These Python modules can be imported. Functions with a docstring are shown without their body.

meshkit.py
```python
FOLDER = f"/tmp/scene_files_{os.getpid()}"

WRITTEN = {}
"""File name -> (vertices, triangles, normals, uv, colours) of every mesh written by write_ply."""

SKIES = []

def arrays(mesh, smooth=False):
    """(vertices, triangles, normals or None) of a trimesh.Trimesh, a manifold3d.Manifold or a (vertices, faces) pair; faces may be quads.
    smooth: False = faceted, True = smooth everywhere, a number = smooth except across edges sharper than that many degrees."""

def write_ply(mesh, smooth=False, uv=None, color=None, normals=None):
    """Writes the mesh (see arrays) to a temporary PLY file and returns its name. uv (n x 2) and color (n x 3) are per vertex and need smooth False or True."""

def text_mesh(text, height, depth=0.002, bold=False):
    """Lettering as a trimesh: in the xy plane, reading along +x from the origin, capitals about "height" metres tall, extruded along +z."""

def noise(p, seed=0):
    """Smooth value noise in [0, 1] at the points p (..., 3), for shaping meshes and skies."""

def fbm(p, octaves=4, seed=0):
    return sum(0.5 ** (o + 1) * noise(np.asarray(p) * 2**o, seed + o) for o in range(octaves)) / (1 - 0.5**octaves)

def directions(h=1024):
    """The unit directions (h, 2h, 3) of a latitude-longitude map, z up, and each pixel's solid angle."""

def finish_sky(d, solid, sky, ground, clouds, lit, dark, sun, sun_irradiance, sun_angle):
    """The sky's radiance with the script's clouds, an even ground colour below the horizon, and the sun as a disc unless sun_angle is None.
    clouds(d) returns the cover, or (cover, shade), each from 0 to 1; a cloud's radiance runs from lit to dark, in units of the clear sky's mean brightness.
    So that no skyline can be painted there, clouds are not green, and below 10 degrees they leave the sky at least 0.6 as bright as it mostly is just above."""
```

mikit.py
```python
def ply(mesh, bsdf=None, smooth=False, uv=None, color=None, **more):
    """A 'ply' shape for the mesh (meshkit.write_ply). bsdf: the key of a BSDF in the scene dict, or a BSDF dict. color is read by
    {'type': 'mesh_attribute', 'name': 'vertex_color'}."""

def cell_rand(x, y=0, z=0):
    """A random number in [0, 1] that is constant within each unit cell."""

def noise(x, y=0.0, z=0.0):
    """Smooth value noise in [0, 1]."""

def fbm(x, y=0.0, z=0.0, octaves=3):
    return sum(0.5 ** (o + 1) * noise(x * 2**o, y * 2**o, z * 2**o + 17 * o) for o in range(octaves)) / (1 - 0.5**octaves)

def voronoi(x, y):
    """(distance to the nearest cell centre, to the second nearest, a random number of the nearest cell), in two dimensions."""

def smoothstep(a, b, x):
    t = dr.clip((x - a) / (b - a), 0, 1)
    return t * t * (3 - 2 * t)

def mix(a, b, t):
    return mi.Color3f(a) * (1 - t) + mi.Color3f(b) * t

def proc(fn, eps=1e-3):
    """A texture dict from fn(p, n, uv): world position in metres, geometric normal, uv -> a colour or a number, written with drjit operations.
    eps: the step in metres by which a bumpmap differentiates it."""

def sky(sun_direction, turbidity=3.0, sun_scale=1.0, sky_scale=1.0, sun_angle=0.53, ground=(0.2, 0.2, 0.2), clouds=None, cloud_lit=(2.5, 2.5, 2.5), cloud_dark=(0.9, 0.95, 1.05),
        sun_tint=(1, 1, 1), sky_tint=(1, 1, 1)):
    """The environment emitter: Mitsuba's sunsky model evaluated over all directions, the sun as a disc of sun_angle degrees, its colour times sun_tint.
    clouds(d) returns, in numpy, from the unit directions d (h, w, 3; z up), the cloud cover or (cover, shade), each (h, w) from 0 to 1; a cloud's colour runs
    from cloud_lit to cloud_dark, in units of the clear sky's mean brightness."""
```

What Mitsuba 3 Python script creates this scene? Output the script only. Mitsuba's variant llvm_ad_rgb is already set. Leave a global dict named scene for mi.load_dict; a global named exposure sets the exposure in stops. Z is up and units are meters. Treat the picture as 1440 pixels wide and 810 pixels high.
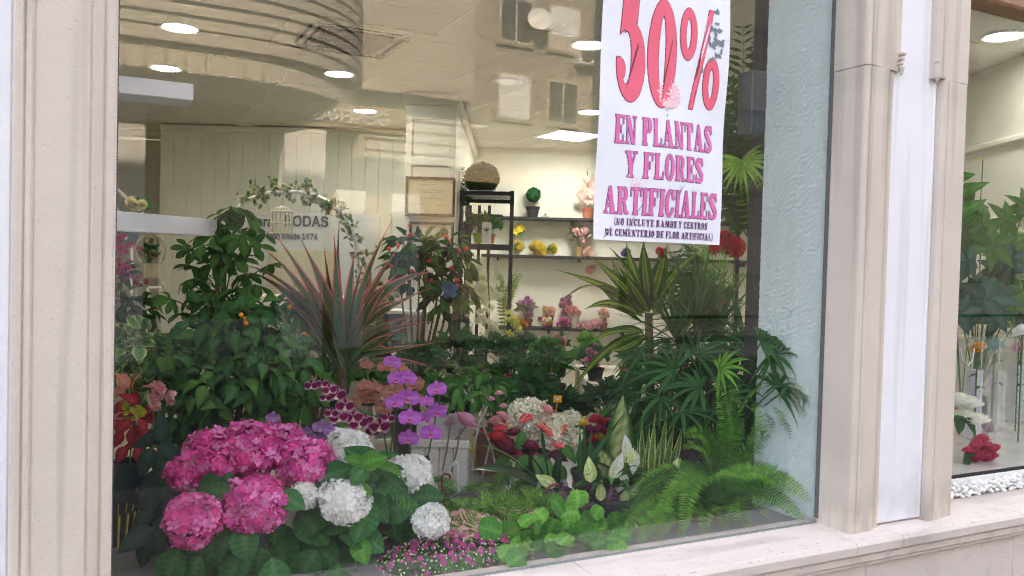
import math, random
import numpy as np, trimesh, shapely
import drjit as dr
import mitsuba as mi
import mikit, meshkit
from shapely.geometry import Polygon, LineString, Point, box as sbox
from shapely import affinity
from shapely.ops import unary_union
T = mi.ScalarTransform4f
scene, labels = {}, {}
rng = np.random.default_rng(7)
random.seed(7)

# ------------------------------------------------------------------ camera, sky, exposure
F_PX, CAM_D = 1154.0, 2.2                       # focal length in px of the 1440 px wide photograph; metres from camera to glass
YAW, PITCH, ROLL = math.radians(26.5), math.radians(-1.44), 0.026
CAM = np.array([0.0, -CAM_D, 1.5])
_f = np.array([math.sin(YAW) * math.cos(PITCH), math.cos(YAW) * math.cos(PITCH), math.sin(PITCH)])
_r0 = np.array([math.cos(YAW), -math.sin(YAW), 0.0])
_u0 = np.cross(_r0, _f)
_r = _r0 * math.cos(ROLL) + _u0 * math.sin(ROLL)
_u = _u0 * math.cos(ROLL) - _r0 * math.sin(ROLL)
scene['camera'] = {'type': 'perspective', 'fov': math.degrees(2 * math.atan(720 / F_PX)), 'fov_axis': 'x', 'near_clip': 0.05, 'far_clip': 400.0,
                   'to_world': T().look_at(CAM.tolist(), (CAM + _f).tolist(), _u.tolist())}
scene['sky'] = mikit.sky((-0.28, 0.78, 0.62), turbidity=3, sun_scale=1.0, clouds=lambda d: 0.65 + 0.0 * d[..., 0], cloud_lit=(2.2, 2.2, 2.3))
exposure = 3.97
LAMP = 8.0                                     # radiance of the shop's lit downlights

# ------------------------------------------------------------------ placing helpers: where a sight line meets a plane of the place
def sight(px, py): return _f + _r * (px - 720) / F_PX - _u * (py - 405) / F_PX
def atd(px, py, d): return CAM + sight(px, py) * d                                   # at a distance
def atY(px, py, Y):
    v = sight(px, py); p = CAM + v * ((Y - CAM[1]) / v[1])                             # Y metres behind the glass
    if 0.035 < Y < 0.36 and 2.385 < p[0] < 2.9: p = CAM + v * (2.385 / v[0])            # not inside the rendered side wall
    return p
def atZ(px, py, Z):
    v = sight(px, py); return CAM + v * ((Z - CAM[2]) / v[2])
FW, RT, UP = np.array([math.sin(YAW), math.cos(YAW), 0.0]), _r0, np.array([0, 0, 1.0])
def room(x, d, z): return np.array([CAM[0], CAM[1], 0]) + RT * x + FW * d + UP * z    # the sales room stands askew to the street front: x across, d deep
ROOM = np.stack([RT, FW, UP], 1)
def nrm(a):
    a = np.asarray(a, float); return a / max(np.linalg.norm(a), 1e-9)

# ------------------------------------------------------------------ colours: a palette of pairs, read through uv = (entry + tone, blend)
PAL, _pal_names = [], {}
def col(a, b=None):
    k = (tuple(a), tuple(b or a))
    if k not in _pal_names:
        _pal_names[k] = len(PAL); PAL.append(k)
    return _pal_names[k]
_gpu = {}
def palette(p, n, uv):
    if 'a' not in _gpu:
        _gpu['a'] = [mi.Float(np.array([c[0][i] for c in PAL], np.float32)) for i in range(3)]
        _gpu['b'] = [mi.Float(np.array([c[1][i] for c in PAL], np.float32)) for i in range(3)]
    i = mi.UInt32(dr.clip(dr.floor(uv.x), 0, len(PAL) - 1))
    tone = 0.62 + 0.76 * (uv.x - dr.floor(uv.x))
    a = mi.Color3f(*[dr.gather(mi.Float, x, i) for x in _gpu['a']])
    b = mi.Color3f(*[dr.gather(mi.Float, x, i) for x in _gpu['b']])
    t = dr.clip(uv.y, 0, 1)
    g = 0.86 + 0.28 * mikit.noise(p.x * 130, p.y * 130, p.z * 130)
    return dr.clip((a * (1 - t) + b * t) * tone * g, 0.0, 0.9)
PT = mikit.proc(palette)
scene['leaf_bsdf'] = {'type': 'principledthin', 'base_color': PT, 'roughness': 0.32, 'diff_trans': 0.5, 'eta': 1.45}
scene['petal_bsdf'] = {'type': 'principledthin', 'base_color': PT, 'roughness': 0.75, 'diff_trans': 0.7, 'eta': 1.3}
def paper(p, n, uv):
    palette(p, n, uv); i = mi.UInt32(dr.clip(dr.floor(uv.x), 0, len(PAL) - 1))
    return mi.Color3f(*[dr.gather(mi.Float, x, i) for x in _gpu['a']])
scene['paper_bsdf'] = {'type': 'twosided', 'bsdf': {'type': 'principled', 'base_color': mikit.proc(paper), 'roughness': 0.5, 'specular': 0.4}}
scene['matte_bsdf'] = {'type': 'twosided', 'bsdf': {'type': 'principled', 'base_color': PT, 'roughness': 0.65, 'specular': 0.35}}
scene['gloss_bsdf'] = {'type': 'twosided', 'bsdf': {'type': 'principled', 'base_color': PT, 'roughness': 0.22, 'specular': 0.5}}
PAPER = 'paper_bsdf'
LEAF, PETAL, MATTE, GLOSS = 'leaf_bsdf', 'petal_bsdf', 'matte_bsdf', 'gloss_bsdf'

# ------------------------------------------------------------------ naming
_count = {}
def numbered(k):
    n = _count.get(k, 0); _count[k] = n + 1
    return k if n == 0 else f'{k}_{n:03d}'
def thing(name, label, cat, group=None, kind=None):
    k = numbered(name); labels[k] = {'label': label, 'category': cat}
    if group: labels[k]['group'] = group
    if kind: labels[k]['kind'] = kind
    return k
def setting(name, label=None):
    k = numbered(name); labels[k] = {'kind': 'structure'}
    if label: labels[k]['label'] = label
    return k

# ------------------------------------------------------------------ mesh builder
def U(c, tone=0.5): return c + min(max(tone, 0.01), 0.99)
def rt(s=0.25): return 0.5 + rng.uniform(-s, s)
class M:
    def __init__(s): s.v, s.f, s.t, s.n = [], [], [], 0
    def raw(s, v, f, u, b=0.0):
        v = np.asarray(v, float); f = np.asarray(f, int)
        if f.shape[1] == 4: f = np.vstack([f[:, [0, 1, 2]], f[:, [0, 2, 3]]])
        s.v.append(v); s.f.append(f + s.n); s.n += len(v)
        s.t.append(np.stack([np.broadcast_to(u, len(v)), np.broadcast_to(b, len(v))], 1)); return s
    def flat(s, v, f, u, b=0.0):
        v = np.asarray(v, float); f = np.asarray(f, int)
        if f.shape[1] == 4: f = np.vstack([f[:, [0, 1, 2]], f[:, [0, 2, 3]]])
        b = np.broadcast_to(b, len(v))
        return s.raw(v[f].reshape(-1, 3), np.arange(f.size).reshape(-1, 3), u, b[f].ravel())
    def mesh(s, m, u, b=0.0, mat=None):
        v = np.array(m.vertices)
        if mat is not None: v = v @ mat[:3, :3].T + mat[:3, 3]
        return s.flat(v, np.array(m.faces), u, b)
    def box(s, c, size, u, R=None, ch=0.0, b=0.0):
        h = np.asarray(size, float) / 2; ch = min(ch, h.min() * 0.6)
        if ch <= 0:
            m = trimesh.creation.box(2 * h)
        else:
            pts = [np.array([sx, sy, sz]) * (h - ch * (np.arange(3) != a)) for sx in (-1, 1) for sy in (-1, 1) for sz in (-1, 1) for a in range(3)]
            m = trimesh.convex.convex_hull(np.array(pts))
        v = np.array(m.vertices)
        if R is not None: v = v @ np.asarray(R).T
        return s.flat(v + np.asarray(c), np.array(m.faces), u, b)
    def tube(s, pts, r, u, sides=6, b=0.0):
        p = np.asarray(pts, float); n = len(p); r = np.broadcast_to(r, n)
        t = np.gradient(p, axis=0); t /= np.linalg.norm(t, axis=1, keepdims=True) + 1e-12
        ref = np.array([0.31, 0.17, 0.93]) if abs(nrm(p[-1] - p[0])[2]) < 0.8 else np.array([0.93, 0.31, 0.1])
        a = np.cross(t, ref); a /= np.linalg.norm(a, axis=1, keepdims=True) + 1e-12
        c = np.cross(t, a); th = np.arange(sides) * 2 * np.pi / sides
        v = (p[:, None] + r[:, None, None] * (np.cos(th)[None, :, None] * a[:, None] + np.sin(th)[None, :, None] * c[:, None])).reshape(-1, 3)
        i, j = np.meshgrid(np.arange(n - 1), np.arange(sides), indexing='ij'); k = (j + 1) % sides
        q = np.stack([i * sides + j, i * sides + k, (i + 1) * sides + k, (i + 1) * sides + j], -1).reshape(-1, 4)
        v = np.vstack([v, p[:1], p[-1:]]); e = len(v)
        caps = [[e - 2, (x + 1) % sides, x, x] for x in range(sides)] + [[e - 1, (n - 1) * sides + x, (n - 1) * sides + (x + 1) % sides, e - 1] for x in range(sides)]
        f = np.vstack([q[:, [0, 1, 2]], q[:, [0, 2, 3]], np.array([c_[:3] for c_ in caps])])
        return s.raw(v, f, u, b)
    def lathe(s, prof, base, u, n=20, smooth=False, axis=None, b=0.0):
        th = np.arange(n) * 2 * np.pi / n; ring = np.stack([np.cos(th), np.sin(th)], 1)
        R = np.eye(3)
        if axis is not None:
            z = nrm(axis); x = nrm(np.cross(z, [0.3, 0.9, 0.2])); R = np.stack([x, np.cross(z, x), z], 1)
        def ringv(r, z): return np.column_stack([ring * r, np.full(n, z)])
        j = np.arange(n); k = (j + 1) % n
        if smooth:
            v = np.vstack([ringv(r, z) for r, z in prof])
            f = np.vstack([np.stack([i * n + j, i * n + k, (i + 1) * n + k, (i + 1) * n + j], 1) for i in range(len(prof) - 1)])
            s.raw(v @ R.T + np.asarray(base), f, u, b)
        else:
            for (r0, z0), (r1, z1) in zip(prof[:-1], prof[1:]):
                v = np.vstack([ringv(r0, z0), ringv(r1, z1)])
                s.raw(v @ R.T + np.asarray(base), np.stack([j, k, n + k, n + j], 1), u, b)
        return s
    def ball(s, c, r, u, sub=1, sq=(1, 1, 1), b=0.0):
        m = trimesh.creation.icosphere(sub); return s.raw(np.array(m.vertices) * r * np.array(sq) + c, np.array(m.faces), u, b)
    def extrude(s, poly, h, mat, u, b=0.0):
        for g in getattr(poly, 'geoms', [poly]):
            if g.geom_type == 'Polygon' and g.area > 1e-9:
                s.mesh(trimesh.creation.extrude_polygon(g, h, engine='earcut'), u, b, mat)
        return s
    def sheet(s, g, u, b=0.0):
        g = np.asarray(g); n, m = g.shape[:2]
        i, j = np.meshgrid(np.arange(n - 1), np.arange(m - 1), indexing='ij'); a = i * m + j
        return s.raw(g.reshape(-1, 3), np.stack([a, a + 1, a + m + 1, a + m], -1).reshape(-1, 4), u, np.asarray(b).ravel() if np.ndim(b) else b)
    def many(s, tv, tf, tb, mats, us):
        """the template (tv, tf, blend tb) once under each 4 x 4 matrix, each with its own colour"""
        mats = np.asarray(mats); k = len(mats)
        v = (np.einsum('kij,nj->kni', mats[:, :3, :3], tv) + mats[:, None, :3, 3]).reshape(-1, 3)
        f = (np.asarray(tf)[None] + (np.arange(k) * len(tv))[:, None, None]).reshape(-1, np.asarray(tf).shape[1])
        return s.raw(v, f, np.repeat(us, len(tv)), np.tile(tb, k))
    def shape(s, bsdf, smooth=True, **more):
        return mikit.ply((np.vstack(s.v), np.vstack(s.f)), bsdf, smooth=smooth, uv=np.vstack(s.t), **more)
def part(parent, name, m, bsdf=MATTE, label=None, **more):
    k = numbered(f'{parent}__{name}' if parent else name)
    scene[k] = m.shape(bsdf, **more)
    if label: labels[k] = {'label': label}
    return k
def put(parent, name, shape, mat):
    k = numbered(f'{parent}__{name}'); scene[k] = {**shape, 'to_world': T(np.asarray(mat, float))}; return k
def frame(p, d, n, s=1.0, sx=None):
    """a matrix that puts a leaf's base at p, its axis (+y) along d, its upper side (+z) towards n"""
    y = nrm(d); x = np.cross(y, n)
    if np.linalg.norm(x) < 1e-4: x = np.cross(y, [0.2, 0.5, 0.8])
    x = nrm(x); z = np.cross(x, y); m = np.eye(4)
    m[:3, 0], m[:3, 1], m[:3, 2], m[:3, 3] = x * (sx or s), y * s, z * s, p
    return m
def bez(a, b, c, n=8):
    t = np.linspace(0, 1, n)[:, None]; return (1 - t) ** 2 * a + 2 * t * (1 - t) * b + t * t * c

# ------------------------------------------------------------------ leaves
def width(prof, t):
    if prof == 'round': return np.sqrt(np.maximum(0.0, 1 - (2 * (0.06 + 0.94 * t) - 1) ** 2)) ** 0.9
    if prof == 'ov': return np.sin(np.pi * t ** 0.72) ** 0.85
    if prof == 'lan': return np.sin(np.pi * t ** 0.62) ** 1.15
    if prof == 'ell': return np.sin(np.pi * t) ** 0.6
    if prof == 'ob': return np.sin(np.pi * t ** 1.45) ** 0.8
    if prof == 'heart': return np.sin(np.pi * (0.14 + 0.86 * t) ** 0.95) ** 0.75
    if prof == 'strap': return np.clip(t * 5, 0.35, 1) * (1 - t ** 3.2)
    if prof == 'sword': return (0.55 + 0.45 * np.sin(np.pi * np.clip(t * 1.2, 0, 1))) * (1 - t ** 2.2)
def leafgrid(W=0.4, prof='ov', bend=0.4, fold=0.12, n=6, cols=3, wave=0.0, pat='mid', twist=0.0, seed=0):
    t = np.linspace(0, 1, n + 1); s = np.linspace(-1, 1, cols); w = np.maximum(width(prof, t), 0.02) * W / 2
    ang = -bend * t + bend * 0.3; y = np.concatenate([[0], np.cumsum(np.cos(ang[:-1]) / n)]); z = np.concatenate([[0], np.cumsum(np.sin(ang[:-1]) / n)])
    ph = seed * 1.7
    g = np.zeros((n + 1, cols, 3))
    g[..., 0] = w[:, None] * s; g[..., 1] = y[:, None]
    g[..., 2] = z[:, None] + fold * np.abs(s) * w[:, None] * 2 + wave * np.abs(s) * np.sin(t * 17 + ph + 2 * np.sign(s)[None].T[0] if False else (t[:, None] * 17 + ph + 1.3 * s)) + twist * t[:, None] * g[..., 0]
    if pat == 'vein':
        k = (np.arange(n + 1) % 2)[:, None]; b = np.where(np.abs(s) < 0.1, 1.0, 0.55 * k * (1 - 0.4 * np.abs(s))) * np.ones((n + 1, 1)); g[..., 2] -= 0.012 * k * np.minimum(1, np.abs(s) * 3) * (w[:, None] > 0.05); g[1:-1, :, 1] += (0.16 * np.abs(s) * w[:, None])[1:-1]
        g[..., 0] *= 1 + 0.03 * ((np.arange(n + 1) % 2)[:, None] - 0.5) * (np.abs(s) > 0.9)
    elif pat == 'mid': b = np.where(np.abs(s) < 0.1, 1.0, 0.0) * np.ones((n + 1, 1)) * (1 - 0.5 * t[:, None])
    elif pat == 'edge': b = np.where(np.abs(s) > 0.9, 1.0, 0.0) * np.ones((n + 1, 1))
    elif pat == 'tip': b = np.clip(t[:, None] * 1.6 - 0.6, 0, 1) * np.ones((1, cols))
    elif pat == 'base': b = np.clip(1 - t[:, None] * 1.5, 0, 1) * np.ones((1, cols))
    elif pat == 'mot': b = np.random.default_rng(seed).uniform(0, 1, (n + 1, cols)) * (np.abs(s) < 0.8)
    elif pat == 'band': b = np.where(np.abs(s) > 0.4, np.where(np.abs(s) < 0.9, 1.0, 0.2), 0.0) * np.ones((n + 1, 1))
    else: b = np.zeros((n + 1, cols))
    return g, b
def protos(c, k=5, bsdf=LEAF, spread=0.3, **kw):
    """k variants of a leaf, one unit long, in slightly different tones and curls"""
    out = []
    for i in range(k):
        a = dict(kw); a['bend'] = a.get('bend', 0.4) * rng.uniform(0.4, 1.7); a['seed'] = i
        g, b = leafgrid(**a); out.append(M().sheet(g, U(c if not isinstance(c, list) else c[i % len(c)], rt(spread)), b).shape(bsdf))
    return out
def whorls(c, k=4, leaflets=7, droop=0.5, W=0.32, prof='ob', bsdf=LEAF, spread=0.3, pat='mid'):
    """umbrella leaves: leaflets round the end of a stalk, radius one unit"""
    out = []
    for i in range(k):
        m = M()
        for j in range(leaflets):
            a = 2 * np.pi * (j + rng.uniform(-0.2, 0.2)) / leaflets; dr_ = droop * rng.uniform(0.5, 1.5)
            g, b = leafgrid(W=W, prof=prof, bend=0.6, fold=0.1, n=5, cols=3, pat=pat, seed=j)
            fm = frame([0, 0, 0], [np.cos(a), np.sin(a), -dr_], [np.cos(a) * dr_, np.sin(a) * dr_, 1.0], rng.uniform(0.8, 1.05))
            m.sheet(g @ fm[:3, :3].T + fm[:3, 3], U(c, rt(spread)), b)
        out.append(m.shape(bsdf))
    return out
def strap(a, mid, z, W, c, prof='sword', n=10, cols=3, fold=0.25, pat='mid', up=None, tone=None, bsdf=LEAF):
    """one long leaf along the curve a - mid - z, as a mesh"""
    p = bez(np.asarray(a, float), np.asarray(mid, float), np.asarray(z, float), n + 1)
    t = np.gradient(p, axis=0); t /= np.linalg.norm(t, axis=1, keepdims=True) + 1e-9
    up = UP if up is None else np.asarray(up, float)
    x = np.cross(t, up); x /= np.linalg.norm(x, axis=1, keepdims=True) + 1e-9
    nn = np.cross(x, t); s = np.linspace(-1, 1, cols); tt = np.linspace(0, 1, n + 1); w = np.maximum(width(prof, tt), 0.03) * W / 2
    g = p[:, None] + x[:, None] * (s[None, :, None] * w[:, None, None]) + nn[:, None] * (np.abs(s)[None, :, None] * fold * w[:, None, None])
    if pat == 'mid': b = np.where(np.abs(s) < 0.1, 1.0, 0.0) * np.ones((n + 1, 1))
    elif pat == 'edge': b = np.where(np.abs(s) > 0.7, 1.0, 0.0) * np.ones((n + 1, 1)) + np.clip(tt[:, None] - 0.75, 0, 1) * 4 * np.ones((1, cols))
    elif pat == 'none': b = np.zeros((n + 1, cols))
    else: b = pat(tt[:, None], s[None]) * np.ones((n + 1, cols))
    return M().sheet(g, U(c, rt(0.3) if tone is None else tone), np.clip(b, 0, 1))
def frond(a, mid, z, c, L, pairs=26, W=0.14, prof='fern', up=None, droop=0.25, tone=None, tipc=True, stemw=0.002, lean=0.35, m=None):
    """a feather-shaped leaf: stalk along a - mid - z with leaflets of length L on both sides"""
    m = m or M(); p = bez(np.asarray(a, float), np.asarray(mid, float), np.asarray(z, float), pairs + 4)
    t = np.gradient(p, axis=0); t /= np.linalg.norm(t, axis=1, keepdims=True) + 1e-9
    up = UP if up is None else np.asarray(up, float)
    x = np.cross(t, up); x /= np.linalg.norm(x, axis=1, keepdims=True) + 1e-9; nn = np.cross(x, t)
    tone = rt(0.28) if tone is None else tone
    m.tube(p[::2] if len(p) > 8 else p, np.linspace(stemw, stemw * 0.3, len(p[::2] if len(p) > 8 else p)), U(c, tone), 4, 0.5)
    g, gb = leafgrid(W=W, prof='lan' if prof != 'fern' else 'strap', bend=0.5, fold=0.1, n=3, cols=3 if prof != 'fern' else 2, pat='none')
    tv = g.reshape(-1, 3); nc = g.shape[1]
    i, j = np.meshgrid(np.arange(3), np.arange(nc - 1), indexing='ij'); q = (i * nc + j); tf = np.stack([q, q + 1, q + nc + 1, q + nc], -1).reshape(-1, 4)
    mats, us = [], []
    for k in range(2, len(p) - 1):
        s_ = k / len(p); ln = L * (np.sin(np.pi * (0.12 + 0.86 * s_) ** (0.7 if prof == 'fern' else 1.0)) ** 0.7) * rng.uniform(0.88, 1.08)
        for sd in (-1, 1):
            d = x[k] * sd * (1 + rng.uniform(-0.1, 0.1)) + t[k] * (lean + 0.5 * s_ * lean) - UP * droop * rng.uniform(0.4, 1.4) + nn[k] * rng.uniform(-0.1, 0.15)
            mats.append(frame(p[k], d, nn[k] + 0.1 * rng.normal(size=3), ln)); us.append(U(c, tone + rng.uniform(-0.2, 0.2)))
    bl = np.repeat(np.clip((np.arange(len(mats)) / max(len(mats) - 1, 1)) * 1.3 - 0.3, 0, 1), len(tv)) if tipc else 0
    mats = np.asarray(mats); v = (np.einsum('kij,nj->kni', mats[:, :3, :3], tv) + mats[:, None, :3, 3]).reshape(-1, 3)
    f = (tf[None] + (np.arange(len(mats)) * len(tv))[:, None, None]).reshape(-1, 4)
    m.raw(v, f, np.repeat(us, len(tv)), bl); return m

# ------------------------------------------------------------------ flowers
def petal4(cup=0.25, notch=0.0, k=4, W=0.95):
    """a floret of k rounded petals, radius one, opening along +z"""
    v, f, b = [], [], []
    for i in range(k):
        a = 2 * np.pi * i / k; c, s = np.cos(a), np.sin(a); base = len(v)
        for (x, y, z, bb) in ((0, 0.02, 0, 1), (-0.38 * W, 0.42, cup * 0.3, 0.3), (0.38 * W, 0.42, cup * 0.3, 0.3), (-0.42 * W, 0.8, cup * 0.8, 0), (0.42 * W, 0.8, cup * 0.8, 0), (0, 1.0 - notch, cup * 0.9, 0), (0, 0.6, cup * 0.35, 0.1)):
            v.append((c * x - s * y, s * x + c * y, z)); b.append(bb)
        f += [[base + q for q in tri] for tri in ((0, 2, 6), (0, 6, 1), (1, 6, 3), (6, 5, 3), (6, 4, 5), (2, 4, 6))]
    return np.array(v), np.array(f), np.array(b)
FL4, FL5, FL6 = petal4(), petal4(k=5, W=0.85), petal4(k=6, W=0.7, cup=0.5)
def fib(n, zmin=-1.0):
    i = np.arange(n) + 0.5; z = 1 - (1 - zmin) * i / n; th = np.pi * (1 + 5 ** 0.5) * i; r = np.sqrt(np.maximum(0, 1 - z * z))
    return np.stack([r * np.cos(th), r * np.sin(th), z], 1)
def floret_ball(c, R, cols_, n=150, fr=0.014, zmin=-0.75, sq=(1, 1, 0.82), axis=None, tpl=None, spread=0.3, core=None, m=None, wobble=0.07):
    """a round head of small florets"""
    tpl = tpl or FL4; m = m or M(); d = fib(n, zmin)
    if axis is not None:
        z = nrm(axis); x = nrm(np.cross(z, [0.3, 0.9, 0.2])); Rm = np.stack([x, np.cross(z, x), z], 1)
    else: Rm = np.eye(3)
    if core is not None: m.ball(c, R * 0.86, U(core, 0.4), 2, sq)
    mats, us = [], []
    lump = 1 + wobble * 2 * (meshkit.noise(d * 2.3 + rng.uniform(0, 50, 3)) - 0.5)
    for q, l in zip(d, lump):
        pos = (Rm @ (q * np.array(sq))) * R * l * rng.uniform(0.93, 1.04); nn = nrm(Rm @ (q / np.array(sq)) + 0.28 * rng.normal(size=3))
        mats.append(frame(np.asarray(c) + pos, np.cross(nn, rng.normal(size=3)), nn, fr * rng.uniform(0.85, 1.2)))
        us.append(U(cols_[rng.integers(len(cols_))], rt(spread)))
    return m.many(*tpl, mats, us)
def rose_tpl():
    v, f, b = [], [], []
    def pet(a, r, h, w, open_):
        base = len(v)
        for k, tt in enumerate((0, 0.5, 1.0)):
            for sd in (-1, 0, 1):
                an = a + sd * w; rr = r * (0.45 + 0.55 * math.sin(tt * 1.9)) + open_ * tt * tt - (abs(sd) * 0.04)
                v.append((rr * math.cos(an), rr * math.sin(an), h * tt - open_ * 0.5 * tt * tt - abs(sd) * 0.08 * tt)); b.append(0.15 + 0.6 * tt if open_ < 0.2 else tt * 0.9)
        for i in range(2):
            for j in range(2):
                q = base + i * 3 + j; f.append([q, q + 1, q + 4, q + 3])
    for ring, (n, r, h, w, o) in enumerate(((3, 0.18, 0.95, 1.0, 0.0), (4, 0.36, 0.92, 0.8, 0.05), (5, 0.55, 0.85, 0.7, 0.12), (6, 0.74, 0.7, 0.62, 0.28), (6, 0.8, 0.5, 0.6, 0.4))):
        for i in range(n): pet(2 * np.pi * i / n + ring * 0.7, r, h, w, o)
    return np.array(v) * np.array([1, 1, 1.1]) - np.array([0, 0, 0.5]), np.array(f), np.array(b)
ROSE = rose_tpl()
def orchid_tpl(lipc):
    """a moth orchid: three sepals, two broad petals, a lip; face along +z, top along +y"""
    def build(c, lc, tone, white_edge=False):
        m = M(); ed = 'edge' if white_edge else 'mid'
        for ang, W, L in ((90, 0.62, 0.92), (-35, 0.6, 0.85), (215, 0.6, 0.85)):
            a = math.radians(ang); g, b = leafgrid(W=W, prof='ell', bend=0.5, n=5, cols=5, pat=ed); fm = frame([0, 0, -0.03], [math.cos(a), math.sin(a), 0.05], [0, 0, 1], L)
            m.sheet(g @ fm[:3, :3].T + fm[:3, 3], U(c, tone - 0.1), b * 0.8)
        for ang in (12, 168):
            a = math.radians(ang); g, b = leafgrid(W=1.12, prof='ell', bend=0.45, n=6, cols=5, pat=ed, wave=0.02); fm = frame([0, 0, 0.05], [math.cos(a), math.sin(a), 0.1], [0, 0, 1], 1.0)
            m.sheet(g @ fm[:3, :3].T + fm[:3, 3], U(c, tone), b * 0.8)
        for ang in (-90, -50, -130):
            a = math.radians(ang); g, b = leafgrid(W=0.5, prof='ov', bend=-1.2, n=4, cols=3, pat='tip'); fm = frame([0, -0.05, 0.08], [math.cos(a) * 0.7, math.sin(a), 0.6], [0, 0.6, 1], 0.45)
            m.sheet(g @ fm[:3, :3].T + fm[:3, 3], U(lc, 0.5), b)
        m.ball([0, 0.02, 0.14], 0.1, U(lc, 0.6), 1, b=0.6); return m
    return build
ORCHID = orchid_tpl(None)

# ------------------------------------------------------------------ plants in general
def toward_cam(p): return nrm(CAM - np.asarray(p))
def bush(key, blobs, prot, size, lean=(0.5, 0.5), name='leaf', base=None, stem=None, stem_r=0.006, face=0.35, jitter=0.5, shell=0.45, size_var=0.3, squash=0.9):
    """leaves scattered through round clumps. blobs: (centre, radius, leaf count). lean: outward, downward"""
    m = M()
    for c, r, n in blobs:
        c = np.asarray(c, float)
        if base is not None:
            bp = np.asarray(base, float); mid = (bp + c) / 2 + UP * 0.25 * np.linalg.norm(c - bp) * 0.4 + rng.normal(size=3) * 0.02
            m.tube(bez(bp, mid, c, 7), np.linspace(stem_r, stem_r * 0.45, 7), U(stem, 0.5), 5)
            for _ in range(max(2, n // 8)):
                q = c + r * 0.8 * nrm(rng.normal(size=3)); m.tube(np.array([c + (c - q) * 0.1, (c + q) / 2 + UP * r * 0.1, q]), [stem_r * 0.4, stem_r * 0.32, stem_r * 0.2], U(stem, 0.6), 4)
        for _ in range(n):
            d = nrm(rng.normal(size=3)); pos = c + d * r * (shell + (1 - shell) * rng.uniform() ** 0.6) * np.array([1, 1, squash])
            ax = nrm(d * lean[0] - UP * lean[1] + rng.normal(size=3) * jitter * 0.5)
            nn = nrm(UP * 0.7 + d * 0.4 + toward_cam(pos) * face + rng.normal(size=3) * 0.35)
            put(key, name, prot[rng.integers(len(prot))], frame(pos, ax, nn, size * rng.uniform(1 - size_var, 1 + size_var)))
    if base is not None: part(key, 'stem', m, MATTE)
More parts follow.
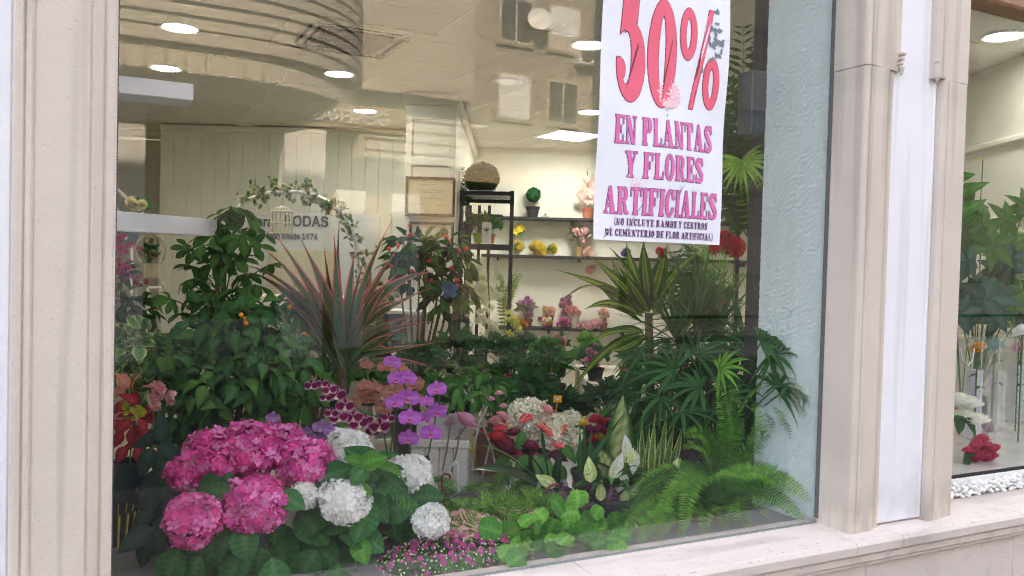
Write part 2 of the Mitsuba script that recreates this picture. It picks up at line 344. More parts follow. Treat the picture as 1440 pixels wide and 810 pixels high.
def pot(key, base, r, h, c, taper=0.75, rim=True, soil=True, bsdf=MATTE):
    m = M(); x = np.asarray(base, float)
    pr = [(0.0, 0), (r * taper, 0), (r * 0.97, h * 0.82)] + ([(r * 1.06, h * 0.82), (r * 1.08, h), (r * 0.95, h), (r * 0.9, h * 0.8)] if rim else [(r, h), (r * 0.93, h), (r * 0.9, h * 0.85)])
    m.lathe(pr, x, U(c, 0.5), 22); k = part(key, 'pot', m, bsdf)
    if soil: part(k, 'soil', M().lathe([(0.0, 0), (r * 0.92, -0.002)], x + UP * h * 0.86, U(SOIL, 0.5), 16))
    return x + UP * h * 0.86
SOIL = col((0.05, 0.035, 0.025))
STEMG, STEMB = col((0.09, 0.16, 0.05)), col((0.12, 0.08, 0.05))
TERRA, TERRA2 = col((0.42, 0.13, 0.07)), col((0.36, 0.09, 0.06))
WHITE, BLACK, DGREY, CREAM = col((0.72, 0.72, 0.71)), col((0.018, 0.018, 0.02)), col((0.06, 0.06, 0.065)), col((0.68, 0.6, 0.42))
G_DARK, G_MID, G_BRIGHT, G_LIME = col((0.032, 0.10, 0.034), (0.06, 0.15, 0.055)), col((0.055, 0.17, 0.038), (0.1, 0.25, 0.06)), col((0.09, 0.26, 0.04), (0.18, 0.36, 0.07)), col((0.16, 0.32, 0.05), (0.3, 0.42, 0.1))
# ================================================================== materials of the setting
def bumped(base, fn, scale=1.0, eps=1e-3): return {'type': 'twosided', 'bsdf': {'type': 'bumpmap', 'arbitrary': mikit.proc(fn, eps), 'scale': scale, 'bsdf': base}}
def stone_c(p, n, uv):
    g = mikit.fbm(p.x * 6, p.y * 6 + 3, p.z * 3, 4); f = mikit.noise(p.x * 420, p.y * 420, p.z * 420); st = mikit.smoothstep(0.62, 0.8, mikit.fbm(p.x * 2.3 + 9, p.y * 2.3, p.z * 1.1, 3))
    sp = mikit.smoothstep(0.87, 0.9, mikit.noise(p.x * 150, p.y * 150, p.z * 150))
    low = mikit.smoothstep(0.78, 0.585, p.z) * mikit.smoothstep(0.3, 0.7, mikit.fbm(p.x * 14, p.y * 14, p.z * 5, 3))
    return mikit.mix((0.67, 0.585, 0.515), (0.60, 0.525, 0.46), g) * (0.92 + 0.12 * f) * (1 - 0.13 * st) * (1 - 0.14 * sp) * (1 - 0.3 * low) * (1 - 0.16 * mikit.smoothstep(0.55, 0.8, mikit.fbm(p.x * 26 + p.y * 26, 3.0, p.z * 0.9, 3))) * (1 - 0.14 * mikit.smoothstep(0.09, 0.0, dr.abs(p.z - 2.2)) * mikit.fbm(p.x * 18, p.y * 18, p.z * 4, 2))
def stone_h(p, n, uv): return 0.0012 * mikit.fbm(p.x * 130, p.y * 130, p.z * 130, 3) + 0.002 * mikit.noise(p.x * 14, p.y * 14, p.z * 14)
scene['stone_bsdf'] = bumped({'type': 'principled', 'base_color': mikit.proc(stone_c), 'roughness': 0.72, 'specular': 0.3}, stone_h)
def sill_c(p, n, uv):
    g = mikit.fbm(p.x * 5, p.y * 9, p.z * 3, 4); f = mikit.noise(p.x * 400, p.y * 400, p.z * 400); sp = mikit.smoothstep(0.86, 0.9, mikit.noise(p.x * 90, p.y * 90, p.z * 90))
    d = mikit.smoothstep(0.5, 0.75, mikit.fbm(p.x * 3, p.y * 12, 4.0, 3))
    return mikit.mix((0.68, 0.60, 0.56), (0.6, 0.53, 0.49), g) * (0.94 + 0.1 * f) * (1 - 0.3 * sp) * (1 - 0.2 * d) * (1 - 0.25 * mikit.smoothstep(-0.03, 0.0, p.y) * mikit.fbm(p.x * 12, p.y * 30, 2.0, 3)) * (1 - 0.16 * mikit.smoothstep(0.6, 0.85, mikit.fbm(p.x * 20, p.y * 20, p.z * 6, 3)))
scene['sill_bsdf'] = bumped({'type': 'principled', 'base_color': mikit.proc(sill_c), 'roughness': 0.6, 'specular': 0.35}, stone_h)
def plaster_c(p, n, uv): return mikit.mix((0.82, 0.82, 0.86), (0.76, 0.765, 0.82), mikit.fbm(p.x * 9, p.y * 9, p.z * 1.2, 4)) * (1 - 0.4 * mikit.smoothstep(0.9, 0.58, p.z) * mikit.fbm(p.x * 20, p.y * 20, p.z * 9, 3)) * (1 - 0.1 * mikit.smoothstep(0.55, 0.8, mikit.fbm(p.x * 34, 1.0, p.z * 1.3, 3))) * (1 - 0.12 * mikit.smoothstep(0.9, 0.95, mikit.noise(p.x * 23, p.y * 23, p.z * 9)))
scene['plaster_bsdf'] = bumped({'type': 'principled', 'base_color': mikit.proc(plaster_c), 'roughness': 0.6, 'specular': 0.3}, lambda p, n, uv: 0.002 * mikit.fbm(p.x * 40, p.y * 40, p.z * 10, 3))
def stucco_h(p, n, uv): return 0.015 * mikit.smoothstep(0.35, 0.75, mikit.fbm(p.x * 70, p.y * 95, p.z * 75, 3)) + 0.001 * mikit.noise(p.x * 300, p.y * 300, p.z * 300)
scene['stucco_bsdf'] = dict(type='twosided', bsdf={'type': 'principled', 'base_color': mikit.proc(lambda p, n, uv: mikit.mix((0.76, 0.89, 0.93), (0.80, 0.91, 0.94), mikit.fbm(p.x * 8, p.y * 8, p.z * 8, 3))), 'roughness': 0.6, 'specular': 0.35})
scene['wall_bsdf'] = {'type': 'twosided', 'bsdf': {'type': 'principled', 'base_color': mikit.proc(lambda p, n, uv: mikit.mix((0.74, 0.73, 0.63), (0.69, 0.68, 0.58), mikit.fbm(p.x * 3, p.y * 3, p.z * 1.5, 3))), 'roughness': 0.5, 'specular': 0.35}}
def tile_c(p, n, uv): return mi.Color3f(0.65, 0.64, 0.58) * (0.9 + 0.2 * mikit.noise(p.x * 160, p.y * 160, 0)) * (0.92 + 0.14 * mikit.cell_rand((p.x - 0.09) / 0.61, p.y / 0.61))
scene['tile_bsdf'] = {'type': 'twosided', 'bsdf': {'type': 'diffuse', 'reflectance': mikit.proc(tile_c)}}
scene['floor_bsdf'] = {'type': 'twosided', 'bsdf': {'type': 'principled', 'base_color': mikit.proc(lambda p, n, uv: mikit.mix((0.36, 0.31, 0.25), (0.28, 0.24, 0.2), mikit.fbm(p.x * 4, p.y * 4, 0, 4))), 'roughness': 0.25}}
scene['platform_bsdf'] = {'type': 'twosided', 'bsdf': {'type': 'principled', 'base_color': mikit.proc(lambda p, n, uv: mikit.mix((0.24, 0.24, 0.245), (0.15, 0.155, 0.16), mikit.fbm(p.x * 7 + 3 * mikit.noise(p.x * 3, p.y * 3, 0), p.y * 5, 0, 4))), 'roughness': 0.2}}
scene['glass_bsdf'] = {'type': 'thindielectric', 'int_ior': 1.52}
scene['clear_bsdf'] = {'type': 'thindielectric', 'int_ior': 1.4}
scene['mirror_bsdf'] = {'type': 'twosided', 'bsdf': {'type': 'roughconductor', 'material': 'Al', 'alpha': 0.12}}
scene['iron_bsdf'] = {'type': 'twosided', 'bsdf': {'type': 'principled', 'base_color': {'type': 'rgb', 'value': [0.02, 0.02, 0.023]}, 'roughness': 0.4}}
scene['paint_bsdf'] = {'type': 'twosided', 'bsdf': {'type': 'principled', 'base_color': {'type': 'rgb', 'value': [0.82, 0.84, 0.86]}, 'roughness': 0.4}}
def ext(m, poly, z0, z1, u): # plan polygon raised from z0 to z1
    mat = np.eye(4); mat[2, 3] = z0; return m.extrude(poly, z1 - z0, mat, u)
def plain(name, m, bsdf, parent=None, label=None, **kw): return part(parent, name, m, bsdf, label, **kw)
GREY0 = col((0.4, 0.4, 0.4))

# ================================================================== street
m = M().box([4, -1.9, -0.05], [80, 3.4, 0.1], U(GREY0)); setting('pavement'); scene['pavement'] = m.shape('pave_bsdf', smooth=False)
scene['pave_bsdf'] = {'type': 'twosided', 'bsdf': {'type': 'diffuse', 'reflectance': mikit.proc(lambda p, n, uv: mi.Color3f(0.13, 0.125, 0.12) * (0.7 + 0.6 * mikit.cell_rand(p.x / 0.4, p.y / 0.4)))}}
m = M().box([4, -30, -0.17], [200, 80, 0.1], U(GREY0)); setting('road'); scene['road'] = m.shape('road_bsdf', smooth=False)
scene['road_bsdf'] = {'type': 'twosided', 'bsdf': {'type': 'diffuse', 'reflectance': mikit.proc(lambda p, n, uv: mi.Color3f(0.055, 0.055, 0.058) * (0.8 + 0.4 * mikit.noise(p.x * 40, p.y * 40, 0)))}}
m = M().box([4, -10.2, -0.04], [80, 2.4, 0.13], U(GREY0)); setting('far_pavement'); scene['far_pavement'] = m.shape('pave_bsdf', smooth=False)

# ================================================================== the shop front
fac = thing('shop_front', 'pinkish limestone shop front with moulded pillars and white plaster strips', 'building')
SILL_Z, TOP = 0.58, 3.1
def pillar(x0, x1, y, z0, z1, mould_l=True, mould_r=True, back=0.0):
    """plan of a moulded pillar: roll mouldings and grooves at both edges"""
    pts = [(x0, back), (x0, y + 0.012), (x0 + 0.004, y + 0.004), (x0 + 0.012, y)]
    if mould_l: pts += [(x0 + 0.02, y), (x0 + 0.024, y + 0.006), (x0 + 0.028, y - 0.002), (x0 + 0.036, y - 0.003), (x0 + 0.041, y + 0.006), (x0 + 0.045, y + 0.003)]
    if mould_r: pts += [(x1 - 0.056, y + 0.003), (x1 - 0.052, y + 0.009), (x1 - 0.047, y + 0.004), (x1 - 0.03, y + 0.018), (x1 - 0.026, y + 0.026), (x1 - 0.02, y + 0.02)]
    pts += [(x1 - 0.006, y + 0.021), (x1, y + 0.028), (x1, back)]
    return ext(M(), Polygon(pts).buffer(0), z0, z1, U(GREY0))
JZ = 2.245
part(fac, 'pillar', pillar(-0.178, 0.024, -0.155, SILL_Z, TOP), 'stone_bsdf', 'moulded stone pillar left of the shop window')
k = part(fac, 'pillar', pillar(2.388, 2.556, -0.155, SILL_Z, JZ - 0.0008), 'stone_bsdf', 'moulded stone pillar right of the shop window')
part(k, 'upper_block', pillar(2.386, 2.585, -0.157, JZ + 0.0008, TOP, True, False), 'stone_bsdf')
k2 = part(fac, 'pillar', pillar(2.8, 2.965, -0.155, SILL_Z, JZ - 0.0008, True, False), 'stone_bsdf', 'narrow stone pillar left of the far right window')
part(k2, 'upper_block', pillar(2.76, 2.966, -0.157, JZ + 0.0008, TOP, True, False), 'stone_bsdf')
for kk, xa, sgn in ((k, 2.587, 1), (k2, 2.758, -1)):                       # chamfer stops: small stepped corbels where the upper blocks step out
    c = M()
    for i in range(3): c.box([xa - sgn * (0.012 + 0.004 * i), -0.145, JZ + 0.062 - 0.018 * i], [0.026 - 0.006 * i, 0.022, 0.012], U(GREY0), ch=0.003)
    c.lathe([(0.001, -0.03), (0.006, -0.022), (0.009, -0.006), (0.009, 0.0)], [xa - sgn * 0.012, -0.146, JZ + 0.015], U(GREY0), 12, True)
    part(kk, 'corbel', c, 'stone_bsdf')
part(fac, 'plaster_strip', M().box([2.68, -0.06, (SILL_Z + TOP) / 2 + 0.002], [0.25, 0.118, TOP - SILL_Z - 0.01], U(GREY0), ch=0.004), 'plaster_bsdf', 'white plaster strip between the two right pillars')
e = M().box([2.7925, -0.1, (SILL_Z + JZ) / 2], [0.012, 0.05, JZ - SILL_Z - 0.02], U(GREY0), ch=0.004); part(fac, 'bead', e, 'plaster_bsdf')
part(fac, 'plaster_strip', M().box([-0.5, -0.06, (SILL_Z + TOP) / 2 + 0.002], [0.64, 0.118, TOP - SILL_Z - 0.01], U(GREY0), ch=0.004), 'plaster_bsdf', 'white plaster strip at the left edge of the photo')
# sill: separate blocks with open joints, a small moulding beneath, the riser below
sill = part(fac, 'sill', M().box([2, 0.04, 0.535], [7.5, 0.05, 0.08], U(GREY0)), 'sill_bsdf')
sx = [-1.2, 0.35, 1.33, 2.34, 2.575, 2.932, 3.95, 5.6]
for a, b in zip(sx[:-1], sx[1:]):
    prof = Polygon([(0.014, 0.53), (-0.218, 0.53), (-0.228, 0.537), (-0.23, 0.566), (-0.222, 0.577), (-0.21, SILL_Z), (0.014, SILL_Z + 0.002)])
    mat = np.array([[0, 0, 1, a + 0.0012], [1, 0, 0, 0], [0, 1, 0, 0], [0, 0, 0, 1.0]])
    part(sill, 'block', M().extrude(prof, b - a - 0.0024, mat, U(GREY0)), 'sill_bsdf')
part(fac, 'cornice', M().box([2, -0.1, 0.512], [7.5, 0.222, 0.034], U(GREY0), ch=0.006).box([2, -0.1, 0.488], [7.5, 0.2, 0.016], U(GREY0), ch=0.004), 'sill_bsdf')
for i, (a, b) in enumerate(zip([-1.2, 0.6, 1.55, 2.45, 3.3, 4.2], [0.6, 1.55, 2.45, 3.3, 4.2, 5.6])):
    part(fac, 'riser_slab', M().box([(a + b) / 2, -0.09, 0.24], [b - a - 0.003, 0.17, 0.48], U(GREY0), ch=0.002), 'sill_bsdf')
part(fac, 'lintel', M().box([2, -0.06, 3.675], [7.5, 0.2, 1.15], U(GREY0)), 'stone_bsdf')
part(fac, 'upper_wall', M().box([4, 7.0, 7.7], [90, 14.2, 6.9], U(GREY0)), 'stone_bsdf')
part(fac, 'rear_wall', M().box([4, 14.0, 2.1], [90, 0.3, 4.2], U(GREY0)), 'stone_bsdf')
part(fac, 'blind_box', M().box([3.9, 0.03, 2.87], [1.85, 0.12, 0.46], U(col((0.34, 0.2, 0.12))), ch=0.01), MATTE, 'brown blind box over the right window')
GLASS_SEAL = col((0.12, 0.12, 0.125))
pane = part(fac, 'window_pane', M().sheet([[[0.02, 0, 0.575], [2.385, 0, 0.575]], [[0.02, 0, 3.1], [2.385, 0, 3.1]]], U(GREY0)), 'glass_bsdf', 'large clear pane of the shop window', smooth=False)
q = M().box([2.383, -0.003, 1.85], [0.009, 0.012, 2.5], U(GLASS_SEAL)).box([0.025, -0.003, 1.85], [0.006, 0.012, 2.5], U(GLASS_SEAL)).box([1.2, -0.004, 0.583], [2.36, 0.01, 0.006], U(col((0.2, 0.22, 0.22))))
part(fac, 'sealant', q, MATTE)
part(fac, 'window_pane', M().sheet([[[2.965, 0.05, 0.575], [5.4, 0.05, 0.575]], [[2.965, 0.05, 2.66], [5.4, 0.05, 2.66]]], U(GREY0)), 'glass_bsdf', 'pane of the far right window', smooth=False)
part(fac, 'sealant', M().box([4.2, 0.048, 0.662], [2.5, 0.012, 0.012], U(BLACK)), MATTE)
# side return of the display: rough pale blue render
st = thing('stucco_wall', 'rough pale blue rendered side wall inside the window beside the fern', 'wall')
part(st, 'wall_core', M().box([2.462, 0.188, 1.8], [0.07, 0.362, 2.6], U(GREY0)), 'stucco_bsdf')
yy, zz = np.meshgrid(np.linspace(0.004, 0.372, 96), np.linspace(0.5, 3.1, 640)); pp = np.stack([yy * 0, yy, zz], -1)
lump = np.clip(meshkit.fbm(pp * 100, 3, 5) - 0.36, 0, 0.4) * 0.008 + meshkit.noise(pp * 210, 9) * 0.0012                # thrown render: real lumps of 2 to 4 mm
part(st, 'render_coat', M().sheet(np.stack([2.424 - lump, yy, zz], -1)[:, ::-1], U(GREY0)), 'stucco_bsdf')

# ================================================================== the room behind
ceil_z = 3.0
setting('shop_floor'); scene['shop_floor'] = M().box([3, 5.5, -0.06], [16, 11, 0.1], U(GREY0)).shape('floor_bsdf', smooth=False)
setting('display_platform', 'grey marble display platform just behind the glass')
scene['display_platform'] = M().box([0.85, 0.73, 0.525], [3.2, 1.42, 0.05], U(GREY0), ch=0.006).box([0.85, 0.7, 0.25], [3.1, 1.34, 0.5], U(GREY0)).shape('platform_bsdf', smooth=False)
setting('ceiling', 'suspended ceiling of square cream tiles'); scene['ceiling'] = M().box([3, 5.55, ceil_z + 0.06], [16, 11.3, 0.06], U(GREY0)).shape('wall_bsdf', smooth=False)
LIT = [(253, 38), (233, 95), (477, 103), (513, 155), (828, 62), (830, 157)]; DARK_L = [(713, 114), (670, 176)]
spots = [atZ(x, y, ceil_z) for x, y in LIT + DARK_L]
tile_cells, tl = set(), M().box([0, 0, 0], [0.6, 0.6, 0.016], U(GREY0), ch=0.003).shape('tile_bsdf', smooth=False)
panel_at = atZ(801, 190, ceil_z); pi_, pj_ = math.floor((panel_at[0] - 0.09) / 0.61), math.floor(panel_at[1] / 0.61)
cass = np.array([1.46, 3.3]); 
for i in range(-1, 12):
    for j in range(0, 17):
        c = np.array([0.09 + 0.61 * (i + 0.5), 0.61 * (j + 0.5)])
        w = c - CAM[:2]; d_, x_ = w @ FW[:2], w @ RT[:2]
        if (i, j) == (pi_, pj_) or max(abs(c - cass)) < 0.42 or d_ > 10.5 or abs(x_) > 0.66 * d_ + 0.6 or (d_ > 9.4 and x_ < -0.9): continue
        mt = np.eye(4); mt[:3, 3] = [c[0], c[1], ceil_z + 0.012]; put('ceiling', 'tile', tl, mt)
m = M()                                                                     # T bars of the suspended grid
for i in range(-1, 14): m.box([0.09 + 0.61 * i, 5.2, ceil_z + 0.014], [0.022, 10.4, 0.026], U(col((0.62, 0.6, 0.52))))
for j in range(0, 18): m.box([3.4, 0.61 * j, ceil_z + 0.015], [8.4, 0.022, 0.026], U(col((0.62, 0.6, 0.52))))
part('ceiling', 'grid', m, MATTE)
def emit(r=None, g=1): return {'type': 'area', 'radiance': {'type': 'rgb', 'value': [LAMP * 1.0 * g, LAMP * 0.985 * g, LAMP * 0.9 * g]}}
DL = ['lit round downlight highest at the upper left of the photo', 'lit round downlight second from the top at the upper left', 'lit round downlight below the ceiling grille', 'lit round downlight beside the top of the panelled column',
      'lit round downlight highest left of the poster', 'lit round downlight lower left of the poster, above the square panel', 'unlit round downlight between the two lit ones left of the poster', 'unlit round downlight low above the panelled column']
def downlight(p, label, lit, grp='round downlights'):
    t = thing('ceiling_light', label, 'ceiling light', grp)
    part(t, 'trim', M().lathe([(0.103, 0.004), (0.122, 0.004), (0.125, -0.006), (0.118, -0.012), (0.105, -0.009), (0.103, 0.004)], p, U(WHITE), 28), GLOSS)
    disc = M().lathe([(0.0, -0.0045), (0.104, -0.005)], p, U(col((0.8, 0.8, 0.78))), 28)
    if lit: part(t, 'diffuser', disc, MATTE, emitter=emit())
    else: part(t, 'diffuser', disc, GLOSS)
for p, l, s_ in zip(spots, DL, [1] * len(LIT) + [0] * len(DARK_L)): downlight(p, l, s_)
t = thing('panel_light', 'lit square ceiling panel left of the poster', 'ceiling light')
pc = [0.09 + 0.61 * (pi_ + 0.5), 0.61 * (pj_ + 0.5), ceil_z]
m = M()
for a, b, w, h in ((0, 0.285, 0.6, 0.03), (0, -0.285, 0.6, 0.03), (0.285, 0, 0.03, 0.54), (-0.285, 0, 0.03, 0.54)): m.box([pc[0] + a, pc[1] + b, ceil_z - 0.006], [w, h, 0.02], U(WHITE))
part(t, 'frame', m, GLOSS)
part(t, 'diffuser', M().sheet([[[pc[0] - 0.27, pc[1] - 0.27, ceil_z - 0.004], [pc[0] - 0.27, pc[1] + 0.27, ceil_z - 0.004]], [[pc[0] + 0.27, pc[1] - 0.27, ceil_z - 0.004], [pc[0] + 0.27, pc[1] + 0.27, ceil_z - 0.004]]], U(WHITE)), MATTE, smooth=False, emitter=emit(g=0.5))
# air conditioning cassette
t = thing('air_conditioner', 'square ceiling air conditioning cassette with dark grille and four slots', 'air conditioner')
cm = [cass[0], cass[1], ceil_z - 0.012]
fr = M()
for a, b, w, h in ((0, 0.4, 0.94, 0.1), (0, -0.4, 0.94, 0.1), (0.4, 0, 0.1, 0.7), (-0.4, 0, 0.1, 0.7)): fr.box([cm[0] + a, cm[1] + b, cm[2] + 0.01], [w, h, 0.016], U(col((0.64, 0.61, 0.5))), ch=0.003)
part(t, 'frame', fr, MATTE)
for a, b, w, h in ((0, 0.30, 0.56, 0.022), (0, 0.35, 0.6, 0.018), (0, -0.315, 0.56, 0.03), (0.315, 0, 0.03, 0.5), (-0.30, 0, 0.022, 0.5), (-0.355, 0, 0.018, 0.56)): part(t, 'vent', M().box([cm[0] + a, cm[1] + b, cm[2] + 0.012], [w, h, 0.006], U(BLACK)), MATTE)
gr = part(t, 'grille', M().box([cm[0], cm[1], cm[2] + 0.016], [0.5, 0.5, 0.008], U(BLACK)), MATTE)
sl = M().box([0, 0, 0], [0.007, 0.47, 0.014], U(col((0.32, 0.3, 0.27)))).shape(MATTE, smooth=False)
for i in range(24):
    mt = np.eye(4); mt[:3, 3] = [cm[0] - 0.23 + 0.02 * i, cm[1], cm[2] - 0.002]; put(gr, 'slat', sl, mt)

def xroom(px, py, d):                        # sideways coordinate in the room of a sight line at depth d
    p = atd(px, py, d) - CAM; return float(p @ RT)
def zroom(px, py, d): return float(atd(px, py, d)[2])
def rbox(m, x0, x1, d0, d1, z0, z1, u, ch=0.0): return m.box(room((x0 + x1) / 2, (d0 + d1) / 2, (z0 + z1) / 2), [abs(x1 - x0), abs(d1 - d0), abs(z1 - z0)], u, R=ROOM, ch=ch)
# left back wall of upright boards
DW1, DW2, DCOL = 9.17, 10.4, 7.12
xa, xb = xroom(226, 250, DW1), xroom(572, 250, DW1)
w1 = thing('board_wall', 'cream back wall of narrow upright boards on the left of the shop', 'wall')
part(w1, 'backing', rbox(M(), xa, xb + 0.3, DW1 + 0.02, DW1 + 0.1, 0, ceil_z, U(GREY0)), 'wall_bsdf')
nb = 20; bw = (xb + 0.3 - xa) / nb
for i in range(nb): part(w1, 'board', rbox(M(), xa + bw * i + 0.0012, xa + bw * (i + 1) - 0.0012, DW1, DW1 + 0.02, 0.0, ceil_z - 0.07, U(GREY0), 0.003), 'wall_bsdf')
part(w1, 'cornice', rbox(M(), xa, xb + 0.3, DW1 - 0.03, DW1 + 0.03, ceil_z - 0.07, ceil_z - 0.01, U(GREY0), 0.01), 'wall_bsdf')
w2 = thing('back_wall', 'plain cream back wall behind the long shelves', 'wall')
x0, x1 = xroom(570, 250, DCOL), xroom(640, 250, DCOL)
part(w2, 'plaster', rbox(M(), x1 - 0.4, 3.5, DW2, DW2 + 0.1, 0, ceil_z, U(GREY0)), 'wall_bsdf')
w3 = thing('recess_wall', 'dim beige wall of the recess behind the left pillar', 'wall')
part(w3, 'plaster', rbox(M(), -6.2, xa + 0.25, 10.5, 10.6, 0, ceil_z, U(GREY0)).box(room(xa + 0.06, 9.9, 1.5), [0.1, 1.3, 3.0], U(GREY0), R=ROOM), 'wall_bsdf')
w4 = thing('side_wall', 'cream panelled wall behind the far right window', 'wall')
part(w4, 'plaster', rbox(M(), 3.35, 3.45, 3.7, 10.5, 0, ceil_z, U(GREY0)), 'wall_bsdf')
for z_, dz in ((2.42, 0.05), (1.9, 0.03), (1.05, 0.04)): part(w4, 'moulding', rbox(M(), 3.31, 3.352, 3.9, 10.3, z_, z_ + dz, U(GREY0), 0.012), 'wall_bsdf')
for d0 in (4.3, 5.2, 6.1): part(w4, 'panel', rbox(M(), 3.33, 3.352, d0, d0 + 0.75, 1.15, 1.85, U(GREY0), 0.008), 'wall_bsdf')
w5 = thing('end_wall', 'plain cream end walls closing the room out of view', 'wall')
part(w5, 'plaster', M().box([-1.0, 5.5, 1.5], [0.1, 11, 3.0], U(GREY0)).box([3.0, 0.19, 3.3], [16, 0.1, 1.0], U(GREY0)).box([7.3, 3, 1.5], [4.0, 0.1, 3], U(GREY0)), 'wall_bsdf')
# panelled column
c = thing('panelled_column', 'square cream column with recessed panels in the middle of the shop', 'column')
part(c, 'shaft', rbox(M(), x0 + 0.01, x1 - 0.01, DCOL + 0.015, DW2, 0, ceil_z, U(GREY0)), 'wall_bsdf')
w_ = x1 - x0
m = M()
for z0_, z1_ in ((0, 0.15), (1.35, 1.42), (2.36, 2.43), (ceil_z - 0.24, ceil_z - 0.12)): rbox(m, x0 + 0.05, x1 - 0.05, DCOL, DCOL + 0.016, z0_, z1_, U(GREY0), 0.003)
rbox(m, x0, x0 + 0.055, DCOL, DCOL + 0.016, 0, ceil_z - 0.12, U(GREY0), 0.003); rbox(m, x1 - 0.055, x1, DCOL, DCOL + 0.016, 0, ceil_z - 0.12, U(GREY0), 0.003)
part(c, 'panel_frame', m, 'wall_bsdf')
part(c, 'capital', rbox(M(), x0 - 0.035, x1 + 0.035, DCOL - 0.035, DW2 - 0.02, ceil_z - 0.12, ceil_z - 0.02, U(GREY0), 0.015), 'wall_bsdf')
# two white boards that run in from the left, seen against the room
t = thing('hanging_beam', 'white boxed beam hanging under the ceiling at the upper left', 'beam')
p0, p1 = atY(272, 130, 0.5), atY(120, 110, 0.5)
part(t, 'box', M().box([(p0[0] - 0.9) / 2, 0.56, p0[2]], [p0[0] + 0.9, 0.12, 0.052], U(GREY0), ch=0.003), 'paint_bsdf')
t = thing('white_shelf', 'pale white shelf board ending beside the leafy tree at the left', 'shelf')
p0, p1 = atY(301, 321, 1.15), atY(150, 310, 0.75)
dv = nrm(p1 - p0); sd = np.cross(dv, UP); R = np.stack([dv, sd, UP], 1); ln = np.linalg.norm(p1 - p0) + 0.4
part(t, 'board', M().box(p0 + dv * ln / 2 + sd * 0.0, [ln, 0.03, 0.066], U(GREY0), R=R, ch=0.003), 'paint_bsdf')
part(t, 'end_cap', M().box(p0 - dv * 0.004, [0.007, 0.034, 0.068], U(BLACK), R=R), MATTE)
# ================================================================== houses across the street (seen as reflections in the glass)
HB, HB2, BLIND, DARKG = col((0.51, 0.475, 0.43)), col((0.36, 0.28, 0.2)), col((0.74, 0.75, 0.78)), col((0.05, 0.055, 0.06))
SA, SB = -11.0, -20.0
def vis(px, py, Y): p = atY(px, py, -Y); return p
a = thing('balcony_building', 'beige building across the street with curved slatted balconies', 'building')
wa = part(a, 'wall', M().box([0.9, SA - 2.5, 5.7], [9.8, 4.6, 2.6], U(HB)).box([0.85, SA - 2.6, 2.2], [9.6, 4.0, 4.4], U(HB2)), MATTE)
def slats(key, x0, x1, r, z0, z1, n):
    base = M()
    path = [(x0, SA), (x1 - r, SA + 0.0)]
    th = np.linspace(np.pi / 2, 0, 10); arc = [(x1 - r + r * math.cos(q), SA - r + r * math.sin(q) + 1.4) for q in th]
    path = [(x0, SA + 1.4)] + arc + [(x1, SA - 0.4)]
    bal = part(key, 'balcony', ext(M(), Polygon(path + [(x0, SA - 0.4)]), z0 - 0.18, z0, U(HB)), MATTE)
    part(bal, 'backing', ext(M(), LineString(path).buffer(0.012, cap_style=2), z0, z1, U(DARKG)), MATTE)
    for i in range(n):
        z = z0 + (z1 - z0) * (i + 0.5) / n
        poly = LineString(path).buffer(0.03, cap_style=2)
        part(bal, 'slat', ext(M(), poly, z - 0.42 * (z1 - z0) / n, z + 0.3 * (z1 - z0) / n, U(HB)), MATTE)
    return bal
for z0 in (4.55,): slats(a, -3.8, 3.85, 2.2, z0, z0 + 1.25, 7)
b0 = part(a, 'canopy', ext(M(), Polygon([(-3.8, SA + 1.3), (1.8, SA + 1.3)] + [(1.6 + 2.2 * math.cos(q), SA - 0.9 + 2.2 * math.sin(q)) for q in np.linspace(np.pi / 2, 0, 9)] + [(3.8, SA - 0.5), (-3.8, SA - 0.5)]), 4.0, 4.36, U(HB)), MATTE)
for i in range(24): part(b0, 'rib', M().box([-3.8 + 0.25 * i, SA + 1.32, 4.18], [0.03, 0.03, 0.34], U(HB2)), MATTE)
clad = part(a, 'side_cladding', M().box([4.9, SA - 1.6, 5.2], [1.9, 2.0, 4.0], U(DARKG)), MATTE)
for i in range(20): part(clad, 'slat', M().box([4.9, SA - 0.58, 3.35 + 0.19 * i], [1.9, 0.04, 0.14], U(HB, 0.55), ch=0.01), MATTE)
for x in (-3.4, 0.2, 2.75): part(a, 'pier', M().box([x, SA + 0.25, 1.95], [0.62, 0.5, 4.1], U(col((0.72, 0.73, 0.75)))), MATTE)
part(a, 'plinth', M().box([-0.5, SA + 0.2, 0.3], [5.9, 0.3, 0.6], U(col((0.3, 0.3, 0.32)))), MATTE)
for x in (-1.6, 1.5): part(a, 'shop_window', M().box([x, SA - 0.58, 1.8], [2.8, 0.04, 2.9], U(DARKG)), GLOSS)
for x in (3.65, 4.6): part(a, 'shutter', M().box([x, SA - 0.2, 1.4], [0.5, 0.1, 2.6], U(BLIND)), MATTE)
tm = meshkit.text_mesh('GENERALI', 0.2, 0.03, bold=True); mt = np.array([[-1, 0, 0, 4.05], [0, 0, 1, SA + 0.56], [0, 1, 0, 3.68], [0, 0, 0, 1.0]])
part(a, 'sign_band', M().box([3.1, SA + 0.4, 3.78], [2.4, 0.3, 0.4], U(HB2)), MATTE)
part(a, 'lettering', M().mesh(tm, U(col((0.7, 0.7, 0.7))), mat=mt), MATTE)
HB3 = col((0.33, 0.295, 0.255))
b = thing('flat_building', 'tan apartment building across the street with roller blinds and a satellite dish', 'building')
part(b, 'wall', M().box([8.6, SB - 3, 7.5], [13.2, 6, 6.6], U(HB3)).box([8.6, SB + 0.15, 4.1], [13.2, 0.5, 0.3], U(HB2)), MATTE)
part(b, 'ground_floor', M().box([8.6, SB - 3.2, 2.0], [13.2, 5.6, 4.2], U(col((0.1, 0.085, 0.075)))), MATTE)
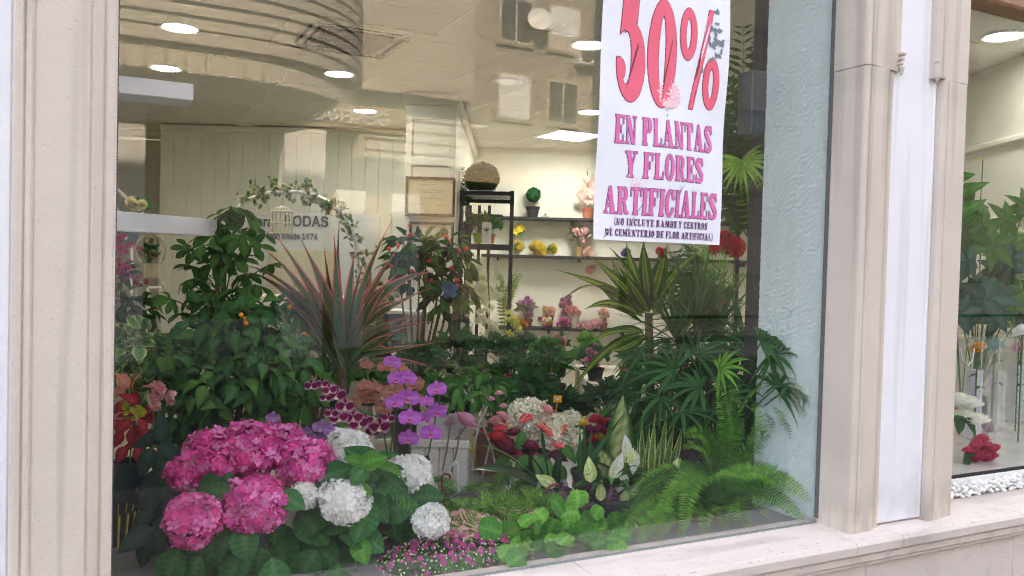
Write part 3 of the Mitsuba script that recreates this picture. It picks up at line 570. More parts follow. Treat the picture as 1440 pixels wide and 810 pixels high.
for x in range(4, 15, 4): part(b, 'shop_window', M().box([x, SB - 0.38, 1.9], [3.0, 0.06, 2.8], U(DARKG)), GLOSS)
for fl, z in ((0, 6.6), (1, 8.85)):
    for i, x in enumerate((10.93, 12.6, 14.3)):
        wn = part(b, 'window', M().box([x, SB + 0.04, z], [1.25, 0.12, 1.5], U(col((0.36, 0.29, 0.22)))), MATTE)
        part(wn, 'frame', M().box([x, SB + 0.09, z], [1.1, 0.06, 1.36], U(col((0.5, 0.46, 0.4)))), MATTE)
        if (i + fl) % 3 == 1: part(wn, 'glass', M().box([x - 0.26, SB + 0.115, z], [0.46, 0.03, 1.2], U(DARKG)).box([x + 0.26, SB + 0.115, z], [0.46, 0.03, 1.2], U(DARKG)), GLOSS)
        else: part(wn, 'blind', M().box([x, SB + 0.115, z + (0.0 if i % 2 == 0 else 0.2)], [1.0, 0.03, 1.26 - (0 if i % 2 == 0 else 0.4)], U(BLIND)), MATTE)
t = thing('satellite_dish', 'round white satellite dish on the tan building', 'satellite dish')
p = vis(750, 33, -SB) * 1.0; p = np.array([atY(750, 33, -SB)[0], SB + 0.35, atY(750, 33, -SB)[2]])
part(t, 'bowl', M().lathe([(0.0, 0), (0.2, 0.03), (0.36, 0.1)], p, U(WHITE, 0.8), 24, True, axis=[-0.3, 1, 0.3]), MATTE)
part(t, 'arm', M().tube([p, p + [-0.1, 0.4, -0.05]], 0.012, U(DGREY)).tube([p, p + [0, -0.35, -0.1]], 0.02, U(DGREY)), MATTE)
for x, z, l in ((13.4, 8.1, 'upper'), (15.6, 5.2, 'lower')):
    t = thing('outdoor_unit', f'{l} white air conditioning unit on the tan building', 'air conditioner', 'outdoor air conditioning units')
    part(t, 'case', M().box([x, SB + 0.2, z], [0.8, 0.3, 0.56], U(WHITE), ch=0.02), MATTE)
    part(t, 'fan_grille', M().lathe([(0.22, 0), (0.22, 0.02), (0.0, 0.02)], [x - 0.12, SB + 0.35, z], U(DGREY), 20, axis=[0, 1, 0]), MATTE)
d = thing('brick_building', 'long dull brown building across the street further to the right', 'building')
BK = col((0.045, 0.043, 0.045)); part(d, 'wall', M().box([45, SB - 3.4, 6.5], [59, 6, 13.0], U(BK)), MATTE)
for fl in range(4):
    for i in range(14):
        wn = part(d, 'window', M().box([17.5 + 3.2 * i, SB - 0.37, 2.2 + 2.9 * fl], [1.3, 0.08, 1.6], U(col((0.04, 0.038, 0.038)))), MATTE); part(wn, 'pane', M().box([17.5 + 3.2 * i, SB - 0.31, 2.2 + 2.9 * fl], [1.1, 0.06, 1.4], U(col((0.06, 0.06, 0.065)))), MATTE)
# ================================================================== the sale poster, its slab-serif letters drawn as outlines
def B(x0, y0, x1, y1): return sbox(x0, y0, x1, y1)
def ell(cx, cy, rx, ry, n=40): return affinity.scale(Point(cx, cy).buffer(1, n // 4), rx, ry)
def P_(*p): return Polygon(p).buffer(0)
def serif(x0, x1, y, h=0.07): return B(x0, y, x1, y + h)
ST = 0.21
def stem(x, w=ST, y0=0, y1=1, s=0.06): return unary_union([B(x, y0, x + w, y1), serif(x - s, x + w + s, y0), serif(x - s, x + w + s, y1 - 0.07)])
def bowl(x, y0, y1, w, t): o = unary_union([ell(x + w - (y1 - y0) * 0.33, (y0 + y1) / 2, (y1 - y0) * 0.33, (y1 - y0) / 2), B(x, y0, x + w - (y1 - y0) * 0.33, y1)]); i = unary_union([ell(x + w - (y1 - y0) * 0.33 - t * 0.25, (y0 + y1) / 2, (y1 - y0) * 0.33 - t * 0.72, (y1 - y0) / 2 - 0.075), B(x - 1, y0 + 0.075, x + w - (y1 - y0) * 0.33 - t * 0.25, y1 - 0.075)]); return o.difference(i)
def glyph(ch):
    arm = lambda x, y0, y1: B(x, y0, x + 0.06, y1)
    if ch == 'I': return stem(0.06), 0.33
    if ch == 'L': return unary_union([stem(0.06), B(0.2, 0, 0.56, 0.08), P_((0.5, 0), (0.58, 0), (0.58, 0.3), (0.53, 0.3))]), 0.6
    if ch in 'EF':
        g = [stem(0.06), B(0.2, 0.92, 0.56, 1), P_((0.5, 1), (0.58, 1), (0.58, 0.7), (0.53, 0.7)), B(0.2, 0.47, 0.4, 0.54), B(0.37, 0.36, 0.43, 0.65)]
        if ch == 'E': g += [B(0.2, 0, 0.56, 0.08), P_((0.5, 0), (0.58, 0), (0.58, 0.3), (0.53, 0.3))]
        return unary_union(g), 0.62
    if ch == 'N': return unary_union([B(0.08, 0, 0.15, 1), serif(0, 0.24, 0), P_((0.0, 1), (0.25, 1), (0.62, 0.0), (0.42, 0)), B(0.55, 0, 0.62, 1), serif(0.46, 0.7, 0.93)]), 0.72
    if ch == 'M': return unary_union([B(0.08, 0, 0.15, 1), serif(0, 0.24, 0), P_((0.0, 1), (0.26, 1), (0.5, 0.2), (0.42, 0)), P_((0.42, 0), (0.5, 0.12), (0.68, 1), (0.58, 1)), stem(0.62, 0.2)]), 0.9
    if ch in 'PR':
        g = [stem(0.06), bowl(0.2, 0.46 if ch == 'P' else 0.48, 1.0, 0.42, ST)]
        if ch == 'R': g += [P_((0.3, 0.5), (0.46, 0.5), (0.56, 0.3), (0.6, 0.08), (0.72, 0.1), (0.72, 0.02), (0.52, 0.0), (0.42, 0.12), (0.38, 0.4), (0.3, 0.44))]
        return unary_union(g), 0.66 if ch == 'P' else 0.74
    if ch == 'A': return unary_union([P_((0.3, 1), (0.44, 1), (0.72, 0), (0.46, 0), (0.3, 0.72)), P_((0.3, 1), (0.36, 1), (0.16, 0), (0.08, 0)), B(0.14, 0.26, 0.52, 0.34), serif(0, 0.25, 0), serif(0.4, 0.78, 0)]), 0.78
    if ch == 'T': return unary_union([stem(0.22), B(0, 0.92, 0.65, 1), P_((0, 1), (0.07, 1), (0.05, 0.68), (0.0, 0.68)), P_((0.65, 1), (0.58, 1), (0.6, 0.68), (0.65, 0.68))]), 0.66
    if ch == 'Y': return unary_union([B(0.24, 0, 0.45, 0.45), serif(0.16, 0.53, 0), P_((0.04, 1), (0.28, 1), (0.46, 0.42), (0.24, 0.42)), P_((0.56, 1), (0.63, 1), (0.44, 0.4), (0.37, 0.46)), serif(-0.02, 0.34, 0.93), serif(0.46, 0.72, 0.93)]), 0.72
    if ch == 'O': return ell(0.32, 0.5, 0.32, 0.52).difference(ell(0.32, 0.5, 0.11, 0.42)), 0.66
    if ch == 'C': return unary_union([ell(0.32, 0.5, 0.32, 0.52).difference(ell(0.34, 0.5, 0.13, 0.42)).difference(B(0.42, 0.33, 0.8, 0.66)), B(0.5, 0.64, 0.57, 1.0)]), 0.64
    if ch == 'D': return unary_union([stem(0.06), bowl(0.2, 0, 1, 0.5, ST * 1.2)]), 0.74
    if ch == 'U': return unary_union([B(0.06, 0.3, 0.27, 1), B(0.55, 0.3, 0.62, 1), serif(0, 0.34, 0.93), serif(0.46, 0.71, 0.93), ell(0.34, 0.32, 0.28, 0.34).difference(ell(0.41, 0.36, 0.14, 0.29)).difference(B(0, 0.34, 1, 1))]), 0.72
    if ch == 'S':
        pts = [(0.53, 0.74)] + [(0.3 + 0.23 * math.cos(t), 0.745 + 0.185 * math.sin(t)) for t in np.linspace(0.3, 3.6, 14)] + [(0.3 + 0.23 * math.cos(t), 0.26 - 0.195 * math.sin(t)) for t in np.linspace(-0.55, 2.9, 14)]
        return unary_union([LineString(pts).buffer(0.075, cap_style=2), LineString([(0.17, 0.66), (0.44, 0.36)]).buffer(0.115), B(0.5, 0.68, 0.56, 1.0), B(0.04, 0, 0.1, 0.33)]), 0.6
    if ch == '(': return ell(0.32, 0.48, 0.3, 0.62).difference(ell(0.4, 0.48, 0.3, 0.56)).intersection(B(0, -0.2, 0.28, 1.2)), 0.26
    if ch == ')': g, w = glyph('('); return affinity.scale(g, -1, 1, origin=(0.13, 0)), w
    return None, 0.3
def text_poly(s, gap=0.07):
    x, out = 0.0, []
    for ch in s:
        g, w = glyph(ch)
        if g is not None: out.append(affinity.translate(g, x, 0))
        x += w + (gap if g is not None else 0)
    return unary_union(out)
def numeral(ch):
    if ch == '0': return ell(0.26, 0.5, 0.26, 0.5, 60).difference(ell(0.26, 0.5, 0.065, 0.35, 60))
    if ch == '5':
        body = unary_union([ell(0.2, 0.3, 0.3, 0.3, 60).difference(unary_union([ell(0.1, 0.33, 0.11, 0.2, 60), B(-0.3, 0.33, 0.06, 0.7)])), P_((-0.04, 0.5), (0.14, 0.58), (0.3, 0.6), (0.34, 1.0), (0.02, 1.0)), B(0.02, 0.84, 0.5, 1.0), ell(0.0, 0.24, 0.09, 0.08)])
        return body
    if ch == '%': return unary_union([ell(0.15, 0.73, 0.15, 0.27).difference(ell(0.15, 0.73, 0.048, 0.16)), P_((0.52, 1.02), (0.60, 1.02), (0.28, -0.04), (0.2, -0.04)), ell(0.6, 0.25, 0.15, 0.27).difference(ell(0.6, 0.25, 0.048, 0.16))])
PY = -0.024
pst = thing('sale_poster', 'white paper sale poster with red numerals and magenta lettering hung on the shop window', 'poster')
gx, gz = np.linspace(0, 1, 15), np.linspace(0, 1, 21)
xl0, xr0, zb, zt = 1.3677, 1.871, 1.5939, 2.478
def curl(u, v): return 0.009 * np.sin(u * 7 + 1.0) * (0.4 + 0.6 * np.sin(v * 5 + 0.5)) + 0.004 * np.sin(v * 11 + u * 3) + 0.012 * np.maximum(0, 0.25 - v) * np.abs(u - 0.5)
def on_poster(x, z, lift=0.0):
    v = (z - zb) / (zt - zb); u = (x - xl0) / (xr0 - xl0); return np.stack([x, PY + curl(u, v) - lift, z], -1)
gu, gv = np.meshgrid(gx, gz)
g = on_poster(xl0 + (xr0 - xl0) * gu + 0.008 * gv, zb + (zt - zb) * gv)
part(pst, 'paper', M().sheet(g, U(col((0.80, 0.81, 0.89)))), PAPER)
def printed(name, poly, lift, c, label=None):
    m = M()
    for q in getattr(poly, 'geoms', [poly]):
        if q.geom_type != 'Polygon' or q.area < 1e-8: continue
        q = q.simplify(0.0004)
        vv, ff = trimesh.creation.triangulate_polygon(q.segmentize(0.03), engine='earcut')
        m.raw(on_poster(np.asarray(vv)[:, 0], np.asarray(vv)[:, 1], lift), ff, U(c), 0)
    return part(pst, name, m, PAPER, label)
def fit(poly, x0, x1, z0, z1):
    a, b, c, d = poly.bounds; return affinity.translate(affinity.scale(poly, (x1 - x0) / (c - a), (z1 - z0) / (d - b), origin=(a, b)), x0 - a, z0 - b)
def pz(px, py): p = atY(px, py, PY); return p[0], p[2]
RED, MAROON, MAG, NAVY, PINKP = col((0.78, 0.13, 0.21)), col((0.2, 0.02, 0.05)), col((0.72, 0.16, 0.44)), col((0.10, 0.02, 0.12)), col((0.86, 0.6, 0.72))
def line(name, poly, tl_, br_, fill, edge, out, label):
    (x0, z1), (x1, z0) = tl_, br_
    p = fit(poly, x0, x1, z0, z1)
    if fill == PINKP: printed(name, p.buffer(0.0004), 0.0016, edge, label); return
    printed(name + '_outline', p.buffer(out), 0.0012, edge); printed(name, p, 0.0022, fill, label)
x5 = pz(866, 140)[0]; x5r = pz(906, 140)[0]
ztop = 2.448
line('numeral', numeral('5'), (x5, ztop), (x5r, pz(884, 143)[1]), RED, MAROON, 0.002, 'red numeral five')
line('numeral', numeral('0'), (pz(911, 80)[0], pz(931, -1)[1]), (pz(951, 80)[0], pz(931, 152)[1]), RED, MAROON, 0.002, 'red numeral nought')
line('percent_sign', numeral('%'), (pz(955, 80)[0], pz(998, 15)[1]), (pz(1012, 80)[0], pz(998, 157)[1]), RED, MAROON, 0.002, 'red percent sign')
line('lettering', text_poly('EN PLANTAS'), (pz(865, 190)[0], pz(934, 169)[1]), (pz(1003, 190)[0], pz(934, 208)[1]), MAG, NAVY, 0.0018, 'magenta words EN PLANTAS')
line('lettering', text_poly('Y FLORES'), (pz(879, 236)[0], pz(934, 217)[1]), (pz(989, 236)[0], pz(934, 254)[1]), MAG, NAVY, 0.0018, 'magenta words Y FLORES')
line('lettering', text_poly('ARTIFICIALES'), (pz(852, 286)[0], pz(930, 266)[1]), (pz(1009, 286)[0], pz(930, 305)[1]), MAG, NAVY, 0.0018, 'magenta word ARTIFICIALES')
line('lettering', text_poly('(NO INCLUYE RAMOS Y CENTROS', 0.16), (pz(866, 313)[0], pz(930, 309)[1]), (pz(996, 313)[0], pz(930, 321)[1]), PINKP, NAVY, 0.0018, 'first small line of the poster')
line('lettering', text_poly('DE CEMENTERIO DE FLOR ARTIFICIAL)', 0.12), (pz(853, 328)[0], pz(930, 324)[1]), (pz(1004, 328)[0], pz(930, 336)[1]), PINKP, NAVY, 0.0018, 'second small line of the poster')
# printed flowers: a pink pompom, small sprigs
PPK, PPK2, SPR = col((0.85, 0.5, 0.58)), col((0.9, 0.7, 0.74)), col((0.16, 0.2, 0.24))
def pompom(px, py, r, name):
    x, z = pz(px, py); big, small = [], []
    for i in range(90):
        q = math.sqrt(i / 90) * r; a = i * 2.4; e = affinity.rotate(affinity.scale(Point(x + q * math.cos(a), z + q * math.sin(a)).buffer(1, 2), r * 0.15, r * 0.06), math.degrees(a)); (big if i % 2 else small).append(e)
    printed(name, Point(x, z).buffer(r * 0.95, 5), 0.0026, PPK); printed(name, unary_union(big), 0.0032, PPK2)
pompom(941, 134, 0.046, 'printed_flower')
def sprig(px, py, r, n, seed, c=None):
    x, z = pz(px, py); rr = np.random.default_rng(seed); o = []
    for i in range(n):
        cx, cz = x + rr.normal() * r * 0.45, z + rr.normal() * r; o.append(affinity.rotate(affinity.scale(Point(cx, cz).buffer(1, 2), r * 0.22, r * 0.1), rr.uniform(0, 180), origin=(cx, cz)))
    printed('printed_sprig', unary_union(o), 0.0026, c or SPR)
sprig(1008, 62, 0.05, 30, 1); sprig(937, 158, 0.014, 8, 2); sprig(895, 257, 0.022, 14, 3, PPK); sprig(957, 262, 0.012, 8, 5)
for i, (xa_, za_, xb_, zb_) in enumerate(((895, 300, 905, 285), (945, 280, 957, 265), (850, 335, 862, 318), (880, 330, 893, 305))):
    printed('printed_stalk', LineString([pz(xa_, za_), pz(xb_, zb_)]).buffer(0.0012), 0.0027, SPR)
tape = M()
# ================================================================== plants and flowers right behind the glass
def dep(p): return float((np.asarray(p) - CAM) @ _f)
def pxm(p): return dep(p) / F_PX
PLAT = 0.551
def onplat(px, Y): p = atY(px, 600, Y); return np.array([p[0], p[1], PLAT])
def reach(key, pts, size_px, Y0, prot, name='leaf', spreadY=0.12, hang=0.5, out=None):
    """leaves centred on given sight lines: (px, py[, direction in degrees, scale])"""
    for q in pts:
        px, py = q[:2]; Y = max(0.06, Y0 + rng.uniform(-spreadY, spreadY)); p = atY(px, py, Y); a = math.radians(q[2] if len(q) > 2 else rng.uniform(200, 340)); sc = q[3] if len(q) > 3 else 1.0
        ax = nrm(RT * math.cos(a) + UP * math.sin(a) - FW * rng.uniform(0.1, 0.5)); s = size_px * pxm(p) * sc * rng.uniform(0.9, 1.12)
        nn = nrm(toward_cam(p) * rng.uniform(0.5, 1.0) + UP * rng.uniform(0.3, 0.8) + 0.25 * rng.normal(size=3)); put(key, name, prot[rng.integers(len(prot))], frame(p - ax * s * 0.5, ax, nn, s))
PINK1, PINK2, PINK3 = col((0.74, 0.08, 0.37), (0.8, 0.24, 0.54)), col((0.62, 0.05, 0.27), (0.72, 0.17, 0.43)), col((0.82, 0.22, 0.52), (0.84, 0.42, 0.65))
WH1, WH2 = col((0.88, 0.88, 0.86), (0.8, 0.84, 0.7)), col((0.86, 0.87, 0.87), (0.82, 0.84, 0.76))
HYD = col((0.04, 0.13, 0.045), (0.09, 0.2, 0.075))
hyd_leaf = protos(HYD, 6, W=0.74, prof='ov', bend=0.7, fold=0.1, n=14, cols=7, wave=0.014, spread=0.35, pat='vein')
hyd_young = protos(col((0.07, 0.2, 0.04), (0.13, 0.3, 0.06)), 4, W=0.7, prof='ov', bend=0.6, fold=0.12, n=14, cols=7, wave=0.012, pat='vein')
# ---- pink hydrangea
t = thing('hydrangea', 'potted hydrangea with large deep pink flower heads at the lower left of the window', 'plant')
base = onplat(345, 0.42); top = pot(t, base, 0.11, 0.17, DGREY)
st_ = M()
for px, py, r, Y in ((266, 662, 31, 0.42), (301, 640, 42, 0.42), (348, 632, 46, 0.44), (392, 628, 38, 0.5), (428, 652, 42, 0.38), (360, 708, 47, 0.26), (272, 731, 41, 0.24)):
    c = atY(px, py, Y); R = r * 0.87 * pxm(c)
    part(t, 'flower_head', floret_ball(c, R, [PINK1, PINK1, PINK2, PINK3, PINK3], int(290 * (r / 45) ** 2), 0.0155, -0.8, (1.05, 1.05, 0.86), axis=UP + toward_cam(c) * 0.5, spread=0.42, core=col((0.3, 0.04, 0.15)), wobble=0.2), PETAL)
    st_.tube(bez(top + 0.03 * rng.normal(size=3) * [1, 1, 0], (top + c) / 2 + UP * 0.02 + RT * (px - 345) * 0.0006, c, 8), 0.0045, U(STEMG), 6)
part(t, 'stem', st_, MATTE)
reach(t, [(300, 768, 250, 1.1), (345, 765, 280), (395, 772, 285, 1.1), (440, 742, 320), (330, 798, 240), (255, 786, 230), (262, 770, 215), (300, 690, 10), (318, 683, 70, 0.7), (385, 745, 290, 0.8), (420, 790, 300), (365, 800, 265), (240, 800, 250), (290, 805, 270), (452, 775, 330), (330, 735, 270, 0.8), (410, 705, 340, 0.7), (270, 812, 250), (330, 818, 270), (385, 818, 280), (245, 800, 230)], 62, 0.3, hyd_leaf, spreadY=0.1)
# ---- white hydrangea
t = thing('hydrangea', 'potted hydrangea with five white flower heads and broad green leaves', 'plant')
base = onplat(520, 0.42); top = pot(t, base, 0.11, 0.17, DGREY); st_ = M()
for px, py, r, Y in ((490, 634, 37, 0.52), (427, 697, 20, 0.3), (484, 705, 37, 0.24), (576, 667, 34, 0.42), (606, 732, 26, 0.2)):
    c = atY(px, py, Y); R = r * 0.82 * pxm(c)
    part(t, 'flower_head', floret_ball(c, R, [WH1, WH2, WH1], int(240 * (r / 36) ** 2) + 30, 0.0145, -0.75, (1.08, 1.08, 0.84), axis=UP + toward_cam(c) * 0.6, spread=0.16, core=col((0.6, 0.64, 0.54)), wobble=0.18), PETAL)
    st_.tube(bez(top, (top + c) / 2 + UP * 0.02, c, 8), 0.0045, U(STEMG), 6)
for a_, b_ in (((478, 740), (505, 780)), ((500, 780), (545, 755)), ((500, 780), (475, 745)), ((500, 785), (500, 810))): st_.tube(bez(atY(*a_, 0.25), (atY(*a_, 0.25) + atY(*b_, 0.25)) / 2 + UP * 0.008, atY(*b_, 0.25), 6), 0.003, U(STEMG, 0.9), 6)
part(t, 'stem', st_, MATTE)
reach(t, [(510, 652, 130, 1.1), (533, 652, 45), (552, 677, 330), (468, 668, 200), (505, 668, 230, 0.7), (528, 716, 330), (560, 715, 20), (548, 735, 310), (510, 735, 250), (600, 757, 310), (622, 766, 335, 0.9), (470, 735, 200), (480, 795, 265, 1.3), (430, 800, 240), (560, 745, 290), (600, 700, 10), (545, 700, 340), (520, 760, 330, 0.9), (498, 757, 160, 0.8), (465, 765, 220), (535, 795, 300), (450, 745, 210), (440, 812, 260), (500, 818, 280), (545, 818, 290), (470, 822, 260), (405, 815, 250)], 58, 0.3, hyd_leaf, spreadY=0.09)
reach(t, [(525, 648, 20), (545, 660, 350), (512, 690, 110, 0.6), (508, 775, 300), (500, 650, 150, 0.8)], 46, 0.22, hyd_young, spreadY=0.03)
# ---- kalanchoe: a mound of small pink rosettes
KP, KB, KL = col((0.68, 0.12, 0.42), (0.78, 0.42, 0.62)), col((0.6, 0.66, 0.36)), G_MID
t = thing('kalanchoe', 'low mound of tiny bright pink flowers and pale buds on the sill edge', 'plant')
part(t, 'foliage', floret_ball(atY(645, 798, 0.24), 0.17, [G_DARK, G_MID], 160, 0.03, -0.1, (1.5, 0.85, 0.55), core=G_DARK), LEAF)
rose5 = floret_ball([0, 0, 0], 0.55, [KP], 9, 0.75, 0.1, (1, 1, 0.5), tpl=FL4, spread=0.4).shape(PETAL)
bud = M().ball([0, 0, 0], 0.5, U(KB), 1).shape(MATTE)
cc = atY(645, 800, 0.24)
for d in fib(300, 0.02):
    p = cc + d * 0.185 * np.array([1.45, 0.75, 0.6]) * (1 + 0.05 * rng.normal())
    if p[1] < 0.03: continue
    if rng.uniform() < 0.62: put(t, 'flower', rose5, frame(p, np.cross(d + 0.2 * rng.normal(size=3), rng.normal(size=3)), d + toward_cam(p) * 0.4, rng.uniform(0.009, 0.013)))
    else: put(t, 'bud', bud, frame(p + d * 0.004, [1, 0, 0], d, 0.008))
m = M()
bm = []
for d in fib(420, 0.02):
    p = cc + d * 0.19 * np.array([1.5, 0.85, 0.6]) * (1 + 0.04 * rng.normal())
    if p[1] > 0.03: m.ball(p, 0.0035, U(KB, rt()), 0)
k = part(t, 'bud_spray', m, MATTE); labels[k] = {'kind': 'stuff'}
# ---- peach hydrangea
PEACH = col((0.78, 0.48, 0.42), (0.8, 0.68, 0.52)); PEACH2 = col((0.84, 0.62, 0.56), (0.76, 0.7, 0.5))
t = thing('hydrangea', 'faded peach hydrangea heads behind the tiny pink flowers', 'plant')
base = onplat(668, 0.5); top = pot(t, base, 0.08, 0.11, DGREY); st_ = M()
for px, py, r, Y in ((652, 748, 30, 0.3), (684, 745, 19, 0.3), (715, 735, 18, 0.34), (745, 730, 14, 0.34)):
    c = atY(px, py, Y); part(t, 'flower_head', floret_ball(c, r * pxm(c), [PEACH, PEACH2], int(70 * (r / 27) ** 2) + 12, 0.02, -0.5, (1.1, 1.1, 0.7), axis=UP + toward_cam(c) * 0.5, core=col((0.4, 0.28, 0.22)), tpl=petal4(0.5)), PETAL)
    st_.tube(bez(top, (top + c) / 2, c, 6), 0.004, U(STEMG), 5)
part(t, 'stem', st_, MATTE); reach(t, [(640, 775, 250), (700, 765, 300), (730, 755, 320), (675, 770, 270)], 34, 0.42, hyd_leaf)
# ---- orchids
def orchid(label, flowers, Y, c, lc, white_edge, stems, r_px, leafcol=None, base_px=None, tilt=0.25):
    t = thing('orchid', label, 'orchid')
    pr = [ORCHID(c, lc, tn, white_edge).shape(PETAL) for tn in (0.4, 0.52, 0.66)]
    b0 = onplat(base_px, Y + 0.08); top = pot(t, b0, 0.06, 0.12, col((0.3, 0.32, 0.3)))
    sm = M()
    for s_ in stems:
        pts = np.array([atY(x, y, Y + 0.04) for x, y in s_]); pts = np.vstack([top[None] + (pts[:1] - top[None]) * 0.05, pts])
        tt = np.linspace(0, 1, len(pts)); ti = np.linspace(0, 1, 16); sm.tube(np.stack([np.interp(ti, tt, pts[:, i]) for i in range(3)], 1), 0.003, U(STEMG, 0.4), 6)
    part(t, 'stem', sm, MATTE)
    for i, q in enumerate(flowers):
        p = atY(q[0], q[1], Y + rng.uniform(-0.03, 0.03)); nn = nrm(toward_cam(p) + RT * rng.uniform(-0.5, 0.5) - UP * rng.uniform(-0.05, 0.3)); s = (q[2] if len(q) > 2 else r_px) * pxm(p) * 0.9
        put(t, 'flower', pr[i % 3], frame(p, UP + RT * rng.uniform(-tilt, tilt), nn, s))
    for a in (200, 250, 300, 340, 30, 150):
        z = top + 0.16 * (RT * math.cos(math.radians(a)) - FW * 0.4 * math.sin(math.radians(a))) + UP * 0.02
        part(t, 'leaf', strap(top, (top + z) / 2 + UP * 0.05, z, 0.06, G_MID, 'ell', 8), LEAF)
    return t
OM, OV, OS, OL = col((0.2, 0.014, 0.09), (0.78, 0.6, 0.68)), col((0.50, 0.14, 0.62), (0.6, 0.26, 0.68)), col((0.42, 0.19, 0.15), (0.5, 0.3, 0.2)), col((0.36, 0.18, 0.46), (0.5, 0.32, 0.58))
orchid('dark maroon orchid spray with white edged petals left of the violet orchid', [(438, 543, 12), (452, 541, 12), (463, 549, 13), (472, 556, 18), (484, 572, 17), (477, 588, 16), (497, 588, 16), (504, 597, 17), (516, 592, 13), (533, 601, 18), (466, 582, 12), (545, 588, 12), (458, 560, 10), (524, 608, 12)], 0.72, OM, col((0.78, 0.76, 0.66), (0.62, 0.45, 0.1)), True,
       [[(560, 640), (545, 590), (510, 580), (470, 545), (440, 540)]], 16, base_px=540)
orchid('bright violet orchid with two tall flower spikes in the middle of the window', [(552, 510, 15), (557, 533, 16), (574, 532, 17), (573, 560, 20), (554, 566, 17), (576, 588, 19), (575, 617, 18), (614, 548, 17), (600, 565, 13), (615, 579, 17), (606, 609, 19), (597, 588, 12)], 0.62, OV, col((0.62, 0.05, 0.22), (0.7, 0.5, 0.7)), False,
       [[(575, 650), (578, 600), (572, 550), (560, 520), (551, 505)], [(598, 660), (606, 620), (616, 570), (620, 545), (635, 540)]], 18, base_px=585)
orchid('salmon orange orchid behind the violet one', [(516, 513, 12), (541, 516, 13), (512, 542, 13), (522, 560, 18), (509, 552, 12), (552, 552, 20), (580, 540, 20), (540, 575, 16), (528, 545, 12), (585, 560, 14), (560, 520, 15), (500, 565, 12)], 0.85, OS, col((0.5, 0.08, 0.05), (0.66, 0.5, 0.2)), False,
       [[(545, 640), (535, 580), (520, 540), (512, 512)], [(548, 640), (560, 560), (545, 510)]], 15, base_px=552)
orchid('small pale lilac orchid above the pink hydrangea', [(431, 608, 12), (450, 601, 15), (466, 606, 14), (440, 618, 12), (383, 588, 13), (386, 600, 10), (455, 615, 12)], 0.66, OL, col((0.5, 0.3, 0.5), (0.7, 0.6, 0.7)), False, [[(455, 650), (450, 610), (430, 600)], [(400, 640), (386, 595)]], 13, base_px=450)
# dark plant label by the violet orchid
t = thing('plant_label', 'dark blue plant label stuck beside the violet orchid', 'plant label')
p = atY(600, 655, 0.55); part(t, 'card', M().box(p, [0.035, 0.003, 0.07], U(col((0.02, 0.025, 0.06))), R=np.stack([nrm(RT + 0.3 * UP), FW, nrm(UP - 0.3 * RT)], 1), ch=0.001), MATTE)
part(t, 'stake', M().tube([p - UP * 0.03, p - UP * 0.1 - RT * 0.02], 0.002, U(BLACK)), MATTE)
# ---- grey wooden crate with peony
GW = col((0.52, 0.51, 0.48), (0.4, 0.39, 0.36))
t = thing('wooden_crate', 'weathered grey wooden planter crate behind the white hydrangea', 'crate')
c0 = atY(620, 640, 1.0); c0[2] = PLAT
hw, dd, hh = 0.115, 0.09, 0.235
for i in range(4): part(t, 'plank', M().box(c0 + RT * (-hw + 0.0575 * (i + 0.5)) - FW * dd + UP * hh * 0.45, [0.055, 0.012, hh * 0.9], U(GW, rt(0.2)), R=ROOM, ch=0.002), MATTE)
for s_ in (-1, 1): part(t, 'side', M().box(c0 + RT * s_ * (hw - 0.004) + UP * hh * 0.45, [0.012, dd * 2 - 0.02, hh * 0.9], U(GW, 0.4), R=ROOM, ch=0.002), MATTE)
part(t, 'rim', M().box(c0 - FW * (dd + 0.009) + UP * hh * 0.94, [hw * 2 + 0.016, 0.014, 0.03], U(GW, 0.6), R=ROOM, ch=0.002).box(c0 + FW * dd + UP * hh * 0.9, [hw * 2, 0.012, 0.2], U(GW, 0.5), R=ROOM, ch=0.002), MATTE)
part(t, 'soil', M().box(c0 + UP * hh * 0.75, [hw * 1.9, dd * 1.9, 0.02], U(SOIL), R=ROOM), MATTE)
PEONY = col((0.66, 0.3, 0.48), (0.8, 0.52, 0.66))
t = thing('peony', 'pink peony leaning over the rim of the grey crate', 'flower')
p = atY(657, 589, 0.95); part(t, 'bloom', M().many(*ROSE, [frame(p, FW, toward_cam(p) + UP * 0.6 + RT * 0.5, 0.042, 0.052)], [U(PEONY)]).many(*ROSE, [frame(p - RT * 0.005, RT, UP * 0.9 + toward_cam(p), 0.032)], [U(PEONY, 0.7)]), PETAL)
part(t, 'stem', M().tube(bez(c0 + UP * hh * 0.75 + RT * 0.02, p - UP * 0.05, p, 7), 0.003, U(STEMG)), MATTE)
pl = protos(G_MID, 4, W=0.42, prof='lan', bend=0.7, n=7); reach(t, [(640, 560, 250), (648, 572, 290), (660, 560, 200), (635, 575, 230), (668, 555, 20), (650, 548, 90)], 30, 0.97, pl)
t = thing('potted_peony', 'pale pink buds on a dark leafy plant behind the grey crate', 'plant')
b_ = atY(690, 600, 1.15); b_[2] = PLAT; top = pot(t, b_ + FW * 0.05, 0.07, 0.2, col((0.2, 0.1, 0.06)))
bush(t, [(atY(680, 545, 1.15), 0.09, 26), (atY(655, 540, 1.2), 0.09, 22), (atY(710, 560, 1.2), 0.07, 16)], protos(G_MID, 4, W=0.38, prof='lan', bend=0.8), 0.085, base=top, stem=STEMG, stem_r=0.004)
for q in ((702, 552), (708, 570), (690, 560), (632, 592)): p = atY(*q, 1.05); part(t, 'bud', M().many(*ROSE, [frame(p, FW, UP + 0.4 * toward_cam(p), 0.02)], [U(col((0.7, 0.42, 0.5)), 0.8)]), PETAL)
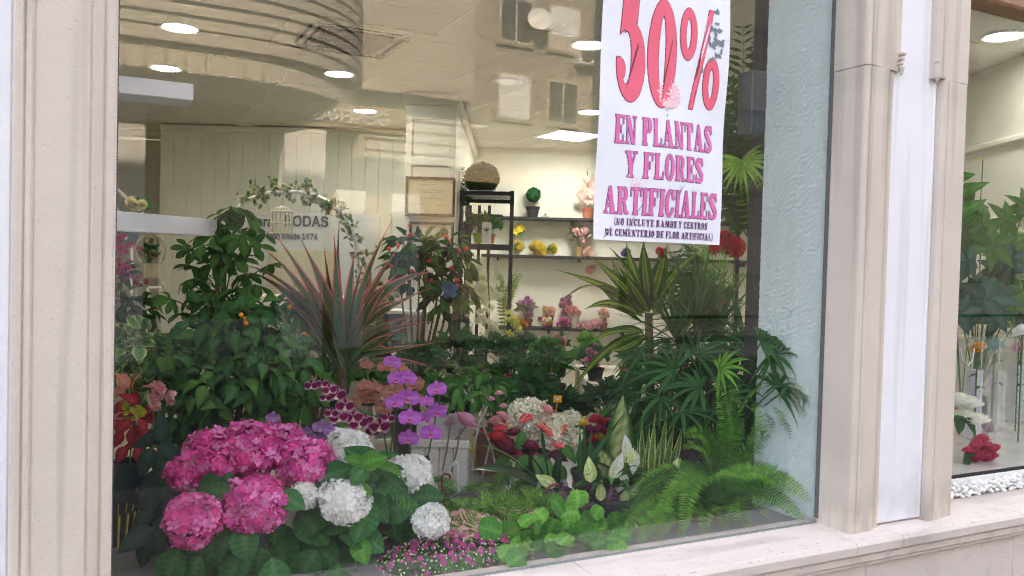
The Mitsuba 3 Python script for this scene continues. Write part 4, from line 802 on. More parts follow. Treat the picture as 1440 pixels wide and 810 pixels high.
# ---- canes and hooks
def cane(label, pts, Y, r, c, bsdf=MATTE, hook=None):
    t = thing('cane', label, 'cane'); P = [atY(x, y, Y) for x, y in pts]; tt = np.linspace(0, 1, len(P)); ti = np.linspace(0, 1, 3 * len(P)); P = np.array(P)
    part(t, 'rod', M().tube(np.stack([np.interp(ti, tt, P[:, i]) for i in range(3)], 1), r, U(c), 8), bsdf)
def arc(cx, cy, r, a0, a1, n=9): return [(cx + r * math.cos(math.radians(a)), cy - r * math.sin(math.radians(a))) for a in np.linspace(a0, a1, n)]
cane('small white cane with a hooked end before the grey crate', [(646, 692), (643, 670)] + arc(641, 654, 4, 0, 200), 0.72, 0.0035, col((0.6, 0.64, 0.7)), GLOSS)
cane('thin brown cane with a hooked handle among the feathery fern', [(626, 762), (625, 720), (622, 690)] + arc(627, 672, 6, 180, -20), 0.55, 0.0045, col((0.15, 0.03, 0.02)), GLOSS)
cane('brown cane bent over the purple leaves', [(800, 712), (797, 700)] + arc(781, 694, 13, 40, 190, 12) + [(768, 712), (765, 745)], 0.48, 0.005, col((0.2, 0.05, 0.04)), GLOSS)
wc = col((0.46, 0.46, 0.45))
cane('white cane with a broad crook leaning behind the grey crate', [(664, 662), (668, 620), (676, 590), (684, 575)] + arc(675, 563, 11, 10, 200, 12), 1.08, 0.0065, wc, GLOSS)
cane('white cane leaning right, crossing the other behind the crate', [(650, 545), (662, 565), (675, 590), (690, 625), (697, 655)], 1.12, 0.005, wc, GLOSS)
cane('white cane with its crook turned left at the top of the crate', [(678, 672), (690, 620), (702, 582)], 1.14, 0.0055, wc, GLOSS)
cane('short white crook standing left of the broad one', arc(652, 546, 8, 60, -30, 6)[::-1] + [(655, 541)], 1.14, 0.006, wc, GLOSS)
for q in (((633, 600), (622, 662)), ((648, 602), (635, 664))):
    cane('mottled birch twig leaning on the front of the crate, ' + ('left one' if q[0][0] == 633 else 'right one'), [q[0], ((q[0][0] + q[1][0]) / 2 + 1, (q[0][1] + q[1][1]) / 2), q[1]], 0.78, 0.0035, col((0.16, 0.13, 0.1), (0.4, 0.36, 0.3)))
# ---- feathery fern bed
t = thing('asparagus_fern', 'bed of bright feathery fern between the white hydrangea and the purple leaves', 'fern')
FE = col((0.10, 0.27, 0.045), (0.22, 0.44, 0.08))
for i in range(130):
    px = rng.uniform(612, 775); Y = rng.uniform(0.28, 0.85); b_ = onplat(px + rng.uniform(-15, 15), Y); z = atY(px + rng.normal() * 26, rng.uniform(672 + 40 * (0.85 - Y), 745), Y - rng.uniform(0, 0.1))
    part(t, 'frond', frond(b_, (b_ + z) / 2 + UP * 0.08, z, FE, 0.042, 12, 0.17, droop=0.15, up=toward_cam(z) + UP, stemw=0.0012), LEAF)
# ---- mixed bouquet: cream hydrangea, red anthurium, maroon roses
CRH, CRH2 = col((0.88, 0.86, 0.72), (0.82, 0.82, 0.58)), col((0.85, 0.82, 0.66), (0.78, 0.78, 0.54))
t = thing('bouquet', 'mixed bouquet of cream hydrangea, red anthurium and maroon roses right of the canes', 'bouquet')
b_ = atY(750, 650, 0.9); b_[2] = PLAT; top = pot(t, b_, 0.07, 0.16, col((0.05, 0.06, 0.05)))
for px, py, r, Y in ((742, 584, 26, 0.9), (778, 605, 25, 0.88), (800, 618, 18, 0.9), (720, 596, 12, 0.92), (803, 588, 11, 0.95), (755, 612, 16, 0.9)):
    c = atY(px, py, Y); part(t, 'flower_head', floret_ball(c, r * pxm(c), [CRH, CRH2], int(110 * (r / 26) ** 2) + 15, 0.016, -0.6, axis=UP + toward_cam(c) * 0.7, core=col((0.55, 0.52, 0.36)), tpl=petal4(0.45), wobble=0.12), PETAL)
ROSM, ROSP, ROSR = col((0.22, 0.02, 0.06), (0.42, 0.1, 0.16)), col((0.72, 0.26, 0.36), (0.8, 0.5, 0.52)), col((0.6, 0.03, 0.06), (0.7, 0.12, 0.12))
for px, py, r, c_ in ((712, 625, 20, ROSM), (727, 640, 15, ROSM), (785, 640, 13, ROSM), (699, 591, 12, ROSP), (708, 584, 9, ROSP), (771, 575, 10, ROSP), (745, 625, 12, ROSM), (700, 612, 13, ROSR), (722, 607, 10, ROSM), (752, 640, 10, ROSM)):
    p = atY(px, py, 0.84); part(t, 'rose', M().many(*ROSE, [frame(p, FW, toward_cam(p) + UP * 0.7 + 0.3 * rng.normal(size=3), r * pxm(p) * 1.1)], [U(c_, rt())]), PETAL)
ANT = col((0.62, 0.03, 0.07), (0.75, 0.2, 0.2)); anth = protos(ANT, 4, GLOSS, W=0.85, prof='heart', bend=0.5, fold=0.1, n=7, cols=5)
for px, py, a in ((738, 590, 30), (771, 608, 150), (790, 606, 60), (783, 623, 330), (762, 600, 140), (705, 600, 190)):
    p = atY(px, py, 0.82); d = nrm(RT * math.cos(math.radians(a)) + UP * math.sin(math.radians(a)) * 0.8 - FW * 0.3); s = 0.065; k = numbered(f'{t}__anthurium'); scene[k] = {**anth[rng.integers(4)], 'to_world': T(frame(p - d * s * 0.4, d, UP + toward_cam(p) * 0.7, s))}
    scene[numbered(f'{k}__spadix')] = M().tube([p - d * 0.02 + UP * 0.004, p + (UP * 0.5 + toward_cam(p) * 0.5 + d * 0.3) * 0.035], 0.003, U(col((0.65, 0.5, 0.2)))).shape(MATTE)
reach(t, [(730, 620, 250), (755, 655, 280), (733, 655, 240), (770, 660, 300), (800, 640, 320), (815, 650, 280), (705, 650, 220), (715, 665, 260), (790, 668, 290)], 34, 0.86, protos(G_MID, 4, W=0.5, prof='ov', bend=0.7, n=7))
# ---- dark bird-nest leaves
t = thing('philodendron', 'plant with big dark glossy leaves before the mixed bouquet', 'plant')
b_ = onplat(775, 0.62); top = pot(t, b_, 0.06, 0.08, DGREY); GD = col((0.012, 0.04, 0.02), (0.03, 0.07, 0.035)); GSIL = col((0.2, 0.27, 0.25), (0.3, 0.36, 0.34))
for a_, m_, z_, W, c_ in (((770, 690), (715, 655), (664, 660), 0.09, GD), ((775, 690), (762, 640), (762, 606), 0.05, GD), ((780, 695), (785, 660), (790, 632), 0.06, GD), ((778, 690), (760, 670), (756, 690), 0.04, GSIL), ((780, 690), (790, 665), (800, 690), 0.035, GSIL), ((770, 692), (720, 630), (672, 625), 0.02, G_MID), ((775, 695), (755, 650), (745, 640), 0.06, GD)):
    part(t, 'leaf', strap(atY(*a_, 0.62), atY(*m_, 0.58), atY(*z_, 0.55), W, c_, 'ov', 12, fold=0.2, up=UP + 0.5 * toward_cam(top)), LEAF if c_ != GD else GLOSS)
# ---- purple heuchera
HE = col((0.06, 0.025, 0.05), (0.26, 0.15, 0.24)); hl = protos(HE, 6, W=0.95, prof='heart', bend=0.8, fold=0.08, n=10, cols=7, wave=0.08, pat='vein', spread=0.45)
t = thing('heuchera', 'dark purple coral bells with ruffled leaves behind the bright round leaves', 'plant')
top = pot(t, onplat(835, 0.5), 0.06, 0.06, DGREY)
reach(t, [(775, 705, 250), (785, 725, 270), (765, 725, 230), (795, 700, 300), (778, 745, 260), (835, 690, 60), (850, 700, 20), (860, 715, 330), (820, 705, 150), (838, 720, 270), (815, 690, 130), (865, 700, 350), (805, 740, 260), (845, 735, 280), (825, 742, 265), (870, 730, 300), (790, 690, 100), (772, 712, 190), (800, 715, 250), (848, 712, 250), (856, 698, 70), (826, 712, 200), (840, 705, 340)], 31, 0.4, hl)
# ---- bright round-leaved plant along the sill
PI = col((0.11, 0.32, 0.045), (0.22, 0.46, 0.1)); PI2 = col((0.055, 0.19, 0.035), (0.12, 0.32, 0.07)); pll = protos([PI, PI2, PI], 6, W=1.05, prof='round', bend=0.6, fold=0.05, n=10, cols=7, wave=0.05, pat='vein', spread=0.45)
t = thing('pilea', 'low plant with bright green round scalloped leaves along the sill', 'plant')
for px in (715, 770, 815, 850): part(t, 'stem', M().tube(bez(onplat(px, 0.3), atY(px, 770, 0.28), atY(px + 8, 735, 0.25), 6), 0.003, U(STEMG, 0.8), 5), MATTE)
pts = [(812, 702, 90), (785, 712, 120), (720, 733, 140, 1.2), (715, 750, 200), (755, 742, 100), (775, 740, 70), (800, 722, 180), (840, 720, 60), (830, 735, 330), (760, 760, 240), (780, 760, 300), (735, 770, 220), (745, 785, 250), (705, 770, 200), (725, 790, 240), (800, 770, 270, 1.2), (815, 760, 320), (835, 770, 300), (850, 755, 30), (865, 742, 10, 1.1), (775, 780, 280), (700, 785, 230), (760, 725, 130), (825, 750, 200), (848, 735, 60), (790, 745, 250), (740, 752, 220), (860, 775, 300), (765, 795, 260), (690, 745, 160)]
reach(t, [q_ if len(q_) > 3 else (*q_, rng.uniform(0.6, 1.15)) for q_ in pts], 31, 0.22, pll, spreadY=0.12)
reach(t, [(rng.uniform(695, 870), rng.uniform(730, 795)) for _ in range(26)], 23, 0.3, pll, spreadY=0.14)
for i in range(22):
    p = onplat(rng.uniform(700, 885), rng.uniform(0.04, 0.2)) + UP * rng.uniform(0.015, 0.07); a = rng.uniform(0, 6.28); d = np.array([math.cos(a), math.sin(a) * 0.4 - 0.3, 0.1]); s_ = rng.uniform(0.05, 0.075); put(t, 'leaf', pll[rng.integers(6)], frame(p - d * s_ * 0.4, d, UP * 0.7 + toward_cam(p) * 0.7 + 0.3 * rng.normal(size=3), s_))
# ---- peace lily
SPW, SPG = col((0.74, 0.76, 0.72), (0.62, 0.7, 0.5)), col((0.46, 0.58, 0.22), (0.7, 0.74, 0.5)); spw = [protos(SPW, 2, PETAL, W=0.46, prof='ov', bend=0.5, fold=0.25, n=8, cols=5, pat='base'), protos(SPG, 2, PETAL, W=0.5, prof='ov', bend=0.4, fold=0.25, n=8, cols=5, pat='mid')]
t = thing('peace_lily', 'peace lily with upright white and pale green hoods right of the round leaves', 'plant')
top = pot(t, onplat(865, 0.42), 0.07, 0.08, DGREY)
for px, py, a, s, w in ((829, 660, 95, 38, 1), (880, 627, 95, 34, 0), (867, 655, 68, 42, 0), (891, 650, 268, 36, 0), (873, 681, 240, 34, 0), (877, 702, 72, 34, 1), (767, 676, 150, 34, 1), (885, 640, 60, 26, 1), (951, 655, 80, 26, 1), (845, 690, 90, 30, 1), (893, 690, 60, 20, 0)):
    p = atY(px, py, 0.38 if px > 800 else 0.5); d = nrm(RT * math.cos(math.radians(a)) + UP * math.sin(math.radians(a))); L = s * pxm(p) * 0.98
    k = put(t, 'spathe', spw[w][rng.integers(2)], frame(p - d * L / 2, d, toward_cam(p) + 0.4 * RT * rng.uniform(-1, 1), L))
    scene[numbered(f'{k}__spadix')] = M().tube([p - d * L * 0.45, p + d * L * 0.05 + toward_cam(p) * 0.012], 0.0032, U(col((0.6, 0.6, 0.35)))).shape(MATTE)
    part(t, 'stalk', M().tube(bez(top, (top + p) / 2 + 0.02 * rng.normal(size=3), p - d * L / 2, 7), 0.0022, U(STEMG, 0.9), 5), MATTE)
for i in range(16):
    a = rng.uniform(0, 2 * np.pi); z = top + 0.2 * (np.array([math.cos(a), 0.6 * math.sin(a), 0])) + UP * rng.uniform(0.0, 0.16); z[1] = max(z[1], 0.1)
    part(t, 'leaf', strap(top, (top + z) / 2 + UP * 0.1, z, 0.06, G_DARK if i % 2 else G_MID, 'lan', 9), LEAF)
# ---- snake plant
SN = col((0.10, 0.24, 0.08), (0.76, 0.72, 0.24))
t = thing('snake_plant', 'snake plant with stiff upright blades edged in yellow', 'plant')
base = onplat(925, 0.55); top = pot(t, base, 0.08, 0.12, DGREY)
for px, py, px0 in ((903, 588, 908), (914, 596, 912), (922, 580, 918), (931, 610, 922), (938, 575, 928), (949, 592, 936), (956, 618, 942), (896, 612, 904), (962, 590, 946), (910, 620, 909)):
    z = atY(px, py, 0.5 + rng.uniform(-0.08, 0.08)); b_ = onplat(px0, 0.54 + rng.uniform(-0.05, 0.05)) + UP * 0.1
    part(t, 'blade', strap(b_, (b_ + z) / 2 + RT * rng.uniform(-0.01, 0.01), z, 0.034, SN, 'sword', 12, 11, fold=0.3, pat=lambda tt, s: np.where(np.abs(s) > 0.75, 1.0, 0.0) + 0.1 * np.sin(tt * 60) ** 2, up=toward_cam(z) + 0.5 * RT * rng.uniform(-1, 1)), LEAF)
# plain sword leaves left of it
t = thing('snake_plant', 'plain dark green sword leaved plant left of the white hoods', 'plant')
top = pot(t, onplat(825, 0.75), 0.06, 0.1, DGREY)
for px, py, px0 in ((823, 590, 820), (836, 620, 822), (880, 578, 815), (815, 600, 818), (832, 600, 826), (845, 640, 830)):
    z = atY(px, py, 0.7); b_ = onplat(px0, 0.74) + UP * 0.08; part(t, 'blade', strap(b_, (b_ + z) / 2 + RT * 0.004, z, 0.032, G_DARK, 'sword', 10, 3, fold=0.4, up=toward_cam(z) + RT * rng.uniform(-0.4, 0.4)), LEAF)
# ---- dieffenbachia
DI = col((0.04, 0.16, 0.03), (0.7, 0.78, 0.36)); dp = lambda tt, s: np.clip((1 - np.abs(s)) * 2.6 - 0.45, 0, 1) * (0.7 + 0.45 * np.sin(tt * 31 + s * 9) * np.cos(tt * 13 - s * 14))
t = thing('dieffenbachia', 'dumb cane with broad cream mottled leaves behind the white hoods', 'plant')
top = pot(t, onplat(872, 0.85), 0.08, 0.12, DGREY)
for a_, m_, z_, W in (((873, 662), (870, 610), (876, 556), 0.125), ((870, 690), (845, 655), (828, 655), 0.08), ((872, 690), (893, 640), (905, 625), 0.08), ((873, 690), (850, 640), (838, 632), 0.08), ((870, 690), (870, 660), (865, 640), 0.1)):
    part(t, 'leaf', strap(atY(*a_, 0.8), atY(*m_, 0.76), atY(*z_, 0.76), W, DI, 'ov', 22, 11, fold=0.12, pat=dp, up=toward_cam(top)), LEAF)
# ---- red and yellow rose bouquet
t = thing('bouquet', 'small bouquet of crimson, magenta and yellow roses behind the sword leaves', 'bouquet')
top = pot(t, onplat(838, 1.15), 0.06, 0.14, DGREY); YEL, CRI, MGT = col((0.78, 0.55, 0.03), (0.82, 0.68, 0.15)), col((0.5, 0.02, 0.06), (0.6, 0.08, 0.12)), col((0.42, 0.03, 0.22), (0.55, 0.14, 0.34))
for px, py, r, c_ in ((837, 588, 10, CRI), (846, 596, 8, CRI), (817, 593, 9, YEL), (829, 603, 10, MGT), (841, 602, 9, MGT), (843, 614, 9, YEL), (853, 606, 8, CRI), (822, 622, 7, CRI), (815, 610, 7, ROSR), (856, 590, 6, MGT), (893, 603, 6, YEL), (905, 605, 5, MGT), (832, 617, 7, ROSR)):
    p = atY(px, py, 1.1); part(t, 'rose', M().many(*ROSE, [frame(p, FW, toward_cam(p) + UP * 0.8 + 0.3 * rng.normal(size=3), r * pxm(p) * 1.15)], [U(c_, rt())]), PETAL)
reach(t, [(825, 612, 250), (850, 620, 290), (812, 605, 190), (860, 612, 340), (835, 630, 270), (850, 583, 60), (822, 640, 260), (845, 640, 280)], 26, 1.12, protos(G_MID, 4, W=0.5, bend=0.7))
t = thing('rose_bowl', 'low bowl of red and lime flowers behind the white canes', 'flower arrangement')
b_ = atY(684, 650, 1.3); b_[2] = PLAT; top = pot(t, b_, 0.08, 0.1, col((0.4, 0.33, 0.12)))
for i, (px, py, r, c_) in enumerate(((676, 610, 9, CRI), (686, 616, 7, ROSR), (672, 622, 7, col((0.5, 0.55, 0.06))), (684, 626, 7, col((0.55, 0.6, 0.08))), (694, 620, 7, ROSP), (700, 632, 8, ROSP), (690, 638, 8, ROSR), (675, 640, 8, YEL), (706, 642, 7, ROSM), (668, 632, 6, YEL))):
    p = atY(px, py, 1.22); part(t, 'rose', M().many(*ROSE, [frame(p, FW, toward_cam(p) + UP * 0.6, r * pxm(p) * 1.15)], [U(c_, rt())]), PETAL)
m = M()
for i in range(40): x_ = rng.uniform(666, 712); m.tube([atY(x_, 665, 1.2), atY(x_ + rng.uniform(-6, 6), 632, 1.2)], 0.0015, U(col((0.3, 0.12, 0.05)), rt()), 4)
k = part(t, 'twig', m, MATTE); labels[k] = {'kind': 'stuff'}
# ---- price tag
t = thing('price_tag', 'orange price tag on a stick above the cream hydrangea', 'price tag')
p = atY(784, 561, 1.05); part(t, 'card', M().box(p, [0.038, 0.004, 0.032], U(col((0.78, 0.36, 0.02))), R=ROOM, ch=0.002), MATTE); part(t, 'sticker', M().box(p - FW * 0.0035, [0.016, 0.002, 0.009], U(col((0.6, 0.55, 0.5))), R=ROOM), MATTE); part(t, 'stick', M().tube([p - UP * 0.016, p - UP * 0.07 - RT * 0.008], 0.003, U(col((0.6, 0.16, 0.02)))), MATTE)
# ---- Boston ferns
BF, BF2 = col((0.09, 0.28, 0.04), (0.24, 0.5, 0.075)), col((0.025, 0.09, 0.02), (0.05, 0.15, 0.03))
def bfern(label, crown, Y, tips, pinna=0.03, L0=0.14):
    t = thing('boston_fern', label, 'fern'); cr = atY(*crown, Y); pot(t, np.array([cr[0], cr[1], PLAT]), 0.09, max(0.06, cr[2] - PLAT - 0.01), DGREY)
    for iq, q in enumerate(tips):
        z = atY(q[0], q[1], max(0.05, q[2])) if q[1] else onplat(q[0], q[2]) + UP * rng.uniform(0.015, 0.17)
        z[2] = max(z[2], PLAT + 0.012); mid = atY(q[3], q[4], max(0.07, (q[2] + Y) / 2)) if len(q) > 3 else (cr + z) / 2 + UP * (0.12 + 0.25 * abs(z[0] - cr[0]))
        n = int((np.linalg.norm(mid - cr) + np.linalg.norm(z - mid)) / 0.019) + 7
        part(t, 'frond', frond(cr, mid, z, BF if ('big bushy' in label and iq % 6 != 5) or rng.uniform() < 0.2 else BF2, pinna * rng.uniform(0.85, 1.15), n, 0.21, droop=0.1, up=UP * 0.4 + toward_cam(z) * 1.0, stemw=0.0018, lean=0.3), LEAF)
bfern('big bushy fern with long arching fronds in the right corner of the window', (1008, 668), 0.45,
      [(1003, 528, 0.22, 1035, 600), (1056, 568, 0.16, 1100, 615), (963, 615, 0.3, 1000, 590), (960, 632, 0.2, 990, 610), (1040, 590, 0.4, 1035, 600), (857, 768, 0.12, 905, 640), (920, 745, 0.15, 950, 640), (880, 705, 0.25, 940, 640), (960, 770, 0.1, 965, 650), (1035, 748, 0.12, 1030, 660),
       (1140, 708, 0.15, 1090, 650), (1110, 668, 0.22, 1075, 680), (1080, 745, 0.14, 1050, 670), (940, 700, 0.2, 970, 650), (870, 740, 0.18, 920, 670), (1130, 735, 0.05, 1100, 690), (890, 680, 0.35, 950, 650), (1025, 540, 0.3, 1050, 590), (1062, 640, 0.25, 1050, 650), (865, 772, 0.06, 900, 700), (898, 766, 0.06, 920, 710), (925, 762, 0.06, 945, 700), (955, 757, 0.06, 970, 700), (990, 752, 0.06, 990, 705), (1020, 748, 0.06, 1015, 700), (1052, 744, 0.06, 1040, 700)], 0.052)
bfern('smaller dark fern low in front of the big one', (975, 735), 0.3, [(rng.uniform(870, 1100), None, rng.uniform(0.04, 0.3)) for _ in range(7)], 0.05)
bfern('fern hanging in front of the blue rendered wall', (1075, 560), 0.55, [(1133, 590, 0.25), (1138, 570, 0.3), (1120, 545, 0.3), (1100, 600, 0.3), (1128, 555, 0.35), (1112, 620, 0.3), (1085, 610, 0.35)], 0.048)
# ================================================================== tall plants in the middle of the window
# ---- cordyline with red edges
CO = col((0.075, 0.18, 0.065), (0.84, 0.17, 0.24)); CO2 = col((0.10, 0.15, 0.075), (0.68, 0.15, 0.2))
t = thing('cordyline', 'spiky cordyline with dark leaves edged in red', 'plant')
Yc = 1.15; base = onplat(482, Yc); top = pot(t, base, 0.1, 0.2, DGREY)
part(t, 'stem', M().tube(bez(top, atY(482, 560, Yc), atY(480, 500, Yc), 8), 0.02, U(col((0.1, 0.07, 0.05))), 8), MATTE)
def cpat(tt, s): return np.where(np.abs(s) > 0.7, 1.0, 0.0) * np.clip(tt * 2.4 - 0.5, 0, 1) + np.clip(tt - 0.82, 0, 1) * 4.5
for i, q in enumerate([(332, 371, 420, 380), (345, 381, 420, 400), (366, 347, 430, 390), (384, 326, 440, 400), (422, 334, 455, 400), (478, 302, 470, 400), (470, 330, 475, 420), (552, 309, 500, 400), (576, 327, 505, 420), (612, 382, 540, 385), (570, 424, 520, 415), (606, 405, 540, 430), (590, 443, 535, 450), (607, 452, 545, 460), (592, 440, 530, 480), (612, 482, 560, 490), (604, 515, 560, 500), (588, 455, 530, 470),
      (500, 345, 488, 420), (455, 345, 468, 430), (440, 365, 462, 430), (520, 345, 495, 410), (545, 365, 505, 430), (558, 385, 515, 425), (430, 395, 462, 440), (405, 372, 450, 410), (532, 400, 505, 440), (575, 500, 535, 480), (395, 420, 440, 440), (560, 470, 525, 470), (400, 395, 440, 425), (598, 535, 560, 512)]):
    Yt = Yc + rng.uniform(-0.35, 0.25); a_ = atY(481 + rng.uniform(-6, 6), rng.uniform(478, 530), Yc + rng.uniform(-0.02, 0.02)); mid = atY(q[2], q[3], (Yc + Yt) / 2); z = atY(q[0], q[1], Yt)
    part(t, 'leaf', strap(a_, mid, z, rng.uniform(0.046, 0.064), CO if i % 4 else CO2, 'sword', 16, 9, fold=0.22, pat=cpat, up=UP + 0.8 * toward_cam(z) + 0.3 * rng.normal(size=3)), LEAF)
# ---- tall bushy tree with drooping leaves, left
FI = col((0.04, 0.125, 0.04), (0.08, 0.19, 0.07)); FI2 = col((0.06, 0.16, 0.04), (0.12, 0.24, 0.06))
fl = protos([FI, FI2, FI], 6, W=0.5, prof='lan', bend=0.9, fold=0.16, n=6, spread=0.35)
t = thing('umbrella_tree', 'tall dark bushy house tree with drooping leaves behind the pink hydrangea', 'plant')
Yf = 1.0; base = onplat(322, Yf); top = pot(t, base, 0.13, 0.24, col((0.09, 0.06, 0.05)))
def bl(px, py, Y, r_px, n): p = atY(px, py, Y); return (p, r_px * pxm(p), n)
bush(t, [bl(300, 475, Yf, 48, 36), bl(350, 470, 0.85, 50, 40), bl(390, 500, 0.9, 38, 30), bl(300, 530, 0.85, 50, 34), bl(360, 520, 0.8, 48, 36), bl(252, 500, Yf, 38, 26), bl(410, 520, 0.75, 24, 14), bl(320, 575, 0.9, 40, 18), bl(262, 560, 1.0, 40, 22), bl(345, 600, 0.9, 45, 14), bl(300, 610, 0.9, 35, 12), bl(403, 470, 0.9, 24, 14)], fl, 0.08, lean=(0.5, 0.75), jitter=0.9, base=top, stem=STEMB, stem_r=0.009, face=0.7)
fm = M(); g_, gb_ = leafgrid(W=0.5, prof='lan', bend=0.9, fold=0.16, n=5); i_, j_ = np.meshgrid(np.arange(5), np.arange(2), indexing='ij'); q_ = i_ * 3 + j_
mats_, us_ = [], []
for c_, r_, n_ in [bl(300, 470, Yf, 55, 70), bl(355, 465, 0.9, 55, 80), bl(390, 505, 0.95, 42, 60), bl(300, 530, 0.9, 55, 70), bl(360, 525, 0.85, 52, 70), bl(250, 505, Yf, 42, 50), bl(265, 570, 1.0, 40, 40), bl(330, 585, 0.9, 48, 40)]:
    for _ in range(n_):
        d_ = nrm(rng.normal(size=3)); p_ = c_ + d_ * r_ * rng.uniform(0.5, 1.0); mats_.append(frame(p_, nrm(d_ * 0.5 - UP * 0.7 + 0.45 * rng.normal(size=3)), UP * 0.7 + toward_cam(p_) * 0.6 + 0.35 * rng.normal(size=3), 0.075 * rng.uniform(0.7, 1.25))); us_.append(U(FI if rng.uniform() < 0.7 else FI2, rt(0.35)))
fm.many(g_.reshape(-1, 3), np.stack([q_, q_ + 1, q_ + 4, q_ + 3], -1).reshape(-1, 4), gb_.ravel(), mats_, us_); kf = part(t, 'foliage', fm, LEAF); labels[kf] = {'kind': 'stuff'}
t = thing('schefflera', 'tall umbrella plant tied to a brown stake above the dark bushy tree', 'plant')
sc = whorls(FI2, 5, 7, 0.55, 0.44, 'ob', spread=0.25); Ys = 1.2; base = onplat(330, Ys); top = pot(t, base, 0.1, 0.2, TERRA)
part(t, 'stake', M().tube([atY(305, 560, Ys), atY(307, 310, Ys)], 0.011, U(col((0.2, 0.12, 0.08))), 8), MATTE)
sm = M(); sm.tube([top, atY(312, 460, Ys), atY(318, 330, Ys), atY(325, 290, Ys)], [0.012, 0.011, 0.008, 0.005], U(STEMG), 7)
for px, py, s in ((330, 292, 34), (345, 302, 30), (318, 300, 28), (300, 330, 36), (285, 345, 34), (340, 330, 34), (355, 345, 30), (275, 375, 30), (300, 370, 36), (330, 365, 36), (355, 320, 26), (265, 350, 22), (240, 420, 26), (255, 440, 24), (270, 415, 28), (300, 410, 36), (335, 405, 36), (360, 400, 30), (372, 430, 30), (350, 440, 34), (315, 440, 34), (285, 440, 30), (325, 330, 30), (310, 350, 32), (280, 392, 30), (345, 385, 32), (312, 315, 28), (295, 425, 30), (262, 395, 24), (374, 460, 26), (330, 430, 32), (370, 330, 22), (380, 372, 22)):
    Y = Ys + rng.uniform(-0.18, 0.14); p = atY(px, py, Y); d = nrm(p - atY(318, py + 40, Ys) + UP * 0.15)
    put(t, 'leaf', sc[rng.integers(5)], frame(p, RT * rng.normal() + FW * rng.normal(), UP * 0.8 + toward_cam(p) * 0.55 + 0.3 * rng.normal(size=3), s * 1.12 * pxm(p)))
    q0 = atY(317 + (px - 317) * 0.1, min(py + 45, 470), Ys); sm.tube(bez(q0, (q0 + p) / 2 + UP * 0.03, p, 6), 0.0028, U(STEMG), 5)
part(t, 'stem', sm, MATTE)
# extra loose leaves low on the left (large, dark, close to the glass)
t = thing('croton', 'dark leaved plant hanging at the lower left corner of the window', 'plant')
b_ = onplat(230, 0.85); top = pot(t, b_, 0.08, 0.16, BLACK)
dk = protos(col((0.03, 0.06, 0.045), (0.06, 0.1, 0.07)), 4, W=0.55, prof='ov', bend=0.7, fold=0.12, n=7)
reach(t, [(190, 760, 215, 1.2), (205, 775, 260), (222, 765, 285), (240, 755, 300), (225, 745, 250), (205, 650, 250), (225, 655, 280), (215, 680, 230), (235, 690, 290), (210, 620, 200), (230, 620, 300), (240, 720, 270), (200, 735, 240), (225, 600, 90), (240, 640, 320), (210, 705, 250), (232, 670, 280)], 46, 0.62, dk, spreadY=0.15)
part(t, 'stem', M().tube([top, atY(222, 650, 0.8), atY(225, 600, 0.75)], 0.006, U(STEMB)), MATTE)
# ---- variegated plant at the left edge
VA = col((0.12, 0.26, 0.08), (0.66, 0.7, 0.34)); vl = protos(VA, 5, W=0.62, prof='ell', bend=0.6, fold=0.1, n=7, cols=5, wave=0.02, pat='edge')
t = thing('variegated_plant', 'cream edged variegated plant beside the left pillar', 'plant')
Yv = 1.05; top = pot(t, onplat(205, Yv), 0.1, 0.14, col((0.6, 0.18, 0.14)))
bush(t, [bl(190, 480, Yv, 28, 40), bl(220, 500, Yv, 28, 44), bl(180, 515, Yv, 24, 30), bl(235, 520, Yv, 20, 28), bl(205, 540, Yv, 26, 30), bl(168, 490, Yv, 20, 20)], vl, 0.062, lean=(0.8, 0.25), base=top, stem=STEMG, stem_r=0.004)
# ---- red orchids and vases bottom left
t = thing('anthurium', 'red and coral flowers in a dark glass vase at the left edge of the window', 'flower arrangement')
b_ = onplat(182, 0.95); part(t, 'vase', M().lathe([(0.0, 0), (0.055, 0), (0.05, 0.02), (0.06, 0.14), (0.05, 0.22), (0.055, 0.24), (0.05, 0.235)], b_, U(col((0.01, 0.03, 0.03))), 24, True), GLOSS)
rd = protos(col((0.26, 0.015, 0.03), (0.4, 0.06, 0.06)), 4, PETAL, W=0.6, prof='ov', bend=0.6, fold=0.1, n=6); rd2 = protos(col((0.6, 0.2, 0.14), (0.66, 0.36, 0.26)), 3, PETAL, W=0.7, prof='ov', bend=0.6, fold=0.1, n=6)
reach(t, [(168, 575, 250), (180, 590, 280), (200, 600, 300), (205, 580, 20), (190, 560, 90), (172, 600, 230), (185, 615, 270), (208, 615, 310), (178, 560, 140), (198, 625, 290), (170, 640, 250), (212, 590, 340), (165, 620, 240), (195, 640, 280), (200, 690, 260, 0.7), (215, 640, 290, 0.7), (176, 585, 10), (190, 605, 40), (166, 600, 320), (200, 612, 150), (182, 630, 200)], 27, 0.88, rd, 'petal')
reach(t, [(165, 552, 200), (178, 545, 30), (192, 535, 60), (172, 535, 120), (205, 545, 10), (165, 590, 200)], 26, 0.92, rd2, 'petal')
yo = floret_ball([0, 0, 0], 0.5, [col((0.5, 0.52, 0.05))], 9, 0.5, 0, tpl=FL5).shape(PETAL)
for q in ((176, 570), (185, 578), (195, 575), (188, 585), (178, 583), (200, 580), (225, 625), (228, 615)): p = atY(*q, 0.85); put(t, 'orchid_flower', yo, frame(p, RT, toward_cam(p), 0.02))
part(t, 'stem', M().tube([b_ + UP * 0.05, atY(185, 600, 0.92)], 0.003, U(STEMG)).tube([b_ + UP * 0.05, atY(200, 610, 0.92)], 0.003, U(STEMG)), MATTE)
pkl = floret_ball([0, 0, 0], 0.5, [col((0.7, 0.3, 0.32)), col((0.74, 0.6, 0.56))], 10, 0.45, 0, tpl=FL6).shape(PETAL)
